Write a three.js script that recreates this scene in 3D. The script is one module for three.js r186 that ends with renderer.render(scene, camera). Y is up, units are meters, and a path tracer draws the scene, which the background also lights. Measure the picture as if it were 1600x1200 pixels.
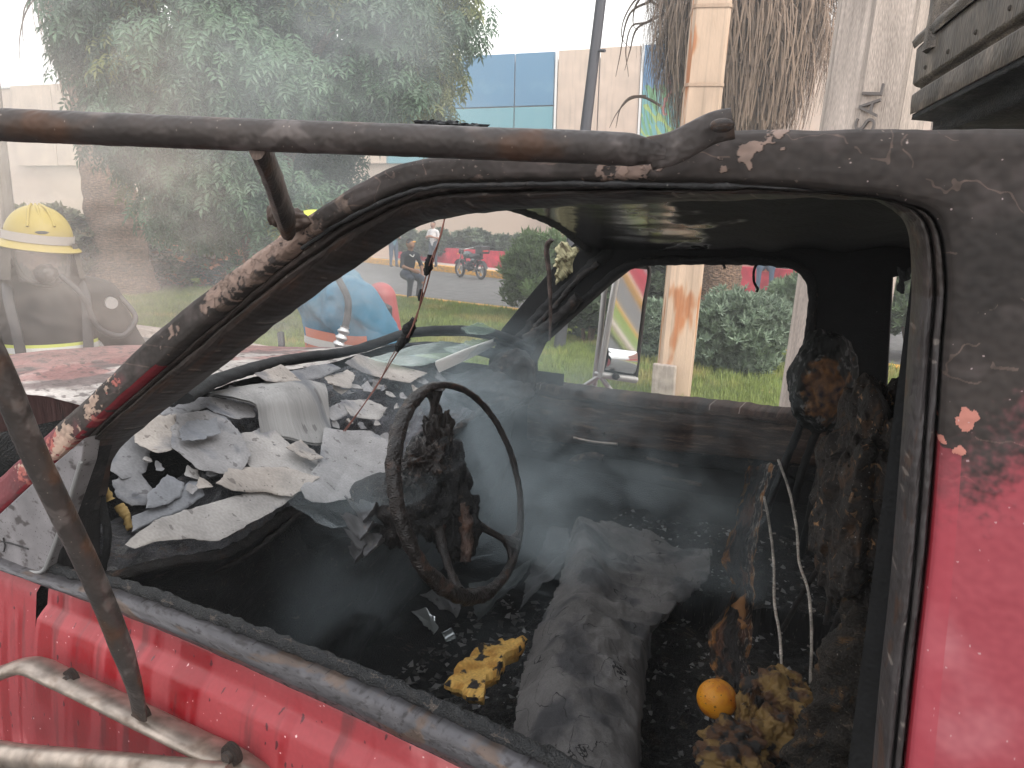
import * as THREE from 'three';
import { ImprovedNoise } from 'three/addons/math/ImprovedNoise.js';
import { mergeGeometries, mergeVertices } from 'three/addons/utils/BufferGeometryUtils.js';
import { RoundedBoxGeometry } from 'three/addons/geometries/RoundedBoxGeometry.js';
import { TextGeometry } from 'three/addons/geometries/TextGeometry.js';
import { FontLoader } from 'three/addons/loaders/FontLoader.js';

// ---------------------------------------------------------------- camera, sky, sun, exposure
const scene = new THREE.Scene();
const camera = new THREE.PerspectiveCamera(54.902, 4 / 3, 0.05, 400);
camera.position.set(0,1.7,0.57);
camera.up.set(-0.11474,0.97853,-0.17120);
camera.lookAt(-2.29747,0.67465,-3.75091);
const renderer = new THREE.WebGLRenderer({ antialias: true });
renderer.toneMapping = THREE.LinearToneMapping;
renderer.toneMappingExposure = 1.85;
renderer.shadowMap.enabled = true;

{ // bright, milky, overcast sky: a little cooler overhead, warm white low down
  const W = 256, H = 128, d = new Float32Array(W * H * 4);
  for (let j = 0; j < H; j++) for (let i = 0; i < W; i++) {
    const el = ((j + 0.5) / H - 0.5) * Math.PI, s = Math.max(0, Math.sin(el)), k = (j * W + i) * 4, t = Math.pow(s, 0.6);
    d[k] = 1.22 + (0.98 - 1.22) * t; d[k + 1] = 1.17 + (1.02 - 1.17) * t; d[k + 2] = 1.09 + (1.08 - 1.09) * t; d[k + 3] = 1;
  }
  const sky = new THREE.DataTexture(d, W, H, THREE.RGBAFormat, THREE.FloatType);
  sky.mapping = THREE.EquirectangularReflectionMapping; sky.magFilter = THREE.LinearFilter; sky.needsUpdate = true;
  scene.background = sky; scene.environment = sky;
}
const sun = new THREE.DirectionalLight(new THREE.Color(1, 0.92, 0.8), 1.5);
sun.position.set(30, 27, 6); sun.castShadow = true; sun.shadow.radius = 20;
Object.assign(sun.shadow.camera, { left: -40, right: 40, top: 40, bottom: -40, near: 1, far: 120 });
sun.shadow.mapSize.set(4096, 4096);
scene.add(sun, sun.target);
scene.fog = new THREE.FogExp2(new THREE.Color(0.9, 0.91, 0.93), 0.0085);

// ---------------------------------------------------------------- helpers
let seed = 7;
const rnd = () => { seed = (seed + 0x6d2b79f5) | 0; let t = Math.imul(seed ^ (seed >>> 15), 1 | seed); t = (t + Math.imul(t ^ (t >>> 7), 61 | t)) ^ t; return ((t ^ (t >>> 14)) >>> 0) / 4294967296; };
const rr = (a, b) => a + (b - a) * rnd();
const V = (a) => new THREE.Vector3(...a);
const C = (r, g, b) => new THREE.Color().setRGB(r, g, b);
const clamp = THREE.MathUtils.clamp, lerp = THREE.MathUtils.lerp, sst = THREE.MathUtils.smoothstep;
const IN = new ImprovedNoise();
const nz = (x, y, z = 0) => IN.noise(x + 113.7, y + 71.3, z + 37.9);
const fbm = (x, y, z = 0, o = 4) => { let s = 0, a = 0.5; for (let i = 0; i < o; i++) { s += a * nz(x, y, z); x *= 2.03; y *= 2.03; z *= 2.03; a *= 0.5; } return s; };
const mixc = (a, b, t) => [a[0] + (b[0] - a[0]) * t, a[1] + (b[1] - a[1]) * t, a[2] + (b[2] - a[2]) * t];

const used = {};
const numbered = (n) => { const k = used[n] = (used[n] ?? -1) + 1; return k ? n + '_' + String(k).padStart(3, '0') : n; };
function shadows(o) { o.castShadow = true; o.receiveShadow = true; return o; }
function tag(o, label, category, group, kind) {
  o.userData.label = label; o.userData.category = category;
  if (group) o.userData.group = group;
  if (kind) o.userData.kind = kind;
  return o;
}
function thing(name, label, category, pos = [0, 0, 0], turn = 0, group) {
  const g = new THREE.Group(); g.name = numbered(name); g.position.set(...pos); g.rotation.y = turn; scene.add(g);
  return tag(g, label, category, group);
}
// a part; geometry given in the thing's own coordinates
function part(parent, name, geo, mat, label) {
  const m = shadows(new THREE.Mesh(geo, mat)); m.name = name; parent.add(m);
  if (label) m.userData.label = label;
  return m;
}
// one-mesh thing; the geometry comes in world coordinates and is set back onto its own base point
function solo(name, geo, mat, label, category, group, kind) {
  geo.computeBoundingBox(); const b = geo.boundingBox, c = [(b.min.x + b.max.x) / 2, b.min.y, (b.min.z + b.max.z) / 2];
  geo.translate(-c[0], -c[1], -c[2]);
  const m = shadows(new THREE.Mesh(geo, mat)); m.name = numbered(name); m.position.set(...c); scene.add(m);
  return tag(m, label, category, group, kind);
}
function structure(name, geo, mat) { const m = shadows(new THREE.Mesh(geo, mat)); m.name = numbered(name); m.userData.kind = 'structure'; scene.add(m); return m; }

// textures: fn(u, v) -> [r, g, b (sRGB 0-255), height 0-1, roughness 0-1]
function paint(w, h, fn, o = {}) {
  const c = new Uint8Array(w * h * 4), b = o.bump ? new Uint8Array(w * h * 4) : null, r = o.rough ? new Uint8Array(w * h * 4) : null;
  for (let j = 0; j < h; j++) for (let i = 0; i < w; i++) {
    const q = fn((i + 0.5) / w, (j + 0.5) / h), k = (j * w + i) * 4;
    for (let m = 0; m < 3; m++) c[k + m] = clamp(q[m], 0, 255);
    c[k + 3] = 255;
    if (b) { b[k] = b[k + 1] = b[k + 2] = clamp((q[3] ?? 0.5) * 255, 0, 255); b[k + 3] = 255; }
    if (r) { r[k] = r[k + 1] = r[k + 2] = clamp((q[4] ?? 0.7) * 255, 0, 255); r[k + 3] = 255; }
  }
  const mk = (d, srgb) => { const t = new THREE.DataTexture(d, w, h); t.magFilter = t.minFilter = THREE.LinearFilter; t.wrapS = t.wrapT = o.clamp ? THREE.ClampToEdgeWrapping : THREE.MirroredRepeatWrapping; if (srgb) t.colorSpace = THREE.SRGBColorSpace; t.needsUpdate = true; return t; };
  return { map: mk(c, true), ...(b && { bumpMap: mk(b) }), ...(r && { roughnessMap: mk(r) }) };
}
function mat(o) { const m = new THREE.MeshPhysicalMaterial({ roughness: 0.8, metalness: 0, side: THREE.DoubleSide, ...o }); return m; }
// texture coordinates in metres from the dominant axis of each vertex normal
function boxUV(g, s = 1) {
  const a = g.index ? g.toNonIndexed() : g; if (!a.attributes.normal) a.computeVertexNormals();
  const p = a.attributes.position, uv = new Float32Array(p.count * 2), e1 = new THREE.Vector3(), e2 = new THREE.Vector3(), P = [0, 1, 2].map(() => new THREE.Vector3());
  for (let i = 0; i < p.count; i += 3) {
    for (let k = 0; k < 3; k++) P[k].fromBufferAttribute(p, i + k);
    e1.subVectors(P[1], P[0]); e2.subVectors(P[2], P[0]); e1.cross(e2);
    const x = Math.abs(e1.x), y = Math.abs(e1.y), z = Math.abs(e1.z);
    for (let k = 0; k < 3; k++) { const q = P[k]; uv[(i + k) * 2] = (x > y && x > z ? q.z : q.x) / s; uv[(i + k) * 2 + 1] = (y >= x && y >= z ? q.z : q.y) / s; }
  }
  a.setAttribute('uv', new THREE.BufferAttribute(uv, 2)); return a;
}
function gridGeo(nu, nv, fn, uvfn) { // fn(i/nu, j/nv) -> [x,y,z]
  const p = [], uv = [], idx = [];
  for (let j = 0; j <= nv; j++) for (let i = 0; i <= nu; i++) { const u = i / nu, v = j / nv; p.push(...fn(u, v)); uv.push(...(uvfn ? uvfn(u, v) : [u, v])); }
  for (let j = 0; j < nv; j++) for (let i = 0; i < nu; i++) { const a = j * (nu + 1) + i, b = a + 1, c = a + nu + 1, d = c + 1; idx.push(a, b, d, a, d, c); }
  const g = new THREE.BufferGeometry(); g.setAttribute('position', new THREE.Float32BufferAttribute(p, 3)); g.setAttribute('uv', new THREE.Float32BufferAttribute(uv, 2)); g.setIndex(idx); g.computeVertexNormals(); return g;
}
const curve = (pts, closed = false) => new THREE.CatmullRomCurve3(pts.map(V), closed, 'centripetal');
const at = (c, t) => c.getPoint(clamp(t, 0, 1));
// a pressed-metal band between two edge curves; profile = [[u across 0..1, offset in z], ...]
function strip(O, M, prof, n, rough = 0) {
  const a = curve(O), b = curve(M), k = prof.length - 1;
  return gridGeo(n, k, (t, q) => {
    const [u, dz] = prof[Math.round(q * k)], o = at(a, t), m = at(b, t), p = o.lerp(m, u);
    if (rough) { p.y += rough * fbm(p.x * 30, p.y * 30, u * 3); p.z += dz + rough * fbm(p.x * 24, p.y * 24, 5 + u * 3); } else p.z += dz;
    return [p.x, p.y, p.z];
  }, (t, q) => [t, clamp(prof[Math.round(q * k)][0], 0, 1)]);
}
// subdivide a profile so that a band has rows enough for its relief
const fine = (prof, n = 3) => prof.flatMap((p, i) => i === prof.length - 1 ? [p] : Array.from({ length: n }, (_, k) => [lerp(p[0], prof[i + 1][0], k / n), lerp(p[1], prof[i + 1][1], k / n)]));
// round bar along points; r a number or r(t); lumpy adds charred unevenness
function bar(pts, r, o = {}) {
  const c = curve(pts, o.closed), n = o.n ?? 40, m = o.m ?? 12, R = typeof r === 'function' ? r : () => r, fr = c.computeFrenetFrames(n, !!o.closed), L = c.getLength();
  const g = gridGeo(m, n, (u, t) => {
    const i = Math.round(t * n), p = c.getPointAt(Math.min(1, t)), w = u * Math.PI * 2, f = fr, rad = R(t);
    const flat = o.flat ? o.flat(t) : 1, N = f.normals[i], B = f.binormals[i];
    let k = 1; if (o.lump) k += o.lump * fbm(p.x * (o.freq ?? 60) + Math.cos(w), p.y * (o.freq ?? 60) + Math.sin(w), p.z * (o.freq ?? 60), 3);
    const cx = Math.cos(w) * rad * k, cy = Math.sin(w) * rad * k * flat;
    return [p.x + N.x * cx + B.x * cy, p.y + N.y * cx + B.y * cy, p.z + N.z * cx + B.z * cy];
  }, (u, t) => [t * L / (o.uvs ?? 0.25), u * Math.PI * 2 * R(0.5) / (o.uvs ?? 0.25)]);
  if (o.closed) return g;
  const caps = [0, 1].map((t) => { const ring = [], i0 = t ? n * (m + 1) : 0, P = g.attributes.position, ce = c.getPointAt(t); const pp = [], uu = []; for (let i = 0; i < m; i++) { const q = (i) => new THREE.Vector3().fromBufferAttribute(P, i0 + i); const a = q(i), b = q(i + 1); pp.push(...(t ? [...ce, ...a, ...b] : [...ce, ...b, ...a])); uu.push(0, 0, 0, 0.02, 0.02, 0); } const h = new THREE.BufferGeometry(); h.setAttribute('position', new THREE.Float32BufferAttribute(pp, 3)); h.setAttribute('uv', new THREE.Float32BufferAttribute(uu, 2)); h.computeVertexNormals(); return h; });
  return mergeGeometries([g.toNonIndexed(), ...caps]);
}
// charred lump: displaced ellipsoid
function lump(c, r, amp, freq, detail = 5, o = {}) {
  const g = mergeVertices(new THREE.IcosahedronGeometry(1, detail * 6).deleteAttribute('uv').deleteAttribute('normal')), p = g.attributes.position, v = new THREE.Vector3();
  for (let i = 0; i < p.count; i++) {
    v.fromBufferAttribute(p, i);
    const k = 1 + amp * (fbm(v.x * freq + (o.s ?? 0), v.y * freq, v.z * freq, 5) * 2 - (o.crack ? Math.max(0, 0.18 - Math.abs(nz(v.x * freq * 0.8, v.y * freq * 0.8, v.z * freq * 0.8 + (o.s ?? 0)))) * o.crack : 0));
    p.setXYZ(i, c[0] + v.x * r[0] * k, c[1] + v.y * r[1] * k, c[2] + v.z * r[2] * k);
  }
  g.computeVertexNormals();
  return g;
}
function colorBy(g, fn) { const p = g.attributes.position, n = g.attributes.normal, c = new Float32Array(p.count * 3); for (let i = 0; i < p.count; i++) { const q = fn(p.getX(i), p.getY(i), p.getZ(i), n.getX(i), n.getY(i), n.getZ(i)); c.set(q, i * 3); } g.setAttribute('color', new THREE.BufferAttribute(c, 3)); return g; }
// thin broken sheet lying where its outline lies (star-shaped outline), with a ragged edge, curl and thickness
function sheet(outline, th, o = {}) {
  const P = outline.map(V), c = P.reduce((a, p) => a.add(p), new THREE.Vector3()).multiplyScalar(1 / P.length), jag = o.jag ?? 0.004, N = o.n ?? 90, R = o.rings ?? 9;
  // evenly spaced outline
  const L = P.map((p, i) => p.distanceTo(P[(i + 1) % P.length])), tot = L.reduce((a, b) => a + b, 0), ring = [];
  for (let k = 0; k < N; k++) { let s = k / N * tot, i = 0; while (s > L[i]) { s -= L[i]; i++; } const q = P[i].clone().lerp(P[(i + 1) % P.length], s / L[i]); if (o.grow) q.sub(c).multiplyScalar(o.grow).add(c); const d = q.clone().sub(c).normalize(); q.addScaledVector(d, jag * 2 * fbm(q.x * 70 + (o.s ?? 0), q.y * 70, q.z * 70, 3)); ring.push(q); }
  const e1 = ring[0].clone().sub(c), nrm = new THREE.Vector3(); for (let i = 0; i < N; i++) { nrm.add(ring[i].clone().sub(c).cross(ring[(i + 1) % N].clone().sub(c))); } nrm.normalize(); if (nrm.y < 0) nrm.negate();
  const size = Math.sqrt(tot * tot / 16), curl = o.curl ?? 0.02, wr = o.wrinkle ?? 0.004, cd = V(o.dir ?? [1, 0, 0.4]).normalize();
  const pos = (k, r) => { const q = c.clone().lerp(ring[k % N], r); const d = q.clone().sub(c), a = d.dot(cd) / size; q.addScaledVector(nrm, curl * (a * a * 4 - 0.2) + wr * fbm(q.x * 14 + (o.s ?? 0), q.z * 14, q.y * 14, 3) * 2); return q; };
  const side = (dn) => gridGeo(N, R, (u, v) => { const p = pos(Math.round(u * N), v); const e = v > 0.97 ? 0.25 : 1; return [p.x + nrm.x * dn * e, p.y + nrm.y * dn * e, p.z + nrm.z * dn * e]; }, (u, v) => { const p = pos(Math.round(u * N), v); return [(p.x * 1.3 + p.y) / (o.uvs ?? 0.5), p.z / (o.uvs ?? 0.5)]; });
  const rim = gridGeo(N, 1, (u, v) => { const p = pos(Math.round(u * N), 1); const d = (v ? -1 : 1) * th / 2 * 0.25; return [p.x + nrm.x * d, p.y + nrm.y * d, p.z + nrm.z * d]; }, (u, v) => [u * 3, v * 0.02]);
  return mergeGeometries([side(th / 2), side(-th / 2), rim]);
}
// surface from rows of control points, smoothed
function patch(rows, nu, nv, disp, uvs = 0.5, th = 0) {
  const cs = rows.map((r) => curve(r));
  const one = (off) => gridGeo(nu, nv, (u, v) => { const c = new THREE.CatmullRomCurve3(cs.map((k) => at(k, u)), false, 'centripetal'), p = at(c, v); const d = disp ? disp(p, u, v) : [0, 0, 0]; return [p.x + d[0], p.y + d[1] - off, p.z + d[2]]; }, (u, v) => { const c = new THREE.CatmullRomCurve3(cs.map((k) => at(k, u)), false, 'centripetal'), p = at(c, v); return [(p.x + p.y * 0.7) / uvs, (p.z + p.y * 0.4) / uvs]; });
  return th ? mergeGeometries([one(0), one(th)]) : one(0);
}
function slab(pts2, z0, depth, bevel = 0.003, holes = []) { // polygon in the x-y plane, given thickness towards -z
  const s = new THREE.Shape(pts2.map((p) => new THREE.Vector2(p[0], p[1])));
  for (const h of holes) s.holes.push(new THREE.Path(h.map((p) => new THREE.Vector2(p[0], p[1]))));
  const g = new THREE.ExtrudeGeometry(s, { depth, bevelEnabled: bevel > 0, bevelSize: bevel, bevelThickness: bevel, bevelSegments: 2, steps: 1, curveSegments: 6 });
  g.translate(0, 0, z0 - depth); return g;
}
const box = (x, y, z, w, h, d, b = 0.004) => { const g = new RoundedBoxGeometry(w, h, d, 2, Math.min(b, w / 2.2, h / 2.2, d / 2.2)); g.translate(x, y, z); return g; };
const cyl = (a, b, r, m = 14) => bar([a, [(a[0] + b[0]) / 2, (a[1] + b[1]) / 2, (a[2] + b[2]) / 2], b], r, { n: 4, m });

// implicit body: tapered capsules joined smoothly, meshed by surface nets; bone = [a, ra, b, rb, colour]
function bodyGeo(bones, cell, k = 0.03) {
  const lo = [1e9, 1e9, 1e9], hi = [-1e9, -1e9, -1e9];
  for (const [a, ra, b, rb] of bones) for (let i = 0; i < 3; i++) { lo[i] = Math.min(lo[i], a[i] - ra, b[i] - rb); hi[i] = Math.max(hi[i], a[i] + ra, b[i] + rb); }
  for (let i = 0; i < 3; i++) { lo[i] -= 2.5 * cell; hi[i] += 2.5 * cell; }
  const n = [0, 1, 2].map((i) => Math.ceil((hi[i] - lo[i]) / cell) + 1), F = new Float32Array(n[0] * n[1] * n[2]);
  const B = bones.map(([a, ra, b, rb, c, sq]) => { const d = [b[0] - a[0], b[1] - a[1], b[2] - a[2]]; return { a, d, l: d[0] ** 2 + d[1] ** 2 + d[2] ** 2 || 1e-9, ra, rb, c, sq: sq ?? 1 }; });
  const dist = (q, x, y, z) => { const px = x - q.a[0], py = y - q.a[1], pz = (z - q.a[2]) * q.sq, dz = q.d[2] * q.sq; const t = clamp((px * q.d[0] + py * q.d[1] + pz * dz) / q.l, 0, 1); return Math.hypot(px - q.d[0] * t, py - q.d[1] * t, pz - dz * t) - (q.ra + (q.rb - q.ra) * t); };
  const f = (x, y, z) => { let s = 0; for (const q of B) s += Math.exp(-dist(q, x, y, z) / k); return -k * Math.log(s + 1e-30); };
  let w = 0; for (let z = 0; z < n[2]; z++) for (let y = 0; y < n[1]; y++) for (let x = 0; x < n[0]; x++) F[w++] = f(lo[0] + x * cell, lo[1] + y * cell, lo[2] + z * cell);
  const id = new Int32Array(F.length).fill(-1), pos = [], idx = [], sx = 1, sy = n[0], sz = n[0] * n[1], E = [[0, 1], [2, 3], [4, 5], [6, 7], [0, 2], [1, 3], [4, 6], [5, 7], [0, 4], [1, 5], [2, 6], [3, 7]];
  const off = [0, sx, sy, sx + sy, sz, sx + sz, sy + sz, sx + sy + sz];
  for (let z = 0; z < n[2] - 1; z++) for (let y = 0; y < n[1] - 1; y++) for (let x = 0; x < n[0] - 1; x++) {
    const i = x + y * sy + z * sz; let m = 0; for (let c = 0; c < 8; c++) if (F[i + off[c]] < 0) m |= 1 << c;
    if (m === 0 || m === 255) continue;
    let px = 0, py = 0, pz = 0, cn = 0;
    for (const [a, b] of E) { const fa = F[i + off[a]], fb = F[i + off[b]]; if ((fa < 0) === (fb < 0)) continue; const t = fa / (fa - fb); px += (a & 1) + ((b & 1) - (a & 1)) * t; py += ((a >> 1) & 1) + (((b >> 1) & 1) - ((a >> 1) & 1)) * t; pz += (a >> 2) + ((b >> 2) - (a >> 2)) * t; cn++; }
    id[i] = pos.length / 3; pos.push(lo[0] + (x + px / cn) * cell, lo[1] + (y + py / cn) * cell, lo[2] + (z + pz / cn) * cell);
  }
  for (let z = 1; z < n[2] - 1; z++) for (let y = 1; y < n[1] - 1; y++) for (let x = 1; x < n[0] - 1; x++) {
    const i = x + y * sy + z * sz, a = F[i] < 0;
    for (const [s, u, v] of [[sx, sy, sz], [sy, sz, sx], [sz, sx, sy]]) { if (a === (F[i + s] < 0)) continue; const q = [id[i], id[i - u], id[i - u - v], id[i - v]]; if (q.some((e) => e < 0)) continue; a ? idx.push(q[0], q[1], q[2], q[0], q[2], q[3]) : idx.push(q[0], q[2], q[1], q[0], q[3], q[2]); }
  }
  const g = new THREE.BufferGeometry(); g.setAttribute('position', new THREE.Float32BufferAttribute(pos, 3)); g.setIndex(idx); g.computeVertexNormals();
  colorBy(g, (x, y, z) => { let m = 1e9, c = null; for (const q of B) { const d = dist(q, x, y, z); if (d < m) { m = d; c = q.c; } } return c; });
  return g;
}
// leaf-shaped faces scattered through a volume, as one instanced crown
const dummy = new THREE.Object3D();
function scatter(parent, name, geo, material, spots, tint) {
  const m = shadows(new THREE.InstancedMesh(geo, material, spots.length)); m.name = name;
  spots.forEach(([p, s, rx, ry, rz, c], i) => { dummy.position.set(...p); dummy.scale.setScalar(s); dummy.rotation.set(rx, ry, rz, 'YXZ'); dummy.updateMatrix(); m.setMatrixAt(i, dummy.matrix); m.setColorAt(i, C(...(c ?? tint(i)))); });
  parent.add(m); return m;
}

// ================================================================ ground, road, lawn
const mAsphalt = mat({ ...paint(512, 512, (u, v) => { const n = fbm(u * 9, v * 9, 1), g = nz(u * 190, v * 190, 2) * 0.5 + nz(u * 90, v * 90, 3) * 0.5; const k = 96 + n * 34 + g * 30; return [k, k * 0.99, k * 0.98, 0.5 + g * 0.5]; }, { bump: true }), bumpScale: 0.006, roughness: 0.9 });
const mLawn = mat({ ...paint(512, 512, (u, v) => { const n = fbm(u * 7, v * 7, 4), g = nz(u * 120, v * 120, 2); const dry = sst(fbm(u * 5 + 9, v * 5, 8), 0.02, 0.3); const c = mixc([112, 134, 64], [158, 142, 92], dry * 0.8); const k = 1 + n * 0.5 + g * 0.35; return [c[0] * k, c[1] * k, c[2] * k, 0.5 + g * 0.5]; }, { bump: true }), bumpScale: 0.02, roughness: 1 });
const mSoil = mat({ color: C(0.13, 0.09, 0.065), roughness: 1 });
const mConcrete = mat({ ...paint(512, 512, (u, v) => { const n = fbm(u * 6, v * 6, 11), g = nz(u * 150, v * 150, 2), st = Math.max(0, fbm(u * 20, v * 3, 6)); const k = 1 + n * 0.25 + g * 0.13 - st * 0.35; return [188 * k, 174 * k, 164 * k, 0.5 + g * 0.4]; }, { bump: true }), bumpScale: 0.004, roughness: 0.9 });
function flatPoly(pts, y, uvs = 4) {
  const s = new THREE.Shape(pts.map((p) => new THREE.Vector2(p[0], -p[1]))), g = new THREE.ShapeGeometry(s); g.rotateX(-Math.PI / 2); g.translate(0, y, 0);
  const p = g.attributes.position, uv = g.attributes.uv; for (let i = 0; i < p.count; i++) uv.setXY(i, p.getX(i) / uvs, p.getZ(i) / uvs); return g;
}
structure('ground', flatPoly([[-160, 60], [160, 60], [160, -200], [-160, -200]], 0, 3), mAsphalt);
const nearEdge = [[16, -4.6], [0, -5.4], [-5, -6.0], [-9.98, -6.64], [-16, -6.75], [-26, -7.2], [-40, -8]];
const roadNear = [[16, -3.5], [4, -8.2], [-3.2, -11.2], [-7.2, -12.9], [-11.2, -13.9], [-18, -17], [-26, -21], [-44, -30]];
const roadFar = [[16, -8.6], [6, -13.6], [-3.75, -18.2], [-11.9, -21.9], [-21.9, -27.1], [-44, -38.7]];
structure('lawn', flatPoly([...nearEdge, ...roadNear.slice().reverse()], 0.06, 2.2), mLawn);
const shift = (pl, d) => pl.map((p, i) => { const a = pl[Math.max(0, i - 1)], b = pl[Math.min(pl.length - 1, i + 1)], dx = b[0] - a[0], dz = b[1] - a[1], l = Math.hypot(dx, dz); return [p[0] - dz / l * -d * -1, p[1] + dx / l * d]; });
function kerbGeo(pl, w, h) { const o = shift(pl, w / 2), i = shift(pl, -w / 2), gs = []; const row = (a, ya, b, yb) => { for (let k = 0; k < pl.length - 1; k++) { const L = Math.hypot(pl[k + 1][0] - pl[k][0], pl[k + 1][1] - pl[k][1]), n = Math.max(1, Math.round(L * 2)); gs.push(gridGeo(n, 1, (u, v) => { const s = v ? b : a; return [lerp(s[k][0], s[k + 1][0], u), v ? yb : ya, lerp(s[k][1], s[k + 1][1], u)]; }, (u, v) => [pl[k][0] / 2 + u * L / 2, v * 0.3])); } }; row(o, 0, o, h - 0.015); const o2 = shift(pl, w / 2 - 0.02), i2 = shift(pl, -w / 2 + 0.02); row(o, h - 0.015, o2, h); row(o2, h, i2, h); row(i2, h, i, h - 0.015); row(i, h - 0.015, i, 0); return mergeGeometries(gs); }
const mYellow = mat({ ...paint(256, 256, (u, v) => { const n = fbm(u * 8, v * 8, 2), w = sst(fbm(u * 16, v * 16, 5), 0.14, 0.24); const c = mixc([214, 158, 66], [150, 132, 108], w); return [c[0] * (1 + n * 0.3), c[1] * (1 + n * 0.3), c[2] * (1 + n * 0.3)]; }), roughness: 0.8 });
structure('lawn_kerb', kerbGeo(nearEdge, 0.24, 0.13), mConcrete);
structure('road_kerb', kerbGeo(roadNear, 0.18, 0.11), mYellow);
structure('far_kerb', kerbGeo(roadFar, 0.3, 0.24), mYellow);
const sideOf = (d) => shift(roadFar, d);
const backSign = sideOf(1)[2][1] < roadFar[2][1] ? 1 : -1; // which way leads away from the road's camera side
const B1 = sideOf(0.15 * backSign), B2 = sideOf(1.5 * backSign), B3 = sideOf(6.5 * backSign);
structure('pavement', flatPoly([...B1, ...B2.slice().reverse()], 0.2, 3), mConcrete);
structure('planting_bed', flatPoly([...B2, ...B3.slice().reverse()], 0.42, 3), mSoil);

// grass: short blades over the part of the lawn that lies in view
{
  const blade = new THREE.BufferGeometry(), p = [];
  for (let k = 0; k < 5; k++) { const a = k * 1.3, w = 0.006, h = 0.05 + 0.02 * (k % 3), bx = Math.cos(a) * 0.02, bz = Math.sin(a) * 0.02, dx = Math.cos(a * 2.1) * 0.025, dz = Math.sin(a * 2.1) * 0.025; p.push(bx - w, 0, bz, bx + w, 0, bz + w, bx + dx, h, bz + dz); }
  blade.setAttribute('position', new THREE.Float32BufferAttribute(p, 3)); blade.computeVertexNormals();
  const spots = [];
  const inside = (x, z) => { const f = (pl) => { for (let i = 0; i < pl.length - 1; i++) { const [a, b] = [pl[i], pl[i + 1]]; if (x <= a[0] && x >= b[0]) return lerp(a[1], b[1], (a[0] - x) / (a[0] - b[0])); } return 0; }; return z < f(nearEdge) - 0.15 && z > f(roadNear) + 0.1; };
  for (let i = 0; i < 130000; i++) { const x = 2.5 - 24 * Math.pow(rnd(), 1.3), z = rr(-17, -5.2); if (!inside(x, z)) continue; const d = fbm(x * 0.5, z * 0.5, 2); if (rnd() < d * 1.3) continue; const k = 0.8 + 0.5 * rnd(), y = sst(fbm(x * 0.9 + 7, z * 0.9, 3), 0, 0.3); spots.push([[x, 0.058, z], 0.7 + rnd() * 0.7 + d, 0, rnd() * 6.28, 0, [lerp(0.25, 0.38, y) * k, lerp(0.31, 0.34, y) * k, lerp(0.08, 0.11, y) * k]]); }
  const g = scatter(scene, 'grass', blade, mat({ roughness: 0.9, transmission: 0.25 }), spots);
  tag(g, 'short green and yellowing grass covering the median lawn', 'grass', null, 'stuff');
}

// ================================================================ far side of the road
const mRedWall = mat({ ...paint(256, 256, (u, v) => { const n = fbm(u * 7, v * 7, 3); return [192 * (1 + n * 0.3), 52 * (1 + n * 0.5), 72 * (1 + n * 0.4)]; }), roughness: 0.85 });
const mPink = mat({ ...paint(256, 256, (u, v) => { const n = fbm(u * 5, v * 5, 3), s = Math.max(0, fbm(u * 30, v * 2, 9)) * 0.3, bl = (Math.abs(((v * 10) % 1) - 0.5) > 0.47 ? 0.06 : 0); return [196 * (1 + n * 0.16 - s - bl), 138 * (1 + n * 0.18 - s - bl), 122 * (1 + n * 0.2 - s - bl)]; }), roughness: 0.9 });
function wallAlong(pl, th, y0, y1) { const gs = []; for (let k = 0; k < pl.length - 1; k++) { const [a, b] = [pl[k], pl[k + 1]], L = Math.hypot(b[0] - a[0], b[1] - a[1]), g = new THREE.BoxGeometry(L + th * 0.5, y1 - y0, th); g.rotateY(Math.atan2(-(b[1] - a[1]), b[0] - a[0])); g.translate((a[0] + b[0]) / 2, (y0 + y1) / 2, (a[1] + b[1]) / 2); gs.push(boxUV(g, 2)); } return mergeGeometries(gs); }
solo('planter_wall', wallAlong(sideOf(1.62 * backSign), 0.25, 0, 0.84), mRedWall, 'low red painted planter wall along the far side of the road', 'wall');
solo('boundary_wall', wallAlong(sideOf(6.6 * backSign), 0.3, 0, 4.6), mPink, 'tall terracotta pink wall behind the clipped shrubs', 'wall');

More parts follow.
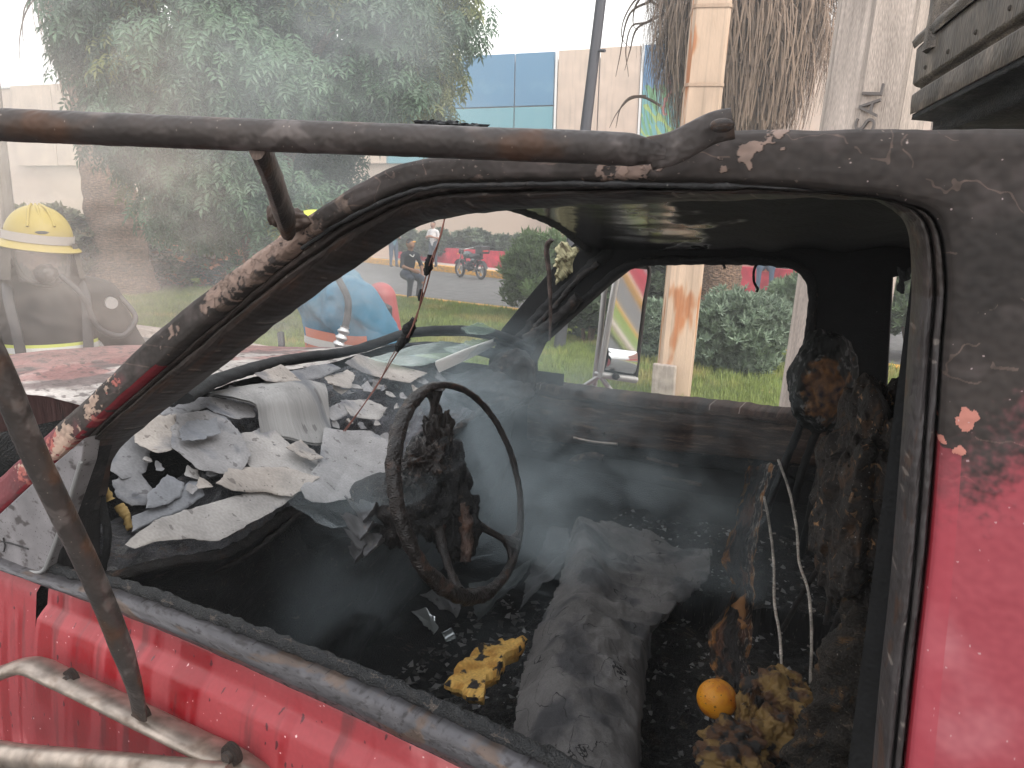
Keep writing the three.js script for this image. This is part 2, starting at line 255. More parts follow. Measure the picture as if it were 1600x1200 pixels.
// long shop building with a flat roof and big coloured cladding panels
{
  const b = thing('shopping_building', 'long flat-roofed building with beige and blue cladding panels behind the palms', 'building', [0, 0, -33], 0.185);
  const beige = mat({ ...paint(256, 256, (u, v) => { const n = fbm(u * 4, v * 4, 3), s = Math.max(0, fbm(u * 26, v * 2, 6)) * 0.16; const k = 1 + n * 0.12 - s; return [206 * k, 184 * k, 166 * k]; }), roughness: 0.85 });
  const blue = mat({ ...paint(256, 256, (u, v) => { const n = fbm(u * 3, v * 3, 8), w = sst(n, 0.1, 0.4) * 0.35; const c = mixc([62, 122, 160], [120, 160, 180], w); return c; }), roughness: 0.4 });
  const teal = mat({ ...paint(256, 256, (u, v) => { const n = fbm(u * 3, v * 3, 5), w = sst(n, 0.05, 0.4) * 0.35; return mixc([92, 152, 166], [128, 170, 178], w); }), roughness: 0.4 });
  const mural = mat({ ...paint(512, 512, (u, v) => { const a = fbm(u * 4 + v * 2, v * 7, 3), l = nz(u * 14 + v * 9, v * 4, 5), m = nz(u * 6, v * 14 + u * 8, 9); let c = v > 0.62 ? [70, 130, 178] : [86, 156, 160]; if (v < 0.66 && l > 0.12) c = [84, 150, 96]; if (v < 0.5 && m > 0.2) c = [150, 176, 84]; if (Math.abs(u - 0.45 - a * 0.2) < 0.03 && v > 0.4) c = [196, 110, 108]; return c; }, { clamp: true }), roughness: 0.5 });
  const trim = mat({ color: C(0.75, 0.75, 0.74), roughness: 0.4 });
  part(b, 'wall', box(-24, 4.4, -4.2, 84, 8.8, 8, 0.02), beige);
  const panel = (x0, x1, y0, y1, m, n = 'cladding_panel') => { const g = box((x0 + x1) / 2, (y0 + y1) / 2, 0, x1 - x0 - 0.05, y1 - y0 - 0.05, 0.18, 0.02); const q = boxUV(g, m === mural ? 1 : 3.3); if (m === mural) { const p = q.attributes.position, uv = q.attributes.uv; for (let i = 0; i < p.count; i++) uv.setXY(i, (p.getX(i) - x0) / (x1 - x0), (p.getY(i) - y0) / (y1 - y0)); } return part(b, n, q, m); };
  for (const [x0, x1] of [[-23, -19.8], [-19.8, -16.66], [-16.66, -14.85]]) { panel(x0, x1, 7.0, 9.23, blue); panel(x0, x1, 4.6, 7.0, teal); }
  for (let k = 0; k < 8; k++) { panel(-46 + k * 2.9, -43.1 + k * 2.9, 4.6, 8.9, beige); }
  panel(-14.72, -12.9, 4.6, 9.26, beige); panel(-12.9, -11.15, 4.6, 9.29, beige);
  panel(-11.05, -8.7, 4.6, 9.3, mural, 'mural_panel'); panel(-8.7, -6.3, 4.6, 9.3, mural, 'mural_panel');
  for (let k = 0; k < 4; k++) panel(-6.2 + k * 3.1, -3.1 + k * 3.1, 4.6, 9.42, beige);
  for (const x of [-14.78, -11.1, -6.25]) part(b, 'trim_strip', box(x, 6.95, 0.06, 0.09, 4.75, 0.16, 0.01), trim);
  part(b, 'parapet_cap', box(-24, 8.86, -4.2, 84.2, 0.1, 8.2, 0.02), trim);
}

// ================================================================ posts
const mRusty = mat({ ...paint(512, 1024, (u, v) => { const n = fbm(u * 5, v * 12, 3), r = sst(fbm(u * 5 + 3, v * 9, 7) + (0.22 - Math.abs(u - 0.5)) * 0.5, 0.06, 0.24), s = Math.max(0, fbm(u * 30, v * 3, 4)); const c = mixc([206, 180, 158], [178, 110, 68], r * 0.8); const k = 1 + n * 0.2 - s * 0.3; return [c[0] * k, c[1] * k, c[2] * k, 0.5 - r * 0.3 + nz(u * 80, v * 160) * 0.3]; }, { bump: true }), bumpScale: 0.003, roughness: 0.8 });
const upTo = (a, b, y) => { const t = (y - a[1]) / (b[1] - a[1]); return [lerp(a[0], b[0], t), y, lerp(a[2], b[2], t)]; };
// straight post from a to b with an n-sided section
function post(a, b, r, n, turn, uvs = 1, taper = 1) { return gridGeo(n * 2, 40, (u, v) => { const k = Math.floor(u * n * 2 + 0.01), e = (k >> 1) + (k & 1 ? 0.94 : 0.06), w = turn + (e / n) * Math.PI * 2; const q = lerp(1, taper, v); return [lerp(a[0], b[0], v) + Math.cos(w) * r * q, lerp(a[1], b[1], v), lerp(a[2], b[2], v) + Math.sin(w) * r * q]; }, (u, v) => [u * n * 0.5, v * 6 / uvs]); }
{
  const a = [-1.9942,0,-6.6025], b = upTo(a, [-1.8808,3.7654,-6.66], 7);
  const t = thing('rusty_post', 'cream square steel post streaked with rust on the lawn', 'post', a, 0);
  const d = [b[0] - a[0], b[1], b[2] - a[2]];
  const g = post([0, -0.05, 0], d, 0.215, 4, Math.PI / 4 - 0.35, 6); const nn = g.toNonIndexed(); nn.computeVertexNormals();
  part(t, 'shaft', nn, mRusty);
  for (const y of [0.75, 3.0, 3.66]) { const q = upTo([0, 0, 0], d, y); const h = post([q[0], y, q[2]], [q[0], y + 0.03, q[2]], 0.225, 4, Math.PI / 4 - 0.35, 1).toNonIndexed(); h.computeVertexNormals(); if (y > 2) part(t, 'weld_seam', h, mRusty); }
  const plate = box(0, 0.26, 0.17, 0.24, 0.36, 0.05, 0.02); plate.rotateY(-0.35 + 0.28); plate.translate(-0.02, 0, 0.02);
  part(t, 'cover_plate', boxUV(plate, 0.6), mConcrete);
  part(t, 'foot_plate', boxUV(box(0, 0.03, 0, 0.46, 0.06, 0.46, 0.01), 0.6), mConcrete);
}
const font = await new FontLoader().loadAsync('fonts/droid/droid_sans_regular.typeface.json');
{
  const a0 = [-0.3498,0.0973,-3.4], b0 = [-0.2299,2.7424,-3.4], a = upTo(a0, b0, 0), b = upTo(a0, b0, 6.5);
  const t = thing('concrete_post', 'thick many-sided concrete post close behind the cab with scratched letters', 'post', a, 0);
  const d = [b[0] - a[0], 6.5, b[2] - a[2]], g = post([0, -0.05, 0], d, 0.225, 8, 0.2, 3).toNonIndexed(); g.computeVertexNormals();
  part(t, 'shaft', g, mConcrete);
  const w = new TextGeometry('SAL', { font, size: 0.092, depth: 0.02, curveSegments: 4 }); w.center(); w.rotateZ(Math.PI / 2); const q = [-0.2488,2.2526,-3.172];
  w.scale(0.9, 1, 1); w.rotateY(-0.2); w.rotateZ(-0.12);
  w.translate(q[0] - a[0], q[1], q[2] - a[2]);
  part(t, 'lettering', w, mat({ color: C(0.17, 0.15, 0.14), roughness: 1 }));
}
{
  const a0 = [-4.3463,-0.1074,-9], b0 = [-3.9141,4.5966,-9], a = upTo(a0, b0, 0), b = upTo(a0, b0, 7.5);
  const t = thing('lamp_post', 'slim dark grey metal post rising beside the palm', 'post', a, 0), g = mat({ color: C(0.1, 0.1, 0.115), roughness: 0.5, metalness: 0.3 });
  const d = [b[0] - a[0], 7.5, b[2] - a[2]];
  part(t, 'shaft', bar([[0, 0, 0], upTo([0, 0, 0], d, 3.7), d], (s) => 0.085 - 0.03 * s, { n: 20, m: 16 }), g);
  const h = upTo([0, 0, 0], d, 4.0); part(t, 'bracket', cyl([h[0], 4.0, h[2]], [h[0] + 0.16, 3.97, h[2] + 0.05], 0.02), g);
  part(t, 'foot_plate', box(0, 0.03, 0, 0.3, 0.06, 0.3, 0.01), g);
}
{
  const a = [-13.1093,0,-6.2562], d = [0.12, 8, 0.06];
  const t = thing('concrete_post', 'pale concrete post at the far left edge behind the firefighter', 'post', a, 0);
  const g = post([0, -0.05, 0], d, 0.27, 8, 0.2, 3).toNonIndexed(); g.computeVertexNormals(); part(t, 'shaft', g, mConcrete);
}

// ================================================================ plants
const mLeaf = mat({ roughness: 0.55, transmission: 0.4 });
const mNeedle = mat({ roughness: 0.85, transmission: 0.2 });
const mBark = mat({ ...paint(256, 512, (u, v) => { const n = fbm(u * 10, v * 40, 3), g = fbm(u * 40, v * 14, 7); const k = 1 + n * 0.7 + g * 0.4; return [128 * k, 104 * k, 88 * k, 0.5 + n]; }, { bump: true }), bumpScale: 0.03, roughness: 1 });
// one hanging compound leaf: seven pointed leaflets, folded along the midrib
const spray = (() => {
  const p = [], leaf = (x, y, a, l, w) => { const ca = Math.cos(a), sa = Math.sin(a), P = (s, t, z) => [x + ca * s - sa * t, y + sa * s + ca * t, z]; const b = P(0, 0, 0), m1 = P(l * 0.4, w, 0.012), m2 = P(l * 0.4, -w, 0.012), c = P(l * 0.45, 0, -0.006), e = P(l, 0, -0.02); p.push(...b, ...c, ...m1, ...m1, ...c, ...e, ...b, ...m2, ...c, ...m2, ...e, ...c); };
  for (let k = 0; k < 3; k++) { leaf(0, -0.05 - k * 0.07, -0.55, 0.13, 0.022); leaf(0, -0.05 - k * 0.07, Math.PI + 0.55, 0.13, 0.022); }
  leaf(0, -0.22, -Math.PI / 2, 0.14, 0.024);
  const g = new THREE.BufferGeometry(); g.setAttribute('position', new THREE.Float32BufferAttribute(p, 3)); g.computeVertexNormals(); return g;
})();
const tuft = (() => { // soft conifer-like sprig
  const p = []; for (let k = 0; k < 9; k++) { const a = k * 2.4, b = 0.5 + (k % 3) * 0.35, l = 0.1 + 0.05 * (k % 2), d = [Math.cos(a) * Math.sin(b), Math.cos(b), Math.sin(a) * Math.sin(b)], s = [-Math.sin(a) * 0.014, 0, Math.cos(a) * 0.014]; p.push(s[0], s[1], s[2], -s[0], -s[1], -s[2], d[0] * l, d[1] * l, d[2] * l, d[0] * l * 0.5 - s[0] * 1.6, d[1] * l * 0.5, d[2] * l * 0.5 - s[2] * 1.6, d[0] * l * 0.5 + s[0] * 1.6, d[1] * l * 0.5, d[2] * l * 0.5 + s[2] * 1.6, d[0] * l * 1.2, d[1] * l * 1.2, d[2] * l * 1.2); }
  const g = new THREE.BufferGeometry(); g.setAttribute('position', new THREE.Float32BufferAttribute(p, 3)); g.computeVertexNormals(); return g;
})();
const smallLeaf = (() => { const p = []; for (let k = 0; k < 5; k++) { const a = k * 1.257, l = 0.07, w = 0.02, c = Math.cos(a), s = Math.sin(a); p.push(0, 0, 0, c * l * 0.5 - s * w, 0.02, s * l * 0.5 + c * w, c * l, 0.03, s * l, 0, 0, 0, c * l, 0.03, s * l, c * l * 0.5 + s * w, 0.02, s * l * 0.5 - c * w); } const g = new THREE.BufferGeometry(); g.setAttribute('position', new THREE.Float32BufferAttribute(p, 3)); g.computeVertexNormals(); return g; })();
{ // the large drooping broadleaf tree
  const base = [[-9.3305,2.1933,-8.1786][0], 0, [-9.3305,2.1933,-8.1786][2]];
  const t = thing('broadleaf_tree', 'large drooping broadleaf tree filling the upper left behind the smoke', 'tree', base, 0);
  const c = [-8.7716,4.3628,-8.3636], o = [c[0] - base[0], c[1], c[2] - base[2]];
  part(t, 'trunk', boxUV(bar([[0, -0.05, 0], [0.05, 0.9, 0.02], [-0.05, 1.9, 0.05], [o[0], 3.2, o[2]]], (s) => 0.24 - 0.08 * s, { lump: 0.25, freq: 4, n: 24, m: 18 }), 0.5), mBark);
  for (let k = 0; k < 9; k++) { const a = k * 0.7, e = [o[0] + Math.cos(a) * rr(1.2, 2.6), rr(3.2, 5.8), o[2] + Math.sin(a) * rr(1, 2.2)]; part(t, 'limb', boxUV(bar([[o[0] * 0.8, 2.5 + k * 0.12, o[2] * 0.8], [lerp(o[0], e[0], 0.5), e[1] * 0.75 + 0.6, lerp(o[2], e[2], 0.5)], e], (s) => 0.1 - 0.08 * s, { lump: 0.2, freq: 5, n: 12, m: 8 }), 0.5), mBark); }
  const spots = [];
  for (let k = 0; k < 250; k++) {
    const th = rnd() * 6.283, ph = Math.acos(rr(-0.9, 1)), sh = 0.72 + 0.34 * Math.cbrt(rnd()), lo = Math.cos(ph) < -0.1 ? 0.9 : 1;
    const q = [o[0] + Math.cos(th) * Math.sin(ph) * 2.5 * sh * lo, o[1] + Math.cos(ph) * 3.1 * sh, o[2] + Math.sin(th) * Math.sin(ph) * 2.5 * sh];
    if ((q[0] - o[0]) * 0.88 - (q[2] - o[2]) * 0.47 > 0.7 && q[1] < o[1] - 1.15) continue;
    const out = Math.atan2(q[0] - o[0], q[2] - o[2]), tone = rr(0.7, 1.3), yel = rnd() < 0.16 ? 1 : 0;
    for (let j = 0; j < 170; j++) { const r = 0.62 * Math.cbrt(rnd()), a = rnd() * 6.283, b = Math.acos(rr(-1, 1)), w = tone * rr(0.75, 1.25), dr = rr(-0.3, 1);
      spots.push([[q[0] + r * Math.sin(b) * Math.cos(a), q[1] + r * Math.cos(b) * 0.75, q[2] + r * Math.sin(b) * Math.sin(a)], rr(0.6, 1.1), dr * -0.9, out + rr(-1, 1), rr(-0.5, 0.5), [lerp(0.14, 0.24, yel) * w, lerp(0.235, 0.27, yel) * w, lerp(0.145, 0.09, yel) * w]]); }
  }
  const cr = scatter(t, 'crown', spray, mLeaf, spots); cr.userData.kind = 'stuff';
}
function shrub(name, label, base, r, n, geo, m, tint, group, scale = 1, stems = 5) {
  const t = thing(name, label, 'shrub', base, 0, group);
  for (let k = 0; k < stems; k++) { const a = k * 2.4; part(t, 'stem', bar([[Math.cos(a) * 0.05, -0.03, Math.sin(a) * 0.05], [Math.cos(a) * r[0] * 0.25, r[1] * 0.6, Math.sin(a) * r[2] * 0.25], [Math.cos(a) * r[0] * 0.6, r[1] * 1.3, Math.sin(a) * r[2] * 0.6]], (s) => 0.03 - 0.02 * s, { n: 8, m: 6 }), mBark); }
  const spots = [], cl = Math.max(10, Math.round(n / 70));
  for (let k = 0; k < cl; k++) { const th = rnd() * 6.283, ph = Math.acos(rr(-0.8, 1)), sh = 0.55 + 0.4 * rnd(), q = [Math.cos(th) * Math.sin(ph) * r[0] * sh, r[1] * 1.02 + Math.cos(ph) * r[1] * sh, Math.sin(th) * Math.sin(ph) * r[2] * sh], tone = rr(0.7, 1.3), R = Math.min(r[0], r[1], r[2]) * 0.42;
    for (let j = 0; j < n / cl; j++) { const rad = R * Math.cbrt(rnd()), a = rnd() * 6.283, b = Math.acos(rr(-1, 1)); const w = tone * rr(0.75, 1.25), c = tint(rnd()); spots.push([[q[0] + rad * Math.sin(b) * Math.cos(a), Math.max(0.03, q[1] + rad * Math.cos(b)), q[2] + rad * Math.sin(b) * Math.sin(a)], scale * rr(0.7, 1.3), rr(-0.8, 0.8), rnd() * 6.283, rr(-0.8, 0.8), [c[0] * w, c[1] * w, c[2] * w]]); } }
  const cr = scatter(t, 'crown', geo, m, spots); cr.userData.kind = 'stuff'; return t;
}
const grey = () => [0.24, 0.31, 0.225], deep = () => [0.075, 0.115, 0.055], mid = () => [0.09, 0.15, 0.07];
shrub('conifer_shrub', 'large soft grey-green shrub right of the rusty post', [-1.7725,0,-8.6517], [0.6, 0.46, 0.55], 8000, tuft, mNeedle, grey, undefined, 0.55);
shrub('conifer_shrub', 'small grey-green shrub just left of the rusty post', [-2.9261,0,-8.9403], [0.36, 0.38, 0.36], 3000, tuft, mNeedle, grey, undefined, 0.55);
shrub('conifer_shrub', 'grey-green shrub beside the concrete post', [-1.4942,0,-11.2825], [0.42, 0.55, 0.5], 5000, tuft, mNeedle, () => [0.19, 0.26, 0.16], undefined, 0.6);
shrub('conifer_shrub', 'light green conifer beyond the far windscreen pillar', [-6.2567,0,-12.1375], [0.62, 0.86, 0.6], 2600, tuft, mNeedle, () => [0.24, 0.33, 0.16], undefined, 1.0);
shrub('dark_shrub', 'dark upright shrub seen behind the far mirror', [-4.1954,0,-9.7256], [0.5, 0.72, 0.5], 2400, smallLeaf, mLeaf, deep, undefined, 1.2);
shrub('dark_shrub', 'dark leafy shrub between the far mirror and rusty post', [-4.0031,0,-11.6066], [0.62, 1.0, 0.6], 2600, smallLeaf, mLeaf, deep, undefined, 1.4);
shrub('conifer_shrub', 'shrub glimpsed through the narrow gap by the red pillar', [0.1393,0,-11.3886], [0.8, 0.85, 0.6], 2000, tuft, mNeedle, () => [0.14, 0.2, 0.1]);
for (const [p, r, l] of [
  [[-18.6781,0.6015,-27.218], [0.9, 0.55, 0.7], 'clipped round shrub behind the red wall, left of the motorcycle'],
  [[-16.6145,0.9389,-27.3518], [1.3, 0.6, 0.7], 'wide clipped hedge above the parked motorcycle'],
  [[-14.3693,0.8263,-26.8847], [1.1, 0.5, 0.7], 'clipped hedge right of the parked motorcycle, behind the red wall'],
  [[-2.9814,0.3847,-22.198], [0.9, 0.6, 0.7], 'bushy shrub behind the red wall beside the seated onlooker'],
  [[-20.554,0.8218,-27.7454], [0.8, 0.6, 0.7], 'clipped shrub behind the red wall, leftmost in the windscreen opening']]) shrub('clipped_shrub', l, [p[0], 0.4, p[2]], r, 2400, smallLeaf, mLeaf, () => [0.11, 0.155, 0.08], undefined, 2.4, 3);
for (const [p, r, l, c] of [
  [[-16.5092,0,-11.6342], [1.15, 0.95, 0.8], 'flowering bush with white and orange blooms between the palm trunks', (k) => k < 0.25 ? [0.55, 0.42, 0.36] : k < 0.4 ? [0.6, 0.26, 0.14] : mid()],
  [[-15.826,0,-13.0595], [1.1, 0.9, 0.8], 'bush with orange flowers right of the second palm trunk', (k) => k < 0.35 ? [0.6, 0.24, 0.12] : mid()],
  [[-17.3154,0,-9.2756], [1.5, 0.95, 1.0], 'broad brownish bush behind the helmeted firefighter', (k) => k < 0.3 ? [0.26, 0.19, 0.1] : [0.15, 0.16, 0.07]]]) shrub('garden_bush', l, p, r, 2600, smallLeaf, mLeaf, c, undefined, 2.6, 4);

// palms: swollen trunk, skirt of hanging dead fronds, a few stray strands
function palm(base, trunkR, top, skirt, label, strands, stray) {
  const t = thing('palm_tree', label, 'palm', base, 0);
  const H = top[1];
  const tr = gridGeo(28, 90, (u, v) => { const w = u * 6.2832, y = v * H, r = trunkR * (0.52 + 0.48 * Math.exp(-y * 0.62)) * (1 + 0.035 * Math.sin(y * 42 + Math.sin(w * 2) * 0.8) + 0.1 * fbm(Math.cos(w) * 2, Math.sin(w) * 2, y * 2)); const s = v * v; return [top[0] * s + Math.cos(w) * r, y - 0.05, top[2] * s + Math.sin(w) * r]; }, (u, v) => [u * 4, v * H]);
  part(t, 'trunk', tr, mBark);
  if (!skirt) return t;
  const [r0, yb, yt] = skirt, pos = [], col = [], rib = (P, w, c) => { for (let k = 0; k < P.length - 1; k++) { const a = P[k], b = P[k + 1], wa = w * (1 - k / P.length * 0.6), wb = w * (1 - (k + 1) / P.length * 0.6); for (const q of [[a, -wa], [a, wa], [b, wb], [a, -wa], [b, wb], [b, -wb]]) { pos.push(q[0][0] + q[1] * q[0][3], q[0][1], q[0][2] + q[1] * q[0][4]); col.push(...c); } } };
  const axis = (y) => { const s = Math.pow(clamp(y / H, 0, 1), 2); return [top[0] * s, top[2] * s]; };
  for (let k = 0; k < strands; k++) {
    const w = rnd() * 6.2832, y0 = yb + 0.5 + (yt - yb) * Math.pow(rnd(), 0.8), L = rr(0.8, 1.7), [ax, az] = axis(y0), R = r0 * (0.45 + 0.55 * sst(y0 - yb, -0.3, 2.2)) * rr(0.5, 1.02) * (1 + 0.18 * fbm(Math.cos(w) * 1.5, Math.sin(w) * 1.5, y0)), sw = rr(-0.22, 0.22), k2 = rr(0.6, 1.35);
    const P = []; for (let i = 0; i < 5; i++) { const f = i / 4, r = R * (0.35 + 0.65 * Math.min(1, f * 1.8)) - 0.12 * f * f, ww = w + sw * f; P.push([ax + Math.cos(ww) * r, Math.max(yb - 0.25 * rnd(), y0 + 0.25 * Math.sin(Math.min(1, f * 2) * 2) - L * f), az + Math.sin(ww) * r, -Math.sin(ww), Math.cos(ww)]); }
    rib(P, rr(0.005, 0.016), [0.28 * k2, 0.2 * k2, 0.15 * k2]);
  }
  const g = new THREE.BufferGeometry(); g.setAttribute('position', new THREE.Float32BufferAttribute(pos, 3)); g.setAttribute('color', new THREE.Float32BufferAttribute(col, 3)); g.computeVertexNormals();
  const sk = part(t, 'dead_frond_skirt', g, mat({ vertexColors: true, roughness: 0.9 })); sk.userData.kind = 'stuff';
  const mD = mat({ color: C(0.15, 0.105, 0.08), roughness: 0.9 });
  for (const s of stray) part(t, 'dead_frond', bar(s.map((q) => [q[0] - base[0], q[1], q[2] - base[2]]), (f) => 0.018 * (1.2 - f), { n: 24, m: 5, lump: 0.4, freq: 8 }), mD);
  return t;
}
{
  const c = [-2.6597,4.1833,-11.3887], b = [c[0], 0, c[2]];
  palm(b, 0.42, [0.03, 7.5, 0], [1.62, [-2.3637,3.3037,-11.5993][1], 7.2], 'palm with a thick skirt of dry hanging fronds behind the rusty post', 13000, [
    [[-3.6964,4.9234,-10.7099],[-3.9535,5.0499,-10.5852],[-4.1825,4.7706,-10.5821],[-4.218,4.5211,-10.6345],[-4.1062,4.3925,-10.7074]], [[-3.812,5.0327,-10.7491],[-4.125,4.8767,-10.684],[-4.2959,4.2861,-10.771],[-4.3566,4.0219,-10.8049]], [[-3.6107,4.8403,-10.761],[-3.8764,4.7241,-10.7047],[-4.0712,4.6864,-10.6459],[-4.1685,4.3932,-10.6843],[-4.1407,4.0022,-10.781]],
    [[-3.6557,3.5804,-10.9165],[-3.9016,3.6988,-10.8152],[-4.083,3.6729,-10.756],[-4.2657,3.4921,-10.7186],[-4.3853,3.2617,-10.707]], [[-3.8563,3.7163,-10.8275],[-4.0828,3.6998,-10.7513],[-4.2198,3.5558,-10.7255],[-4.2936,3.2621,-10.7421]], [[-3.8184,4.7882,-10.8161],[-4.0434,4.6678,-10.7703],[-4.1496,4.3714,-10.8056],[-4.2275,4.11,-10.8353]], [[-3.9404,5.1161,-10.68],[-4.0609,4.9411,-10.689],[-4.0865,4.7104,-10.7436],[-4.0174,4.6422,-10.7862]]]);
}
{
  const b = [-16.1163,0,-10.3317]; const c = [-17.2666,5.5529,-9.7871];
  palm(b, 0.86, [c[0] - b[0], 10, c[2] - b[2]], [0.85, [-17.3496,4.2112,-10.0571][1], 9.5], 'swollen palm trunk nearest the helmeted firefighter, dry fronds hanging at upper left', 3200, [
    [[-16.9232,6.3671,-9.6238],[-17.0895,6.0963,-9.4656],[-17.2421,5.712,-9.365],[-17.3723,5.2085,-9.3287],[-17.422,4.8337,-9.367]], [[-16.8719,6.3816,-9.7019],[-17.0247,6.0008,-9.6159],[-17.0838,5.6372,-9.6639],[-17.078,5.4965,-9.7265]], [[-17.0049,6.3215,-9.5079],[-17.1471,6.0236,-9.3987],[-17.2842,5.4679,-9.3873],[-17.2871,5.2896,-9.4481]]]);
}
palm([-18.8423,0,-14.7286], 0.62, [0.2, 9, 0], null, 'second, thinner palm trunk standing behind the first', 0, []);

// ================================================================ the burnt truck
const TB = [-0.8, 0, -0.75];
const truck = thing('burnt_truck', 'burnt-out red truck cab with empty window openings, charred roof and pillars', 'truck', TB);
const own = (g) => g.translate(-TB[0], -TB[1], -TB[2]);
const tp = (name, g, m, label) => part(truck, name, own(g), m, label);      // truck part, geometry in world coordinates
const sub = (p, name, g, m, label) => part(p, name, own(g), m, label);       // piece of a truck part

// --- materials of the wreck
const charFn = (base, o = {}) => (u, v) => {
  const S = o.s ?? 1, x = u * 8 * S, y = v * 8 * S, n = fbm(x, y, o.z ?? 1, 5), g = nz(x * 16, y * 16, 3), f = nz(x * 40, y * 40, 5), vein = Math.abs(nz(x * 1.7 + n * 2, y * 1.7, 9));
  let c = base.map((b) => b * (1 + n * 0.9 + g * 0.3));
  const ash = sst(fbm(x * 1.5 + 4, y * 1.5, 6), 0.14, 0.34) * (o.ash ?? 0.4), rust = sst(fbm(x * 1.1 + 8, y * 1.1, 2), 0.16, 0.36) * (o.rust ?? 0.4);
  c = mixc(c, o.ashc ?? [104, 98, 96], ash * (0.6 + 0.5 * g)); c = mixc(c, o.rustc ?? [92, 58, 40], rust);
  if (f > (o.fleck ?? 0.62)) c = mixc(c, [190, 182, 172], 0.75);
  if (vein < 0.02 && n > 0.02) c = mixc(c, [120, 104, 92], o.vein ?? 0.5);
  return [...c, 0.5 + n * 0.5 + g * 0.25, (o.r ?? 0.75) + n * 0.4];
};
const mChar = mat({ ...paint(512, 512, charFn([30, 27, 27]), { bump: true, rough: true }), bumpScale: 0.004, roughness: 1 });
const mBlack = mat({ ...paint(512, 512, charFn([29, 30, 32], { ash: 0.32, ashc: [88, 88, 90], rust: 0.2, rustc: [62, 50, 42], fleck: 0.66 }), { bump: true, rough: true }), bumpScale: 0.006, roughness: 1 });
const mSoot = mat({ ...paint(256, 256, charFn([13, 14, 16], { ash: 0.06, rust: 0.05, fleck: 0.8, vein: 0 }), { bump: true }), bumpScale: 0.003, roughness: 0.85 });
const mRustChar = mat({ ...paint(512, 512, charFn([58, 44, 38], { rust: 0.85, rustc: [100, 80, 66], ash: 0.7, ashc: [110, 96, 88] }), { bump: true }), bumpScale: 0.004, roughness: 0.9 });
const mRubber = mat({ ...paint(256, 256, charFn([34, 33, 34], { ash: 0.2, rust: 0.1, fleck: 0.75, vein: 0.2 }), { bump: true }), bumpScale: 0.002, roughness: 0.6 });
const mChrome = mat({ ...paint(256, 256, (u, v) => { const n = fbm(u * 9, v * 9, 2), d = sst(fbm(u * 7 + 3, v * 7, 7, 6), -0.05, 0.5) * 0.6; const c = mixc([158, 146, 136], [96, 78, 66], d); return [c[0] * (1 + n * 0.4), c[1] * (1 + n * 0.4), c[2] * (1 + n * 0.4), 0.5, 0.38 + d * 0.4]; }, { rough: true }), roughness: 1, metalness: 0.75 });
const mTube = mat({ ...paint(512, 256, (u, v) => { const n = fbm(u * 6, v * 4, 2), r = sst(fbm(u * 5 + 2, v * 5, 4), -0.05, 0.3), f = nz(u * 60, v * 60, 3); let c = mixc([66, 60, 58], [84, 62, 50], r); const a = sst(fbm(u * 9, v * 9, 8), 0.1, 0.3); c = mixc(c, [120, 112, 110], a * 0.5); if (nz(u * 170, v * 170, 6) > 0.7) c = [150, 140, 130]; return [c[0] * (1 + n * 0.5), c[1] * (1 + n * 0.5), c[2] * (1 + n * 0.5), 0.5 + f * 0.3, 0.5]; }, { bump: true }), bumpScale: 0.0012, roughness: 0.48, metalness: 0.35 });

// --- near side: roof rail, windscreen pillar and rear pillar in one pressed band round the door opening
const railO = [[-1.3657,1.1909,0],[-1.1659,1.3307,0],[-1.0373,1.4132,0],[-0.9103,1.4952,0],[-0.7753,1.5843,0],[-0.6266,1.6682,0],[-0.5561,1.7037,0],[-0.4965,1.7334,0],[-0.4421,1.7555,0],[-0.4059,1.7625,0],[-0.3584,1.7656,0],[-0.2495,1.7694,0],[-0.1243,1.7766,0],[-0.0598,1.7746,0],[-0.002,1.7724,0],[0.0501,1.7701,0],[0.1093,1.7674,0],[0.122,1.6846,0],[0.129,1.6391,0],[0.1369,1.5883,0],[0.1449,1.5359,0],[0.1532,1.4819,0],[0.1618,1.4262,0],[0.1777,1.323,0]];
const railM = [[-1.3816,1.13,0],[-1.1805,1.2628,0],[-1.0394,1.3606,0],[-0.918,1.4447,0],[-0.8003,1.5207,0],[-0.6817,1.5993,0],[-0.5398,1.6857,0],[-0.4733,1.7161,0],[-0.4133,1.7347,0],[-0.3852,1.7384,0],[-0.3451,1.7396,0],[-0.2483,1.7386,0],[-0.1688,1.7363,0],[-0.0983,1.7339,0],[-0.043,1.7288,0],[-0.0111,1.7229,0],[0.008,1.7131,0],[0.0198,1.6761,0],[0.024,1.6207,0],[0.0279,1.5631,0],[0.0313,1.503,0],[0.0334,1.4449,0],[0.0348,1.384,0],[0.0385,1.2597,0]];
const pinkSpots = [[-1.0022,1.402,0],[-1.0122,1.3866,0],[-0.9211,1.4684,0],[-0.9269,1.4487,0],[-0.877,1.4999,0],[-0.7562,1.5729,0],[-0.6851,1.6184,0],[-0.6688,1.6299,0],[-0.6374,1.6522,0],[-0.6127,1.6633,0],[-0.5931,1.6804,0],[-0.5615,1.6845,0],[-0.5479,1.6943,0],[-0.195,1.7514,0],[-0.208,1.7507,0],[-0.2268,1.7521,0],[-0.1098,1.7646,0],[-1.1075,1.3322,0],[-1.1139,1.3409,0]];
const pinkR = [0.03, 0.024, 0.013, 0.008, 0.009, 0.008, 0.016, 0.018, 0.022, 0.024, 0.02, 0.022, 0.018, 0.016, 0.012, 0.008, 0.012, 0.01, 0.008];
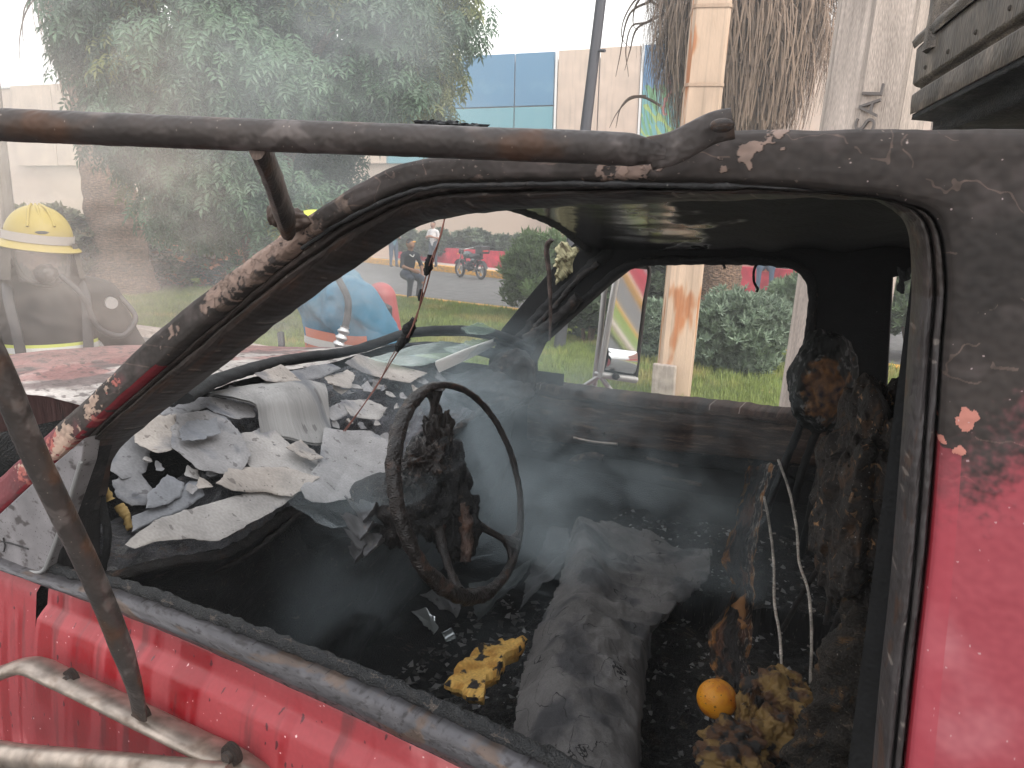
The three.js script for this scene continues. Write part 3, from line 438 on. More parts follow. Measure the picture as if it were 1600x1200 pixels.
{
  const PALE = [[0.0439,1.5835,0],[0.0427,1.578,0],[0.0425,1.5586,0],[0.0309,1.5636,0],[0.0259,1.5765,0]].map((p, i) => [p[0], p[1], [0.0052, 0.0058, 0.0032, 0.0026, 0.002][i]]), a = curve(railO), b = curve(railM), w = 2048, h = 512;
  const tx = paint(w, h, (t, u) => {
    const o = at(a, t), m = at(b, t), x = lerp(o.x, m.x, u), y = lerp(o.y, m.y, u);
    const n = fbm(x * 9, y * 9, 1, 5), g = nz(x * 160, y * 160, 3), f = nz(x * 330, y * 330, 5), blot = fbm(x * 22, y * 22, 8, 4);
    let c = [58 * (1 + n * 0.5 + g * 0.16), 51 * (1 + n * 0.5 + g * 0.16), 48 * (1 + n * 0.5 + g * 0.16)], r = 0.78, hgt = 0.5 + blot * 0.5 + g * 0.12;
    c = mixc(c, [94, 84, 82], sst(blot, 0.06, 0.3) * 0.5);
    // pale scorch lines and chalky flakes
    const vein = Math.abs(nz(x * 16 + n * 3, y * 22, 9)); if (vein < 0.016 && blot > 0.02) c = mixc(c, [140, 116, 104], 0.4 + g * 0.3);
    if (x > -0.75 && x < 0 && y > 1.6) { if (f > 0.55 && nz(x * 40, y * 40, 2) > 0.1) c = mixc(c, [150, 134, 124], 0.7); }
    // remaining red paint low on the windscreen pillar and down the rear pillar
    const red = [146, 30, 44];
    if (x < -0.55) { const k = sst(-0.98 - x + blot * 0.3 + (u - 0.5) * 0.16, -0.04, 0.06); c = mixc(c, mixc([132, 62, 68], [104, 66, 68], sst(n, -0.1, 0.3)), k * 0.85); if (u > 0.88 && x < -0.78 && blot > -0.16) { c = mixc(c, red, 0.8); hgt += 0.05; } }
    if (x > -0.06) {
      const edge = 1.515 + (x - 0.03) * 1.5 + fbm(x * 14, y * 12, 4, 6) * 0.12 + g * 0.03 + f * 0.02, k = sst(edge - y, -0.05, 0.06), film = sst(fbm(x * 10 + 3, y * 10, 6), -0.1, 0.35);
      const rp = mixc([168, 74, 84], [194, 122, 128], film * 0.8); c = mixc(c, [rp[0] * (1 + g * 0.05), rp[1] * (1 + g * 0.09), rp[2] * (1 + g * 0.07)], k); r = lerp(r, 0.42, k); hgt = lerp(hgt, 0.5 + g * 0.03, k);
      const near = u > 0.86 && y < 1.56 + blot * 0.15; if (near && u < 0.985) c = mixc(c, [180, 72, 84], 0.6); if (u >= 0.975 && y < 1.57 + blot * 0.2) c = mixc(c, [128, 24, 36], 0.8);
      // blistered paint
      const bl = sst(fbm(x * 34, y * 26, 12, 3), 0.1, 0.25) * sst(0.06 - Math.hypot((x - PALE[2][0] - 0.012) * 1.3, (y - PALE[2][1]) * 0.7), 0, 0.02); 
      for (const [qx, qy, qr] of PALE) { const d = Math.hypot(x - qx, y - qy) + fbm(x * 160, y * 160, 3) * 0.006; if (d < qr) c = [200, 132, 118]; }
      if (f > 0.68) c = mixc(c, [214, 190, 190], 0.7);
    }
    pinkSpots.forEach((q, i) => { const ax = x - q[0], ay = y - q[1], al = ax * 0.76 + ay * 0.65, ac = -ax * 0.65 + ay * 0.76; const d = Math.hypot(al * 0.62, ac * 1.25) + fbm(x * 90, y * 90, i, 6) * 0.04; if (d < pinkR[i] * 0.78) { const e = sst(pinkR[i] * 0.78 - d, 0, 0.0015); c = mixc(c, x < -0.8 ? (blot > 0.05 ? [186, 108, 98] : [196, 168, 150]) : [156, 132, 120], e * (0.85 + 0.2 * g)); hgt -= 0.3 * e; } });
    // crusted ash on the middle of the pillar
    if (x > -0.68 && x < -0.48 && y > 1.5) { const k = sst(fbm(x * 46, y * 46, 15, 6), -0.02, 0.14); c = mixc(c, [134, 114, 102], k * (0.6 + g * 0.4)); hgt += k * 0.3; }
    return [...c, hgt, r];
  }, { bump: true, rough: true, clamp: true });
  const prof = fine([[-0.1, -0.1], [-0.03, -0.06], [0, -0.03], [0.05, -0.012], [0.14, -0.003], [0.3, 0], [0.7, 0], [0.88, -0.002], [0.955, -0.006], [0.985, -0.014], [1, -0.03], [1, -0.07]], 3);
  const rail = tp('side_body', strip(railO, railM, prof, 360, 0.0022), mat({ ...tx, bumpScale: 0.004, roughness: 1 }), 'scorched near side of the cab: windscreen pillar, roof rail and red rear pillar');
}
// --- door frame round the window opening, with its seal groove
const frameI = [[-1.4531,1.0588,-0.055],[-1.1915,1.1871,-0.055],[-1.0398,1.2832,-0.055],[-1.004,1.3592,-0.055],[-0.9212,1.4212,-0.055],[-0.7592,1.5221,-0.055],[-0.6248,1.6072,-0.055],[-0.5204,1.6673,-0.055],[-0.4615,1.699,-0.055],[-0.4224,1.7096,-0.055],[-0.378,1.7155,-0.055],[-0.2714,1.7224,-0.055],[-0.1841,1.7258,-0.055],[-0.107,1.7278,-0.055],[-0.0557,1.7283,-0.055],[-0.0282,1.725,-0.055],[-0.0098,1.7118,-0.055],[-0.0003,1.6727,-0.055],[0.0039,1.6108,-0.055],[0.0074,1.5463,-0.055],[0.0107,1.4789,-0.055],[0.0134,1.414,-0.055],[0.0149,1.3458,-0.055],[0.0204,1.2073,-0.055]];
{
  const prof = fine([[0.0, -0.06], [0.02, -0.02], [0.06, -0.012], [0.16, -0.006], [0.24, -0.004], [0.28, -0.011], [0.33, -0.011], [0.37, 0.002], [0.5, 0.01], [0.68, 0.014], [0.82, 0.012], [0.93, 0.006], [1, 0], [1.0, -0.02]], 3);
  const a = curve(railM), b = curve(frameI);
  const tx = paint(2048, 256, (t, u) => { const o = at(a, t), m = at(b, t), x = lerp(o.x, m.x, u), y = lerp(o.y, m.y, u), n = fbm(x * 12, y * 12, 3, 5), g = nz(x * 140, y * 140, 6), al = fbm(t * 60, u * 4, 2, 4);
    let c = [54 * (1 + n * 0.6 + g * 0.2), 46 * (1 + n * 0.6 + g * 0.2), 43 * (1 + n * 0.6 + g * 0.2)];
    if (x > -0.05 && y < 1.66) c = mixc(c, [82, 80, 83], 0.5 + n * 0.6);
    c = mixc(c, [86, 58, 44], sst(al, 0.08, 0.3) * 0.55 * sst(u, 0.35, 0.6)); if (g > 0.6) c = mixc(c, [150, 140, 132], 0.6);
    return [...c, 0.5 + n * 0.5 + al * 0.5 + g * 0.15]; }, { bump: true, clamp: true });
  tp('door_frame', strip(railM, frameI, prof, 360, 0.003), mat({ ...tx, bumpScale: 0.004, roughness: 0.5 }));
  // melted seal lying in the groove over the door
  const seal = curve(railM); const P = []; for (let i = 0; i <= 60; i++) { const t = 0.26 + 0.34 * i / 60, p = at(a, t), q = at(b, t); p.lerp(q, 0.1 + 0.06 * fbm(i * 0.4, 3, 2)); P.push([p.x, p.y, -0.004]); }
  tp('window_seal', bar(P, (t) => 0.0022 * (1 + 0.8 * fbm(t * 30, 1, 1)) * sst(1 - t, 0, 0.2), { n: 240, m: 8, lump: 0.5, freq: 120 }), mRubber);
}
// --- roof
{
  const inner = (u, v) => { const f = [lerp(-0.4, -0.83, u), lerp(1.735, 1.642, u), lerp(-0.07, -1.47, u)], k = [0.32, lerp(1.75, 1.68, u), lerp(-0.07, -1.47, u)], arch = 0.022 * Math.sin(u * Math.PI); return [lerp(f[0], k[0], v), lerp(f[1], k[1], v) + arch + 0.006 * Math.sin(v * 40) * sst(v, 0.3, 0.4) + 0.006 * fbm(lerp(f[0], k[0], v) * 7, f[2] * 5, 4), f[2]]; };
  tp('headliner', gridGeo(70, 50, inner, (u, v) => [u, v]), mat({ ...paint(512, 512, (u, v) => { const q = charFn([17, 17, 17], { ash: 0.06, rust: 0.1, vein: 0.05, fleck: 0.85 })(u, v), wet = sst(0.3 - v + 0.3 * fbm(u * 5, v * 9, 4), 0, 0.08); return [q[0], q[1], q[2], lerp(q[3], 0.5 + 0.2 * fbm(u * 4, v * 6, 2), wet), lerp(0.9, 0.16, wet)]; }, { bump: true, rough: true, clamp: true }), bumpScale: 0.004, roughness: 1 }));
  tp('roof_skin', gridGeo(40, 30, (u, v) => { const p = inner(u, v); return [p[0] - 0.02 * (1 - v), p[1] + 0.022 + 0.012 * Math.sin(u * Math.PI), p[2]]; }, (u, v) => [u * 4, v * 3]), mChar);
  const P0 = inner(0, 0), hd = []; for (let i = 0; i <= 10; i++) { const p = inner(i / 10, 0); hd.push([p[0] - 0.012, p[1] + 0.006, p[2]]); }
  tp('windscreen_header', bar(hd, 0.011, { n: 60, m: 10, lump: 0.35, freq: 40, flat: () => 1.5 }), mBlack);
  // flakes of peeled crust standing on the roof edge
  for (let i = 0; i < 7; i++) { const q = [[-0.4761,1.807,-0.12],[-0.458,1.8036,-0.12],[-0.4459,1.8044,-0.12],[-0.4324,1.8019,-0.12],[-0.4222,1.8008,-0.12],[-0.4168,1.7993,-0.12],[-0.4662,1.8046,-0.12]][i]; tp('crust_flake', lump(q, [rr(0.008, 0.016), rr(0.004, 0.008), 0.012], 0.7, 1.8, 1, { s: i * 3 }), mBlack); }
}
// --- far side of the cab
{
  const win = [[-1.0118,1.1816,-1.5],[-1.0197,1.2908,-1.5],[-0.9903,1.3549,-1.5],[-0.8855,1.4527,-1.5],[-0.7867,1.5449,-1.5],[-0.7204,1.5981,-1.5],[-0.664,1.6167,-1.5],[-0.4745,1.6292,-1.5],[-0.2996,1.6307,-1.5],[-0.2511,1.6194,-1.5],[-0.2249,1.591,-1.5],[-0.2124,1.5421,-1.5],[-0.2172,1.3815,-1.5],[-0.2243,1.2022,-1.5]];
  const slot = [[-0.0442,1.6076,-1.5],[0.0188,1.6291,-1.5],[0.2735,1.6369,-1.5],[0.3355,1.1926,-1.5],[-0.013,1.1334,-1.5]];
  const outer = [[-1.1687,1.0042,-1.5],[-1.1497,1.288,-1.5],[-1.1049,1.392,-1.5],[-0.9957,1.5201,-1.5],[-0.8832,1.648,-1.5],[-0.7776,1.7566,-1.5],[-0.6296,1.8097,-1.5],[0.3192,1.8054,-1.5],[0.4386,1.1486,-1.5],[0.0324,1.02,-1.5],[-0.4616,0.9795,-1.5]];
  tp('far_side_frame', boxUV(slab(outer, -1.44, 0.07, 0.004, [win.slice().reverse(), slot.slice().reverse()]), 0.4), mSoot);
  const ring = [...win.slice(2, 14)].map((p) => [p[0], p[1], -1.435]);
  tp('far_window_seal', bar(ring, 0.012, { n: 120, m: 8, lump: 0.5, freq: 50 }), mBlack);
  // thickened windscreen pillar with peeling layers
  tp('far_windscreen_pillar', bar([[-1.0553,1.354,-1.46],[-0.974,1.4499,-1.46],[-0.8723,1.552,-1.46],[-0.7758,1.6336,-1.46],[-0.7038,1.721,-1.46]], 0.035, { n: 60, m: 14, lump: 0.5, freq: 22, flat: () => 0.7 }), mBlack);
  tp('far_pillar_trim', bar([[-1.0026,1.3759,-1.4],[-0.9234,1.4305,-1.4],[-0.8539,1.4916,-1.4],[-0.8346,1.5113,-1.4]], 0.016, { n: 40, m: 10, lump: 0.7, freq: 40 }), mChar);
  tp('far_pillar_trim', bar([[-0.9756,1.413,-1.4],[-0.9086,1.4825,-1.4],[-0.8427,1.5602,-1.4],[-0.7803,1.6098,-1.4]], 0.008, { n: 60, m: 8, lump: 1.2, freq: 60 }), mChar);
  // drooping strap and torn insulation at the top corner
  tp('hanging_strap', bar([[-0.8994,1.6741,-1.34],[-0.9126,1.6544,-1.34],[-0.9039,1.5745,-1.34],[-0.8968,1.4844,-1.34],[-0.8956,1.3887,-1.34]], (t) => 0.012 * (1 - 0.62 * t), { n: 60, m: 10, lump: 0.7, freq: 50, flat: () => 0.6 }), mat({ ...paint(256, 256, charFn([74, 62, 58], { ash: 0.8, rust: 0.3 }), { bump: true }), bumpScale: 0.003 }));
  const ins = sheet([[-0.9147,1.6537,-1.4],[-0.9,1.6667,-1.42],[-0.8679,1.6546,-1.44],[-0.8233,1.6356,-1.46],[-0.8598,1.5996,-1.45],[-0.9161,1.548,-1.42],[-0.9172,1.608,-1.4]], 0.016, { jag: 0.014, wrinkle: 0.016, curl: 0.02, n: 120, uvs: 0.2 });
  tp('torn_insulation', ins, mat({ ...paint(256, 256, (u, v) => { const n = fbm(u * 12, v * 12, 4), d = sst(fbm(u * 9, v * 9, 9), 0.08, 0.3); const c = mixc([206, 198, 158], [120, 110, 86], d); return [c[0] * (1 + n * 0.5), c[1] * (1 + n * 0.5), c[2] * (1 + n * 0.5), 0.5 + n]; }, { bump: true }), bumpScale: 0.01 }), 'torn yellowish insulation at the far windscreen corner');
  // the far door's upper edge and its charred inner skin
  const dTop = [[-1.002,1.2223,-1.42],[-0.8411,1.2181,-1.42],[-0.6424,1.2204,-1.42],[-0.4252,1.2272,-1.42],[-0.2118,1.2305,-1.42],[-0.091,1.236,-1.42]], dLow = [[-0.9872,1.0574,-1.4],[-0.8263,1.0706,-1.4],[-0.628,1.0888,-1.4],[-0.4111,1.104,-1.4],[-0.2376,1.1138,-1.4],[-0.0778,1.1245,-1.4]];
  const fd = tp('far_door', strip(dTop, dLow, fine([[-0.1, -0.09], [-0.1, -0.01], [0, 0], [0.08, 0.004], [0.12, -0.004], [0.2, 0], [0.85, 0.008], [0.95, 0.004], [1, -0.02], [1.05, -0.03]], 3), 160, 0.006), mRustChar, 'rust-scorched upper edge of the far door');
  const dBot = dLow.map((p) => [p[0], 0.45, p[2] - 0.01]);
  sub(fd, 'inner_skin', gridGeo(90, 60, (u, v) => { const a = at(curve(dLow), u), y = lerp(a.y + 0.02, 0.45, v); return [a.x, y, a.z - 0.02 + 0.02 * fbm(a.x * 6, y * 6, 3) - 0.03 * sst(v, 0.08, 0.12) * (1 - sst(v, 0.5, 0.55))]; }, (u, v) => [u * 2.4, v * 2]), mBlack);
  sub(fd, 'outer_skin', gridGeo(20, 10, (u, v) => { const a = at(curve(dTop), u); return [a.x, lerp(a.y - 0.01, 0.45, v), -1.52 - 0.03 * Math.sin(v * 3)]; }), mat({ color: C(0.3, 0.02, 0.03), roughness: 0.4 }));
  sub(fd, 'door_pull', bar([[-0.8324,1.0217,-1.385],[-0.7981,1.0434,-1.385],[-0.7579,1.054,-1.385],[-0.7337,1.0503,-1.385]], 0.011, { n: 20, m: 8, lump: 0.4 }), mRustChar);
  sub(fd, 'trim_rail', bar([[-0.8313,1.0961,-1.39],[-0.7719,1.0936,-1.39],[-0.6926,1.0983,-1.39]], 0.004, { n: 20, m: 6, lump: 0.4 }), mChrome);
  for (const q of [[-0.8325,1.1286,-1.385],[-0.7854,1.1258,-1.385],[-0.7373,1.1253,-1.385],[-0.6977,1.1198,-1.385]]) sub(fd, 'screw_plate', box(q[0], q[1], q[2], 0.012, 0.01, 0.012, 0.003), mRustChar);
  for (const s of [[[-0.5492,1.0292,-1.37],[-0.5128,1.0284,-1.37],[-0.4716,1.0286,-1.37],[-0.4398,1.0271,-1.37]], [[-0.5985,1.077,-1.37],[-0.5428,1.0715,-1.37],[-0.5066,1.0703,-1.37]]]) sub(fd, 'window_track', bar(s, 0.005, { n: 24, m: 6, lump: 0.9, freq: 60 }), mRustChar);
  // lining behind the far pillar, bent tab and wires hanging over the opening
  for (const s of [[[-0.4618,1.6315,-1.43],[-0.4445,1.6238,-1.43],[-0.4372,1.6157,-1.43],[-0.4367,1.6091,-1.43]], [[-0.3507,1.6323,-1.43],[-0.3601,1.6124,-1.43],[-0.359,1.5795,-1.43],[-0.3477,1.5603,-1.43],[-0.3503,1.5536,-1.43]]]) tp('loose_wire', bar(s, 0.0035, { n: 24, m: 6, lump: 0.4 }), mSoot);
  const flap = sheet([[-0.0142,1.6693,-0.3],[-0.001,1.6672,-0.3],[0,1.6581,-0.3],[-0.0055,1.6552,-0.3],[-0.0044,1.6408,-0.3],[-0.0087,1.6419,-0.3],[-0.0125,1.6549,-0.3]], 0.004, { jag: 0.006, wrinkle: 0.01, n: 70 }); tp('burnt_flap', flap, mBlack);
}
// --- cab shell that closes the space: floor, bulkhead, back wall, door linings
tp('floor_pan', gridGeo(50, 50, (u, v) => [lerp(-1.62, 0.36, u), 0.52 + 0.03 * fbm(u * 12, v * 12, 2), lerp(-0.06, -1.46, v)], (u, v) => [u * 4, v * 3]), mBlack);
tp('far_kick_panel', gridGeo(30, 30, (u, v) => [lerp(-1.55, -0.9, u), lerp(0.45, 1.27, v), -1.46 + 0.02 * fbm(u * 6, v * 6, 8)], (u, v) => [u * 1.5, v * 2]), mBlack);
tp('bulkhead', gridGeo(30, 30, (u, v) => [-1.5 + 0.03 * fbm(u * 6, v * 6, 3), lerp(0.5, 1.3, v), lerp(-0.05, -1.47, u)], (u, v) => [u * 3, v * 2]), mBlack);
{
  const o = [[-1.47, 0.5], [-0.05, 0.5], [-0.05, 1.74], [-1.47, 1.69]], h = [[-1.3, 1.3], [-0.25, 1.3], [-0.25, 1.62], [-1.3, 1.6]];
  const g = slab(o, 0, 0.05, 0, [h.reverse()]); g.rotateY(-Math.PI / 2); g.translate(0.38, 0, 0); tp('back_wall', boxUV(g, 0.5), mBlack);
}
const beltT = [[-1.309,1.1812,0],[-1.0792,1.1863,0],[-0.9126,1.2026,0],[-0.7578,1.2055,0],[-0.563,1.2045,0],[-0.4524,1.2021,0],[-0.3698,1.1972,0],[-0.2522,1.1882,0],[-0.1616,1.179,0]], beltB = [[-1.3125,1.167,0],[-1.0882,1.1727,0],[-0.8487,1.1767,0],[-0.7024,1.174,0],[-0.5747,1.1683,0],[-0.4532,1.1625,0],[-0.3697,1.1579,0],[-0.251,1.1514,0],[-0.1597,1.1456,0]];
tp('door_lining', gridGeo(80, 40, (u, v) => { const p = at(curve(beltT), u); return [p.x + 0.02, lerp(p.y - 0.16, 0.5, v), -0.062 - 0.03 * v + 0.014 * fbm(p.x * 9, v * 9, 4)]; }, (u, v) => [u * 2.6, v * 2]), mBlack);
tp('door_lining', gridGeo(20, 40, (u, v) => [lerp(0.0, 0.36, u), lerp(0.5, 1.74, v), -0.09], (u, v) => [u, v * 3]), mSoot);
// --- beltline: bright moulding, charred weatherstrip, red door skin
{
  const mTrim = mat({ ...paint(1024, 128, (u, v) => { const n = fbm(u * 30, v * 3, 2), s = sst(fbm(u * 90, v * 6, 7, 6), 0.0, 0.4), g = nz(u * 400, v * 40, 3); let c = mixc([88, 86, 89], [44, 40, 38], s * (0.35 + 0.65 * sst(v, 0.55, 0.95))); c = mixc(c, [110, 84, 66], sst(fbm(u * 18, v * 2, 12), 0.12, 0.3) * 0.5); if (g > 0.62) c = [46, 40, 40]; return [c[0] * (1 + n * 0.3), c[1] * (1 + n * 0.3), c[2] * (1 + n * 0.3), 0.5 + n * 0.3 - s * 0.2, 0.42 + s * 0.3]; }, { bump: true, rough: true, clamp: true }), bumpScale: 0.002, roughness: 1, metalness: 0.45 });
  tp('belt_moulding', strip(beltT, beltB, fine([[-0.02, -0.02], [-0.01, -0.004], [0, 0.004], [0.15, 0.012], [0.5, 0.016], [0.85, 0.011], [0.97, 0.002], [1, -0.01]], 3), 200, 0.0015), mTrim, 'sooty bright moulding along the bottom of the window');
  tp('sill_ledge', gridGeo(120, 6, (u, v) => { const p = at(curve(beltT), u); return [p.x + 0.01 * v, p.y - 0.004 - 0.16 * v + 0.004 * fbm(p.x * 30, v * 3, 2), -0.005 - 0.055 * v]; }, (u, v) => [u * 6, v * 0.4]), mBlack);
  const ws = beltT.map((p) => [p[0], p[1] + 0.004, p[2] - 0.012]);
  tp('weatherstrip', bar(ws, (t) => 0.0085 * (1 + 0.3 * fbm(t * 40, 2, 1)), { n: 260, m: 10, lump: 0.9, freq: 55 }), mBlack);
  for (const s of [[[-0.6167,1.1688,-0.035],[-0.5768,1.1781,-0.035],[-0.5319,1.1825,-0.035],[-0.4893,1.1783,-0.035]], [[-0.5756,1.1808,-0.045],[-0.5257,1.1856,-0.045],[-0.4785,1.1811,-0.045],[-0.4585,1.178,-0.045]], [[-0.4491,1.1869,-0.03],[-0.4145,1.183,-0.03],[-0.3729,1.1776,-0.03],[-0.3409,1.1755,-0.03]]]) tp('weatherstrip_lip', bar(s, 0.006, { n: 60, m: 8, lump: 0.9, freq: 70, flat: () => 0.5 }), mBlack, 'broken strip of weatherstrip lifted off the sill');
  tp('weatherstrip_lip', bar([[-0.4438,1.1895,-0.03],[-0.4316,1.1881,-0.03],[-0.4161,1.1872,-0.03]], 0.0025, { n: 20, m: 6 }), mChrome);
}
const redPaint = (x, y) => {
  const n = fbm(x * 6, y * 6, 3), g = nz(x * 200, y * 200, 4), col = nz(x * 16, 3.3, 1) * 0.7 + nz(x * 41, 9.1, 2) * 0.5 + fbm(x * 30, y * 3, 5) * 0.7, wash = sst(col, 0.08, 0.3) * sst(fbm(x * 5, y * 7, 11) + 0.3, 0, 0.3), dirt = nz(x * 120 + 4, y * 60, 8);
  let c = mixc([160, 56, 62], [142, 14, 26], wash); c = mixc(c, [92, 44, 46], sst(fbm(x * 34, y * 4, 21, 5), 0.1, 0.3) * 0.5); c = mixc(c, [202, 118, 120], sst(n + fbm(x * 26, y * 9, 2) * 0.5, 0.14, 0.44) * (1 - wash) * 0.75);
  if (dirt > 0.6) c = mixc(c, [74, 26, 34], 0.8); if (g > 0.66) c = [226, 196, 196];
  return [...c.map((k) => k * (1 + g * 0.04)), 0.5 + g * 0.06 - (dirt > 0.6 ? 0.2 : 0), 0.34 + (1 - wash) * 0.22];
};
{
  const x0 = -1.75, x1 = 0.4, y0 = 0.5, y1 = 1.25, tx = paint(2048, 1024, (u, v) => redPaint(lerp(x0, x1, u), lerp(y0, y1, v)), { bump: true, rough: true, clamp: true });
  const mRed = mat({ ...tx, bumpScale: 0.0015, roughness: 1, clearcoat: 0.25, clearcoatRoughness: 0.3 });
  const skin = (tA, tB, zo) => { const b = new THREE.CatmullRomCurve3(beltB.map(V), false, 'centripetal'), rows = [[0, -0.012], [0.008, -0.002], [0.02, 0.0], [0.05, 0.003], [0.062, 0.012], [0.075, 0.02], [0.1, 0.024], [0.2, 0.034], [0.35, 0.042], [0.55, 0.04], [0.8, 0.02], [1, -0.02]], F = fine(rows, 3);
    return gridGeo(120, F.length - 1, (u, v) => { const p = at(b, lerp(tA, tB, u)), [k, dz] = F[Math.round(v * (F.length - 1))]; return [p.x, p.y - 0.002 - k * 0.62, dz + zo]; }, (u, v) => { const p = at(b, lerp(tA, tB, u)), k = F[Math.round(v * (F.length - 1))][0]; return [(p.x - x0) / (x1 - x0), (p.y - 0.002 - k * 0.62 - y0) / (y1 - y0)]; }); };
  tp('door_skin', skin(0.1315, 1, 0), mRed, 'red door skin streaked by water and powder');
  const fe = gridGeo(40, 30, (u, v) => { const x = lerp(-2.5, -1.102, u), y = lerp(1.17 - (x + 1.1) * 0.02, 0.62, v); return [x, y, 0.03 * Math.sin(v * 2.6) - 0.012 * (v < 0.02 ? 1 : 0)]; }, (u, v) => [lerp(-2.5, -1.102, u) / 2.15 + 0.81, 0.9 - v * 0.7]);
  tp('front_wing', fe, mRed);
  const qx = gridGeo(30, 20, (u, v) => [lerp(0.36, 1.6, u), lerp(1.74, 0.5, v), -0.02], (u, v) => [u, v]); // rear of the cab side, outside the frame
  tp('cab_side', qx, mRed);
  const low = gridGeo(40, 6, (u, v) => [lerp(-0.3, 0.36, u), lerp(1.12, 0.5, v), 0.012 * Math.sin(v * 3)], (u, v) => [u, v * 0.8]);
  tp('sill_panel', low, mRed);
}
// grey corner plate of the deleted vent window and its black post
{
  const pl = [[-1.4906,1.0457,-0.02],[-1.2239,1.2385,-0.02],[-1.0686,1.3451,-0.02],[-0.9777,1.4045,-0.02],[-0.9951,1.3684,-0.02],[-1.0488,1.2812,-0.02],[-1.1171,1.1683,-0.02],[-1.2428,1.1512,-0.02],[-1.4656,1.1377,-0.02]];
  const g = boxUV(slab([[-1.3673,1.1399,-0.004],[-1.1902,1.2532,-0.004],[-1.0395,1.3557,-0.004],[-0.9526,1.4123,-0.004],[-0.9666,1.3776,-0.004],[-1.0204,1.2925,-0.004],[-1.0849,1.1842,-0.004],[-1.2088,1.1672,-0.004]], -0.004, 0.02, 0.002), 0.3);
  const cp = tp('corner_plate', g, mat({ ...paint(512, 512, (u, v) => { const n = fbm(u * 6, v * 6, 2), s = sst(fbm(u * 9, v * 16, 5), 0.12, 0.3), g = nz(u * 110, v * 110, 3); let c = mixc([136, 132, 134], [84, 78, 78], s); if (g > 0.58) c = [70, 64, 64]; return [c[0] * (1 + n * 0.3), c[1] * (1 + n * 0.3), c[2] * (1 + n * 0.3), 0.5, 0.5]; }), roughness: 0.55, metalness: 0.3 }), 'grey metal corner plate ahead of the door window');
  sub(cp, 'edge_fold', bar([[-1.1964,1.1716,0.002],[-1.1431,1.1784,0.002],[-1.0814,1.1907,0.002],[-1.0569,1.2199,0.002],[-1.0023,1.305,0.002],[-0.958,1.3807,0.002]], 0.003, { n: 40, m: 6 }), mTrimGrey());
  for (const s of [[[-1.1877,1.2133,0],[-1.156,1.2163,0],[-1.1156,1.2174,0]], [[-1.1808,1.2211,0],[-1.1782,1.2091,0],[-1.1842,1.1972,0]]]) sub(cp, 'soot_scratch', bar(s, 0.0012, { n: 10, m: 5, lump: 0.8, freq: 200 }), mRubber);
  tp('vent_post', strip([[-0.9515,1.4195,-0.012],[-0.9911,1.3498,-0.012],[-1.03,1.2781,-0.012],[-1.0927,1.1726,-0.012],[-1.1052,1.1399,-0.012]], [[-0.9846,1.3911,-0.055],[-1.02,1.3319,-0.055],[-1.035,1.2741,-0.055],[-1.0498,1.1987,-0.055],[-1.0501,1.1351,-0.055]], fine([[0, -0.04], [0.05, -0.006], [0.3, 0.01], [0.6, 0.012], [0.9, 0.006], [1, 0], [1, -0.012]], 3), 90, 0.004), mRubber);
  tp('vent_post_lining', bar([[-1.0097,1.3737,-0.07],[-1.0358,1.2994,-0.07],[-1.0308,1.2286,-0.07],[-1.0518,1.1709,-0.07]], 0.006, { n: 40, m: 10, lump: 0.8, freq: 40 }), mSoot);
}
function mTrimGrey() { return mat({ color: C(0.3, 0.3, 0.3), roughness: 0.45, metalness: 0.4 }); }

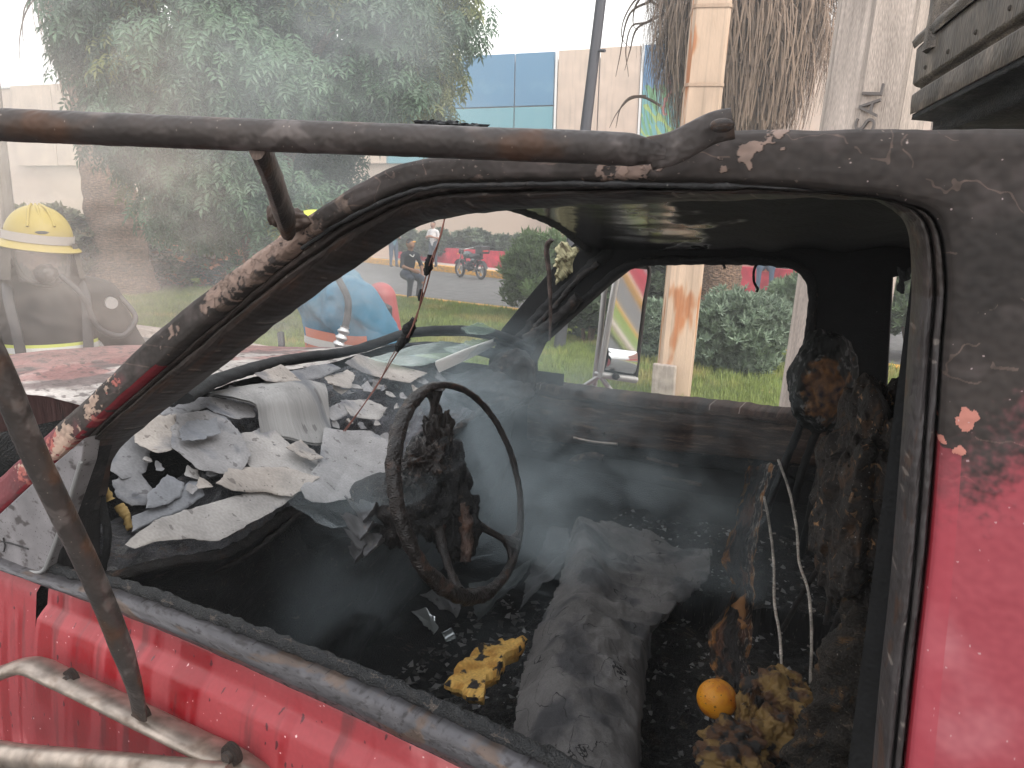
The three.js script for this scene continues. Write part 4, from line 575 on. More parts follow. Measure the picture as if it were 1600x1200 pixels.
// --- mirror arms on the near side
{
  const top = tp('mirror_arm', bar([[-0.614,1.7644,0.29],[-0.5768,1.7644,0.26],[-0.5014,1.7632,0.215],[-0.4165,1.7618,0.165],[-0.3425,1.7606,0.128],[-0.2592,1.7583,0.09],[-0.2018,1.757,0.064],[-0.1754,1.7553,0.052],[-0.1623,1.7539,0.045]], (t) => t > 0.955 ? 0.0113 * (1 - (t - 0.955) * 10) : 0.0113, { n: 160, m: 24, lump: 0.05, freq: 90, flat: (t) => t > 0.93 ? 1 - (t - 0.93) * 5 : 1 }), mTube, 'long scorched mirror tube crossing in front of the roof');
  sub(top, 'flattened_end', bar([[-0.1713,1.7536,0.05],[-0.1579,1.7575,0.042],[-0.1443,1.7649,0.036],[-0.1329,1.7715,0.03],[-0.1209,1.7745,0.026]], (t) => 0.0115 - 0.001 * t, { n: 40, m: 16, flat: () => 0.34, lump: 0.06 }), mTube);
  sub(top, 'bolt', (() => { const q = [-0.124,1.7711,0.044], g = new THREE.SphereGeometry(0.0085, 18, 10); g.scale(1, 0.55, 0.7); g.translate(...q); return g; })(), mTube);
  const st = tp('mirror_strut', bar([[-0.4229,1.7571,0.17],[-0.4375,1.7492,0.15],[-0.4799,1.7342,0.1],[-0.5226,1.7165,0.05],[-0.553,1.7016,0.012]], (t) => 0.0135 + 0.005 * t, { n: 50, m: 14, flat: () => 0.5, lump: 0.12, freq: 50 }), mTube);
  sub(st, 'bolt', lump([-0.5515,1.7092,0.03], [0.008, 0.012, 0.008], 0.3, 2, 1), mTube);
  sub(st, 'foot', lump([-0.5506,1.7036,0.01], [0.02, 0.012, 0.012], 0.25, 2, 1), mTube);
  const low = tp('mirror_strut', bar([[-0.7499,1.6441,0.22],[-0.735,1.5612,0.2],[-0.7391,1.4878,0.18],[-0.7453,1.4122,0.155],[-0.7545,1.3264,0.125],[-0.7615,1.2427,0.1],[-0.7632,1.1764,0.085],[-0.77,1.1322,0.075],[-0.7761,1.1023,0.07]], (t) => t > 0.84 ? lerp(0.0122, 0.0125, (t - 0.84) * 6) : 0.0122, { n: 120, m: 22, lump: 0.05, freq: 70, flat: (t) => t > 0.8 ? 1 - (t - 0.8) * 3.3 : 1 }), mTube, 'brown rusted diagonal mirror tube running down to the door bracket');
  const br = tp('mirror_bracket', bar([[-1.1371,1.037,0.1],[-1.0585,1.0779,0.085],[-1.0124,1.0963,0.07],[-0.9529,1.0917,0.062],[-0.8014,1.087,0.056],[-0.7055,1.0831,0.052],[-0.6127,1.079,0.046],[-0.5915,1.0607,0.03]], (t) => 0.0215 * (t > 0.88 ? 1 - (t - 0.88) * 3.5 : 1), { n: 120, m: 16, flat: () => 0.45, lump: 0.04, freq: 60 }), mChrome, 'worn bright bracket bar bolted to the red door');
  for (const q of [[-0.9336,1.0959,0.068],[-0.7884,1.0947,0.068],[-0.6281,1.1002,0.068]]) { const b = sub(br, 'bolt', (() => { const g = new THREE.CylinderGeometry(0.0075, 0.008, 0.009, 6); g.rotateX(Math.PI / 2); g.translate(q[0], q[1], q[2] - 0.004); return g; })(), mTube); const w = new THREE.CylinderGeometry(0.013, 0.014, 0.008, 22); w.rotateX(Math.PI / 2); w.translate(q[0], q[1], q[2] - 0.009); part(br, 'washer', own(w), mRustChar); }
  tp('mirror_bracket', bar([[-1.1228,0.9786,0.13],[-1.0104,0.9923,0.12],[-0.8535,1.0272,0.1],[-0.711,1.0625,0.085],[-0.6191,1.0809,0.07]], 0.0165, { n: 60, m: 18, lump: 0.03 }), mChrome, 'round bright tube below the door bracket bar');
}
// --- front: cowl, wipers' seal, bonnet
{
  const seal = [[-1.1378,1.3883,-0.3],[-1.2149,1.3843,-0.42],[-1.2596,1.3849,-0.55],[-1.3268,1.3746,-0.75],[-1.3143,1.3699,-1],[-1.2655,1.3992,-1.17],[-1.1915,1.4048,-1.26],[-1.1069,1.3888,-1.38],[-0.9985,1.3404,-1.45]];
  tp('windscreen_seal', bar(seal, 0.0125, { n: 140, m: 10, lump: 0.3, freq: 30, flat: () => 1.7 }), mSoot, 'drooping black windscreen rubber');
  const sl2 = seal.map((p) => [p[0] - 0.03, p[1] - 0.015, p[2]]);
  tp('windscreen_seal', bar(sl2, 0.007, { n: 100, m: 8, lump: 0.5, freq: 30 }), mBlack);
  const mHood = mat({ ...paint(1024, 1024, (u, v) => { const x = u * 1.3, z = v * 1.5, n = fbm(x * 6, z * 6, 2, 5), g = nz(x * 90, z * 90, 3), f = fbm(x * 16 + n * 2, z * 30, 6, 4), red = sst(fbm(x * 4 + 3, z * 4, 9) + (u - 0.42) * 0.9, 0.0, 0.16), wh = sst(fbm(x * 5, z * 5, 13) + (0.42 - u) * 0.8, -0.05, 0.2); let c = [96, 84, 82]; c = mixc(c, [176, 170, 165], wh * 0.85); c = mixc(c, [146, 98, 94], red * 0.6); const ch = sst(f, 0.12, 0.22); c = mixc(c, [74, 66, 64], ch * 0.7); const k = 1 + n * 0.35 + g * 0.12; return [c[0] * k, c[1] * k, c[2] * k, 0.5 + f * 0.7 - ch * 0.2]; }, { bump: true, clamp: true }), bumpScale: 0.008, roughness: 0.75 });
  const sc = curve(seal), fr = curve([[-2.5553,1.27,-0.4457],[-2.5374,1.27,-0.7129],[-2.4754,1.27,-0.8807],[-2.3697,1.27,-1.0399],[-2.1851,1.27,-1.2075],[-1.9287,1.27,-1.3206],[-1.712,1.27,-1.4065],[-1.6126,1.27,-1.4941]]);
  tp('bonnet', gridGeo(90, 60, (u, v) => { const a = at(sc, lerp(0.0, 0.78, u)), b = at(fr, u); a.x -= 0.06; a.y -= 0.05; const p = a.lerp(b, v); return [p.x, p.y + 0.012 * Math.sin(u * Math.PI) + 0.014 * fbm(p.x * 6, p.z * 6, 3) * (1 - v * 0.7) + (v > 0.98 ? -0.02 : 0), p.z]; }, (u, v) => [v, u]), mHood, 'scorched bonnet with burnt off red paint and white ash');
  const fl = gridGeo(60, 8, (u, v) => { const b = at(fr, u); return [b.x - 0.03 * v, b.y - 0.02 - v * 0.5, b.z - 0.03 * v]; }, (u, v) => [0.9 + v * 0.1, u]);
  tp('bonnet_front', fl, mHood);
  // cowl well between glass line and dash
  tp('cowl', gridGeo(60, 12, (u, v) => { const a = at(sc, lerp(0.3, 1, u)); return [a.x + lerp(-0.1, 0.015, v), a.y - 0.045 - 0.03 * Math.sin(v * 3.1) + 0.01 * fbm(a.z * 9, v * 5, 1), a.z]; }, (u, v) => [u * 3, v * 0.5]), mBlack);
}
// --- dashboard
{
  const dy = (x) => 1.2 - 0.457 * (x + 0.98);
  const zs = (u) => lerp(-0.1, -1.42, u);
  const rear = [[-1.0629,1.1879,-0.0482],[-1.0096,1.1935,-0.1412],[-0.9781,1.1841,-0.2264],[-0.9834,1.1865,-0.3151],[-0.9935,1.1962,-0.4037],[-0.9606,1.1811,-0.5091],[-0.9568,1.1794,-0.6483],[-0.9719,1.1963,-0.7627],[-0.9835,1.2216,-0.9418],[-1.004,1.251,-1.1678],[-1.0183,1.2775,-1.4935]];
  const rc = curve(rear), fc = curve([[-1.0886,1.3378,-0.1],[-1.1171,1.3742,-0.25],[-1.3017,1.3543,-0.55],[-1.3279,1.3536,-0.75],[-1.3148,1.3521,-1],[-1.2657,1.371,-1.17],[-1.1914,1.3761,-1.26],[-1.1064,1.3593,-1.38],[-1.0103,1.3359,-1.43]]);
  const db = tp('dashboard', gridGeo(150, 60, (u, v) => { const a = at(rc, u), b = at(fc, u); const p = a.clone().lerp(b, v); p.y = Math.min(p.y, 1.2 - 0.457 * (p.x + 0.98) + 0.012 * sst(u, 0.6, 0.9)); p.y += -0.026 + 0.02 * fbm(p.x * 11, p.z * 11, 3, 4) + 0.014 * fbm(p.x * 34, p.z * 34, 6, 3); return [p.x, p.y, p.z]; }, (u, v) => [u * 3.2, v * 1.1]), mat({ ...paint(512, 512, charFn([88, 88, 92], { ash: 0.8, ashc: [150, 150, 150], rust: 0.2, fleck: 0.5 }), { bump: true }), bumpScale: 0.008, roughness: 0.85 }), 'collapsed dashboard covered in ash and broken sheets');
  // rear face of the dash hanging down in folds
  sub(db, 'dash_face', gridGeo(140, 40, (u, v) => { const a = at(rc, u); const k = v; return [a.x + 0.012 - 0.1 * k * k - 0.05 * sst(k, 0, 0.12) + 0.02 * fbm(a.z * 8, k * 5, 2, 4), a.y - 0.028 - k * 0.52, a.z + 0.012 * fbm(a.z * 10, k * 8, 7)]; }, (u, v) => [u * 3.2, v * 1.5]), mBlack);
  sub(db, 'dash_lip', bar(rear.map((p) => [p[0] + 0.008, p[1] - 0.03, p[2]]), 0.009, { n: 220, m: 10, lump: 1.1, freq: 44 }), mChar);
  sub(db, 'dash_lip', bar([[-1.1195,1.1237,-0.1099],[-1.0832,1.1171,-0.1414],[-1.0303,1.103,-0.211],[-0.9832,1.1214,-0.2813],[-0.9699,1.1454,-0.3452],[-0.9708,1.1658,-0.4122]], 0.005, { n: 120, m: 8, lump: 1.1, freq: 60 }), mChar);
  // charred passenger-side box with streaks
  sub(db, 'glovebox', boxUV(lump([-1.0695,1.2279,-1.3], [0.12, 0.07, 0.18], 0.16, 1.6, 3), 0.4), mat({ ...paint(512, 512, charFn([40, 43, 46], { ash: 0.6, rust: 0.5 }), { bump: true }), bumpScale: 0.006, roughness: 0.6 }));
  sub(db, 'glovebox', boxUV(lump([-1.0267,1.2617,-1.36], [0.07, 0.085, 0.09], 0.14, 1.8, 3, { s: 4 }), 0.4), mChar);
  // burnt switches and a broken lever by the column
  sub(db, 'vent_column', boxUV(lump([-1.1803,1.2059,-1.05], [0.05, 0.05, 0.07], 0.5, 2, 2, { s: 8 }), 0.3), mBlack);
  for (const [q, w] of [[[-0.8107,1.1961,-0.42], 0.03], [[-0.8038,1.1705,-0.4], 0.035], [[-0.79,1.1444,-0.4], 0.04], [[-0.8136,1.1266,-0.4], 0.022]]) sub(db, 'broken_switch', sheet([[q[0] - w, q[1], q[2] + 0.01], [q[0], q[1] + 0.012, q[2] - 0.02], [q[0] + w * 0.9, q[1] + 0.006, q[2]], [q[0] + 0.2 * w, q[1] - 0.014, q[2] + 0.022]], 0.008, { jag: 0.006, wrinkle: 0.01, n: 50 }), mat({ ...paint(128, 128, charFn([86, 86, 88], { ash: 0.6, ashc: [140, 138, 134] }), { bump: true }), bumpScale: 0.004 }));
  // yellowish crumbs at the left corner
  for (const s of [[[-1.1148,1.2816,-0.1201],[-1.1084,1.2687,-0.1233],[-1.1028,1.2561,-0.125]], [[-1.0881,1.2494,-0.1276],[-1.0752,1.2335,-0.1306],[-1.0585,1.2159,-0.1285]]]) sub(db, 'melted_foam_bead', bar(s, 0.007, { n: 40, m: 8, lump: 1.4, freq: 70 }), mat({ color: C(0.4, 0.27, 0.1), roughness: 0.9 }));
}
// --- steering wheel and column
{
  const c = [-0.6669, 1.2421, -0.5092], n = V([0.9384, 0.3453, -0.0115]), U = V([0.3453, -0.9385, 0]), W = V([-0.0108, -0.004, -0.9999]), R = 0.19;
  const P = (a, r, h = 0) => { const p = V(c).addScaledVector(U, Math.cos(a) * r).addScaledVector(W, Math.sin(a) * r).addScaledVector(n, h); return [p.x, p.y, p.z]; };
  const mW = mat({ ...paint(512, 256, charFn([32, 26, 24], { ash: 0.4, ashc: [104, 92, 86], rust: 0.5, rustc: [92, 60, 44], fleck: 0.6, r: 0.45 }), { bump: true, rough: true }), bumpScale: 0.006, roughness: 1 });
  const ring = []; for (let i = 0; i < 48; i++) ring.push(P(i / 48 * Math.PI * 2, R));
  // thick, blistered covering on the left half, bare rod on the right
  const w = tp('steering_wheel', bar(ring, (t) => { const a = t * Math.PI * 2, left = sst(-Math.sin(a), -0.25, 0.5), bot = sst(Math.cos(a), 0.3, 1); return 0.0062 + 0.0062 * left + 0.0022 * bot; }, { closed: true, n: 300, m: 16, lump: 0.55, freq: 46 }), mW, 'burnt steering wheel rim, blistered on the left');
  for (const [a, r0] of [[Math.PI, 0.02], [0.62, 0.03], [-0.62, 0.03]]) {
    sub(w, 'spoke', bar([P(a, 0.02, -0.05), P(a, 0.06, -0.05), P(a, 0.11, -0.036), P(a, 0.155, -0.014), P(a, R - 0.004, 0)], (t) => 0.017 - 0.011 * Math.sin(Math.min(1, t * 1.15) * Math.PI / 2) + (t > 0.8 ? (t - 0.8) * 0.05 : 0), { n: 50, m: 12, lump: 0.5, freq: 50 }), mW);
    for (const d of [-1, 1]) sub(w, 'spoke_web', bar([P(a + d * 0.16, R - 0.003, -0.002), P(a + d * 0.06, R - 0.014, -0.006), P(a, R - 0.032, -0.01)], 0.0062, { n: 16, m: 8, lump: 0.4 }), mW);
  }
  const hub = sub(w, 'hub', boxUV(lump(P(Math.PI, 0.01, -0.07), [0.07, 0.1, 0.075], 0.22, 2.2, 5, { crack: 0.5 }), 0.3), mBlack);
  const h2 = sub(w, 'hub_crust', boxUV(lump(P(Math.PI + 0.5, 0.062, -0.045), [0.04, 0.05, 0.05], 0.4, 2.6, 3, { s: 5, crack: 1.5 }), 0.3), mW);
  sub(w, 'hub_crust', boxUV(lump(P(Math.PI * 0.95, 0.09, -0.035), [0.028, 0.06, 0.03], 0.5, 2.4, 3, { s: 9 }), 0.3), mW);
  sub(w, 'hub_crust', boxUV(lump(P(0.2, 0.07, -0.05), [0.04, 0.07, 0.045], 0.35, 2.2, 3, { s: 12 }), 0.3), mBlack);
  sub(w, 'hub_crust', bar([P(0.15, 0.03, -0.02), P(-0.1, 0.07, -0.015), P(-0.25, 0.13, -0.02)], (t) => 0.014 - 0.005 * t, { n: 40, m: 10, lump: 1.1, freq: 60 }), mat({ ...paint(256, 256, charFn([74, 56, 48], { ash: 0.6, rust: 0.4, r: 0.35 }), { bump: true }), bumpScale: 0.008, roughness: 0.5 }));
  const col = tp('steering_column', boxUV(bar([P(0, 0, -0.05), P(0, 0.0, -0.16), P(0, 0.0, -0.3), P(0, 0.02, -0.46)], (t) => 0.062 - 0.012 * t, { n: 60, m: 22, lump: 0.35, freq: 18 }), 0.3), mBlack);
  sub(col, 'column_shroud', boxUV(lump(P(-1.4, 0.045, -0.12), [0.05, 0.07, 0.04], 0.35, 2.2, 3, { s: 3 }), 0.3), mChar);
}
// --- seats
{
  const mSeat = mat({ ...paint(512, 512, charFn([20, 19, 19], { ash: 0.45, ashc: [86, 86, 88], rust: 0.3, rustc: [74, 48, 24], fleck: 0.56 }), { bump: true }), bumpScale: 0.012, roughness: 0.95 });
  const sc = tp('seat_cushion', gridGeo(110, 150, (u, v) => { const x = lerp(-0.72, 0.04, u), z = lerp(-0.11, -1.42, v); const e = sst(u, 0, 0.08); return [x, 0.905 - 0.3 * (1 - e) + 0.05 * fbm(x * 7, z * 7, 3, 4) + 0.02 * fbm(x * 26, z * 26, 6, 3) - 0.06 * sst(z, -1.0, -1.4), z]; }, (u, v) => [u * 1.9, v * 3.2]), mSeat, 'burnt bench seat cushion crusted black');
  sub(sc, 'cushion_front', gridGeo(20, 60, (u, v) => [-0.72 - 0.02 * u, lerp(0.61, 0.5, u), lerp(-0.11, -1.42, v)], (u, v) => [u * 0.4, v * 3]), mSeat);
  // scorched strip of hessian along the crease, curling off the backrest
  const mHes = mat({ ...paint(256, 512, (u, v) => { const n = fbm(u * 7, v * 18, 3), g = fbm(u * 22, v * 40, 5), e = Math.min(u, 1 - u), o = sst(0.16 + n * 0.3 - e, 0, 0.1), br = sst(fbm(u * 4, v * 7, 8), -0.05, 0.2); let c = mixc([26, 20, 18], [92, 56, 36], br * 0.8); c = mixc(c, [158, 104, 48], o * 0.8 * sst(n, -0.15, 0.2)); if (u > 0.62 && g > 0.12) c = mixc(c, [150, 142, 134], 0.55); return [c[0] * (1 + g * 0.5), c[1] * (1 + g * 0.5), c[2] * (1 + g * 0.5), 0.5 + g]; }, { bump: true, clamp: true }), bumpScale: 0.008, roughness: 0.9 });
  const L = [[-0.2923,1.1549,-1.2],[-0.2985,1.0635,-1.12],[-0.2961,0.9947,-1.02],[-0.2554,0.9737,-0.96],[-0.2569,0.9634,-0.74],[-0.2165,0.9542,-0.62],[-0.1928,0.9632,-0.55]], Rr = [[-0.2295,1.1753,-1.2],[-0.2372,1.0886,-1.12],[-0.2237,1.0169,-1],[-0.2058,0.9461,-0.92],[-0.1834,0.9419,-0.76],[-0.1508,0.9637,-0.62],[-0.1331,0.9724,-0.55]];
  const lc = curve(L), rc = curve(Rr);
  tp('hessian_strip', gridGeo(26, 160, (u, v) => { const a = at(lc, v), b = at(rc, v), p = a.lerp(b, u); const e = Math.abs(u - 0.5) * 2; p.x += 0.014 * fbm(v * 14, u * 3, 2, 4); p.z += 0.03 * e * e + 0.02 * fbm(v * 12, u * 4, 6, 3); p.y += 0.012 * fbm(v * 20, u * 5, 9); return [p.x, p.y, p.z]; }), mHes, 'scorched brown hessian strip along the seat crease');
  sub(sc, 'torn_cover', sheet([[-0.2521,0.9344,-0.76],[-0.2475,0.9414,-0.86],[-0.2247,0.9554,-0.92],[-0.2106,0.9467,-0.8],[-0.2287,0.9359,-0.72],[-0.2309,0.931,-0.68]], 0.008, { jag: 0.012, wrinkle: 0.02, curl: 0.03, n: 80 }), mat({ color: C(0.22, 0.1, 0.035), roughness: 0.8 }));
  // seat backs
  const mBk = mat({ ...paint(512, 512, (u, v) => { const n = fbm(u * 8, v * 8, 3, 5), g = nz(u * 90, v * 90, 4), crack = Math.abs(nz(u * 9 + n * 1.5, v * 9, 7)), hot = sst(fbm(u * 5 + 2, v * 5, 8), -0.03, 0.2); let c = [34 * (1 + n + g * 0.4), 29 * (1 + n + g * 0.4), 26 * (1 + n + g * 0.4)]; if (crack < 0.05) c = mixc(c, [176, 132, 92], hot * (0.9 - crack * 8)); c = mixc(c, [92, 56, 26], sst(fbm(u * 6, v * 6, 14), 0.12, 0.3) * 0.45); if (nz(u * 150, v * 150, 9) > 0.62) c = [150, 150, 150]; return [...c, 0.5 + n * 0.5 - (crack < 0.05 ? 0.25 : 0) + g * 0.1]; }, { bump: true }), bumpScale: 0.012, roughness: 0.85 });
  const db = tp('driver_seat_back', boxUV(lump([-0.007,1.3305,-0.6], [0.085, 0.175, 0.2], 0.24, 2, 5, { crack: 0.8 }), 0.35), mBk, 'charred driver seat back with tan cracks');
  sub(db, 'seat_back_lobe', boxUV(lump([-0.0481,1.3355,-0.66], [0.05, 0.08, 0.12], 0.3, 2.2, 4, { s: 3, crack: 1 }), 0.3), mBk);
  sub(db, 'seat_back_lobe', boxUV(lump([-0.0159,1.2373,-0.6], [0.05, 0.07, 0.12], 0.3, 2.2, 4, { s: 6, crack: 1 }), 0.3), mBk);
  sub(db, 'seat_side_bolster', boxUV(bar([[0.0002,1.2436,-0.52],[0.005,1.186,-0.5],[-0.0002,1.1164,-0.48],[-0.0156,1.0432,-0.46],[-0.0302,0.9592,-0.44]], (t) => 0.036 + 0.012 * t, { n: 110, m: 28, lump: 1.1, freq: 20 }), 0.3), mat({ ...paint(256, 256, charFn([34, 28, 22], { rust: 0.7, rustc: [96, 66, 34], ash: 0.4 }), { bump: true }), bumpScale: 0.012, roughness: 0.9 }));
  const pb = tp('passenger_seat_back', boxUV(lump([0.12, 1.08, -1.08], [0.11, 0.3, 0.24], 0.2, 2, 4, { s: 11 }), 0.4), mSeat);
  const hr = tp('passenger_headrest', lump([-0.1433,1.3946,-1.12], [0.066, 0.108, 0.105], 0.12, 2.2, 6, { s: 2, crack: 0.4 }), mat({ vertexColors: true, roughness: 0.85, bumpMap: mSeat.bumpMap, bumpScale: 0.004 }), 'charred headrest with a brown inner patch');
  { const k = [-0.1256,1.3884,-1.05], ox = k[0] - TB[0], oy = k[1], oz = k[2] - TB[2]; colorBy(hr.geometry, (x, y, z) => { const d = Math.hypot((x - ox) * 1.1, (y - oy) * 0.75) + fbm(x * 30, y * 30, z * 30) * 0.05, m = z > oz - 0.08 ? sst(0.052 - d, 0, 0.012) : 0, g = fbm(x * 60, y * 60, z * 60), a = g > 0.2 ? 1 : 0; const bl = a ? [0.1, 0.1, 0.1] : [0.012, 0.013, 0.013]; return mixc(bl, [0.1 * (1 + g * 2.4), 0.047 * (1 + g * 2.4), 0.02 * (1 + g)], m); }); }
  for (const s of [[[-0.1747,1.3021,-1.1],[-0.1863,1.257,-1.1],[-0.1981,1.2111,-1.1],[-0.2142,1.1485,-1.1],[-0.2279,1.0849,-1.1]], [[-0.1404,1.2957,-1.1],[-0.1512,1.2481,-1.1],[-0.1638,1.1875,-1.1],[-0.1727,1.1113,-1.1]], [[-0.1121,1.2942,-1.1],[-0.1193,1.2388,-1.1],[-0.13,1.1643,-1.1],[-0.1396,1.073,-1.1],[-0.1482,0.9949,-1.1]]]) sub(pb, 'frame_rod', bar(s, 0.0085, { n: 40, m: 8, lump: 0.5, freq: 40 }), mSoot);
  for (const s of [[[-0.0482,1.2294,-0.75],[-0.0777,1.14,-0.78],[-0.1113,1.045,-0.82],[-0.1451,0.9357,-0.86]], [[-0.0183,1.2078,-0.62],[-0.0347,1.1251,-0.65],[-0.0533,1.0255,-0.7]], [[-0.053,1.1894,-0.7],[-0.0577,1.1191,-0.7],[-0.0611,1.0532,-0.7]]]) sub(pb, 'frame_rod', bar(s, 0.005, { n: 30, m: 8, lump: 0.3 }), mChar);
  const mWire = mat({ ...paint(256, 64, charFn([150, 142, 134], { ash: 0.2, rust: 0.4, fleck: 0.8 })), roughness: 0.6 });
  for (const s of [[[-0.2195,1.1616,-0.98],[-0.1956,1.1148,-0.93],[-0.173,1.0718,-0.86],[-0.1578,1.022,-0.8],[-0.1324,0.9913,-0.72],[-0.1163,0.9485,-0.66]], [[-0.2041,1.2347,-1.02],[-0.168,1.1863,-0.96],[-0.1413,1.1308,-0.9],[-0.1251,1.0916,-0.84],[-0.1019,1.0674,-0.79],[-0.0831,1.0246,-0.72],[-0.0719,0.9597,-0.66]]]) { const w = sub(sc, 'seat_spring_wire', bar(s, 0.0026, { n: 90, m: 8, lump: 0.5, freq: 60 }), mWire, 'pale bare seat spring wire'); const cv = curve(s); for (let k = 0; k < 7; k++) { const p = at(cv, (k + 0.5) / 7 + rr(-0.04, 0.04)); part(sc, 'wire_barb', own(cyl([p.x, p.y, p.z], [p.x + rr(0.004, 0.01) * (k % 2 ? 1 : -1), p.y + 0.002, p.z], 0.0016, 6)), mWire); } }
}
// --- far mirror on its bracket outside the passenger door
{
  const A = [[-0.8311,1.5946,-1.7],[-0.7773,1.5836,-1.85],[-0.7871,1.2136,-1.81],[-0.8599,1.2475,-1.66]], mFrame = mat({ color: C(0.6, 0.58, 0.56), roughness: 0.4, metalness: 0.5 }), mDark = mat({ color: C(0.04, 0.035, 0.033), roughness: 0.7 });
  const q = (u, v, dz = 0) => { const a = V(A[0]).lerp(V(A[1]), u), b = V(A[3]).lerp(V(A[2]), u), p = a.lerp(b, v); p.z += dz; return [p.x, p.y, p.z]; };
  // a mirror face turned a little so that it shows the street behind the camera
  const face = (u0, u1, v0, v1, dz) => gridGeo(12, 12, (u, v) => { const p = q(lerp(u0, u1, u), lerp(v0, v1, v), dz); return p; });
  const m = tp('far_mirror', face(0, 1, 0, 1, -0.012), mDark, 'tall rectangular mirror outside the passenger door');
  sub(m, 'mirror_glass', face(0.02, 0.98, 0.02, 0.78, -0.004), mat({ color: C(0.75, 0.75, 0.75), metalness: 1, roughness: 0.06 }));
  const conv = gridGeo(24, 18, (u, v) => { const p = q(lerp(0.12, 0.95, u), lerp(0.76, 0.965, v), 0.004); const r = 1 - ((u - 0.5) ** 2 + (v - 0.5) ** 2) * 2; p[0] += 0.016 * r; p[2] += 0.012 * r; return p; });
  sub(m, 'convex_mirror', conv, mat({ color: C(0.8, 0.8, 0.8), metalness: 1, roughness: 0.05 }));
  sub(m, 'rim', bar([q(0, 0), q(0.5, -0.01), q(1, 0), q(1.0, 0.33), q(1, 0.66), q(1, 1)], 0.006, { n: 60, m: 8, lump: 0.2 }), mDark);
  sub(m, 'lower_rim', bar([q(0, 1.02), q(0.5, 1.02), q(1, 1.02)], 0.012, { n: 16, m: 8 }), mFrame);
  sub(m, 'housing_edge', bar([q(0.02, 0.0), q(0, 0.3), q(0, 0.66), q(0, 1)], 0.011, { n: 30, m: 10 }), mFrame);
  const s = tp('far_mirror_stand', bar([[-0.8852,1.6094,-1.76],[-0.8963,1.5142,-1.76],[-0.905,1.3631,-1.76],[-0.9163,1.2074,-1.76],[-0.9205,1.0938,-1.76]], 0.0095, { n: 40, m: 12 }), mFrame, 'bright tube stand carrying the far mirror');
  for (const a of [[[-0.8847,1.222,-1.72],[-0.9341,1.1854,-1.72],[-0.9962,1.1328,-1.72]], [[-0.8824,1.2222,-1.72],[-0.8534,1.1905,-1.72],[-0.8101,1.1433,-1.72]], [[-0.9011,1.2289,-1.72],[-0.8553,1.2296,-1.72],[-0.8281,1.2283,-1.72]]]) sub(s, 'brace', bar(a, 0.0085, { n: 20, m: 10 }), mFrame);
  sub(s, 'clamp_bolt', lump([-0.8209,1.2325,-1.7], [0.012, 0.012, 0.012], 0.2, 2, 1), mDark);
  sub(s, 'lower_arm', bar([[-0.9205,1.0938,-1.76], [-0.8728,0.9438,-1.66], [-0.8064,0.8411,-1.53]], 0.0095, { n: 16, m: 10 }), mFrame);
}
// --- cargo rack beam above the rear of the cab
{
  const a = V([-0.0455,1.99,-1.5482]), b = V([0.117,1.985,-0.9175]), d = b.clone().sub(a).normalize(), L = 1.9, e = a.clone().addScaledVector(d, L), up = V([0, 1, 0]), o = d.clone().cross(up).normalize(); if (o.x < 0) o.negate();
  const run = (prof, n = 60, w = 0) => gridGeo(n, prof.length - 1, (u, v) => { const [s, h] = prof[Math.round(v * (prof.length - 1))], p = a.clone().addScaledVector(d, u * L); const k = w * fbm(u * 16, s * 30, h * 30, 4); return [p.x + o.x * (s + k), p.y + h + k, p.z + o.z * (s + k)]; }, (u, v) => [u * 3.8, v * 0.5]);
  const mR = mat({ ...paint(512, 512, charFn([86, 78, 71], { s: 0.6, ash: 0.7, ashc: [158, 146, 132], rust: 0.5, rustc: [70, 58, 50], fleck: 0.8, vein: 0.2, r: 0.5 }), { bump: true }), bumpScale: 0.003, roughness: 0.5, metalness: 0.3 });
  const beam = tp('cargo_rack', run(fine([[0.01, 0.005], [-0.004, 0.0], [-0.004, 0.045], [0.0, 0.05], [0.012, 0.05], [0.012, 0.062], [0.0, 0.066], [-0.006, 0.072], [-0.006, 0.15], [0.0, 0.158], [0.02, 0.16]], 2), 90, 0.004), mR, 'scorched metal rack beam above the rear of the cab');
  sub(beam, 'lower_flange', run(fine([[0.0, 0.0], [0.0, -0.012], [0.05, -0.016], [0.05, -0.05], [0.12, -0.055], [0.6, -0.02]], 2), 60, 0.004), mBlack);
  sub(beam, 'folded_plate', run(fine([[-0.012, 0.15], [-0.02, 0.165], [-0.012, 0.178], [0.01, 0.182], [0.03, 0.17]], 2), 60, 0.006), mR);
  sub(beam, 'roof_sheet', run([[0.02, 0.0], [0.3, 0.02], [0.9, 0.03]], 20), mSoot);
  const up0 = a.clone().addScaledVector(d, 0.12), post0 = sub(beam, 'upright', bar([[up0.x + 0.03, up0.y + 0.12, up0.z], [up0.x + 0.035, up0.y + 0.4, up0.z], [up0.x + 0.04, up0.y + 0.9, up0.z]], 0.05, { n: 20, m: 12, lump: 0.1 }), mR);
  sub(beam, 'rear_panel', (() => { const g = gridGeo(20, 10, (u, v) => { const p = a.clone().addScaledVector(d, 0.2 + u * (L - 0.2)); return [p.x + 0.12, p.y + 0.1 + v * 1.0, p.z]; }, (u, v) => [u * 3, v]); return g; })(), mSoot);
  for (let k = 0; k < 5; k++) { const p = a.clone().addScaledVector(d, 0.1 + k * 0.16); sub(beam, 'rivet', (() => { const g = new THREE.SphereGeometry(0.005, 10, 8); g.translate(p.x - 0.006, p.y + 0.09, p.z); return g; })(), mR); }
}

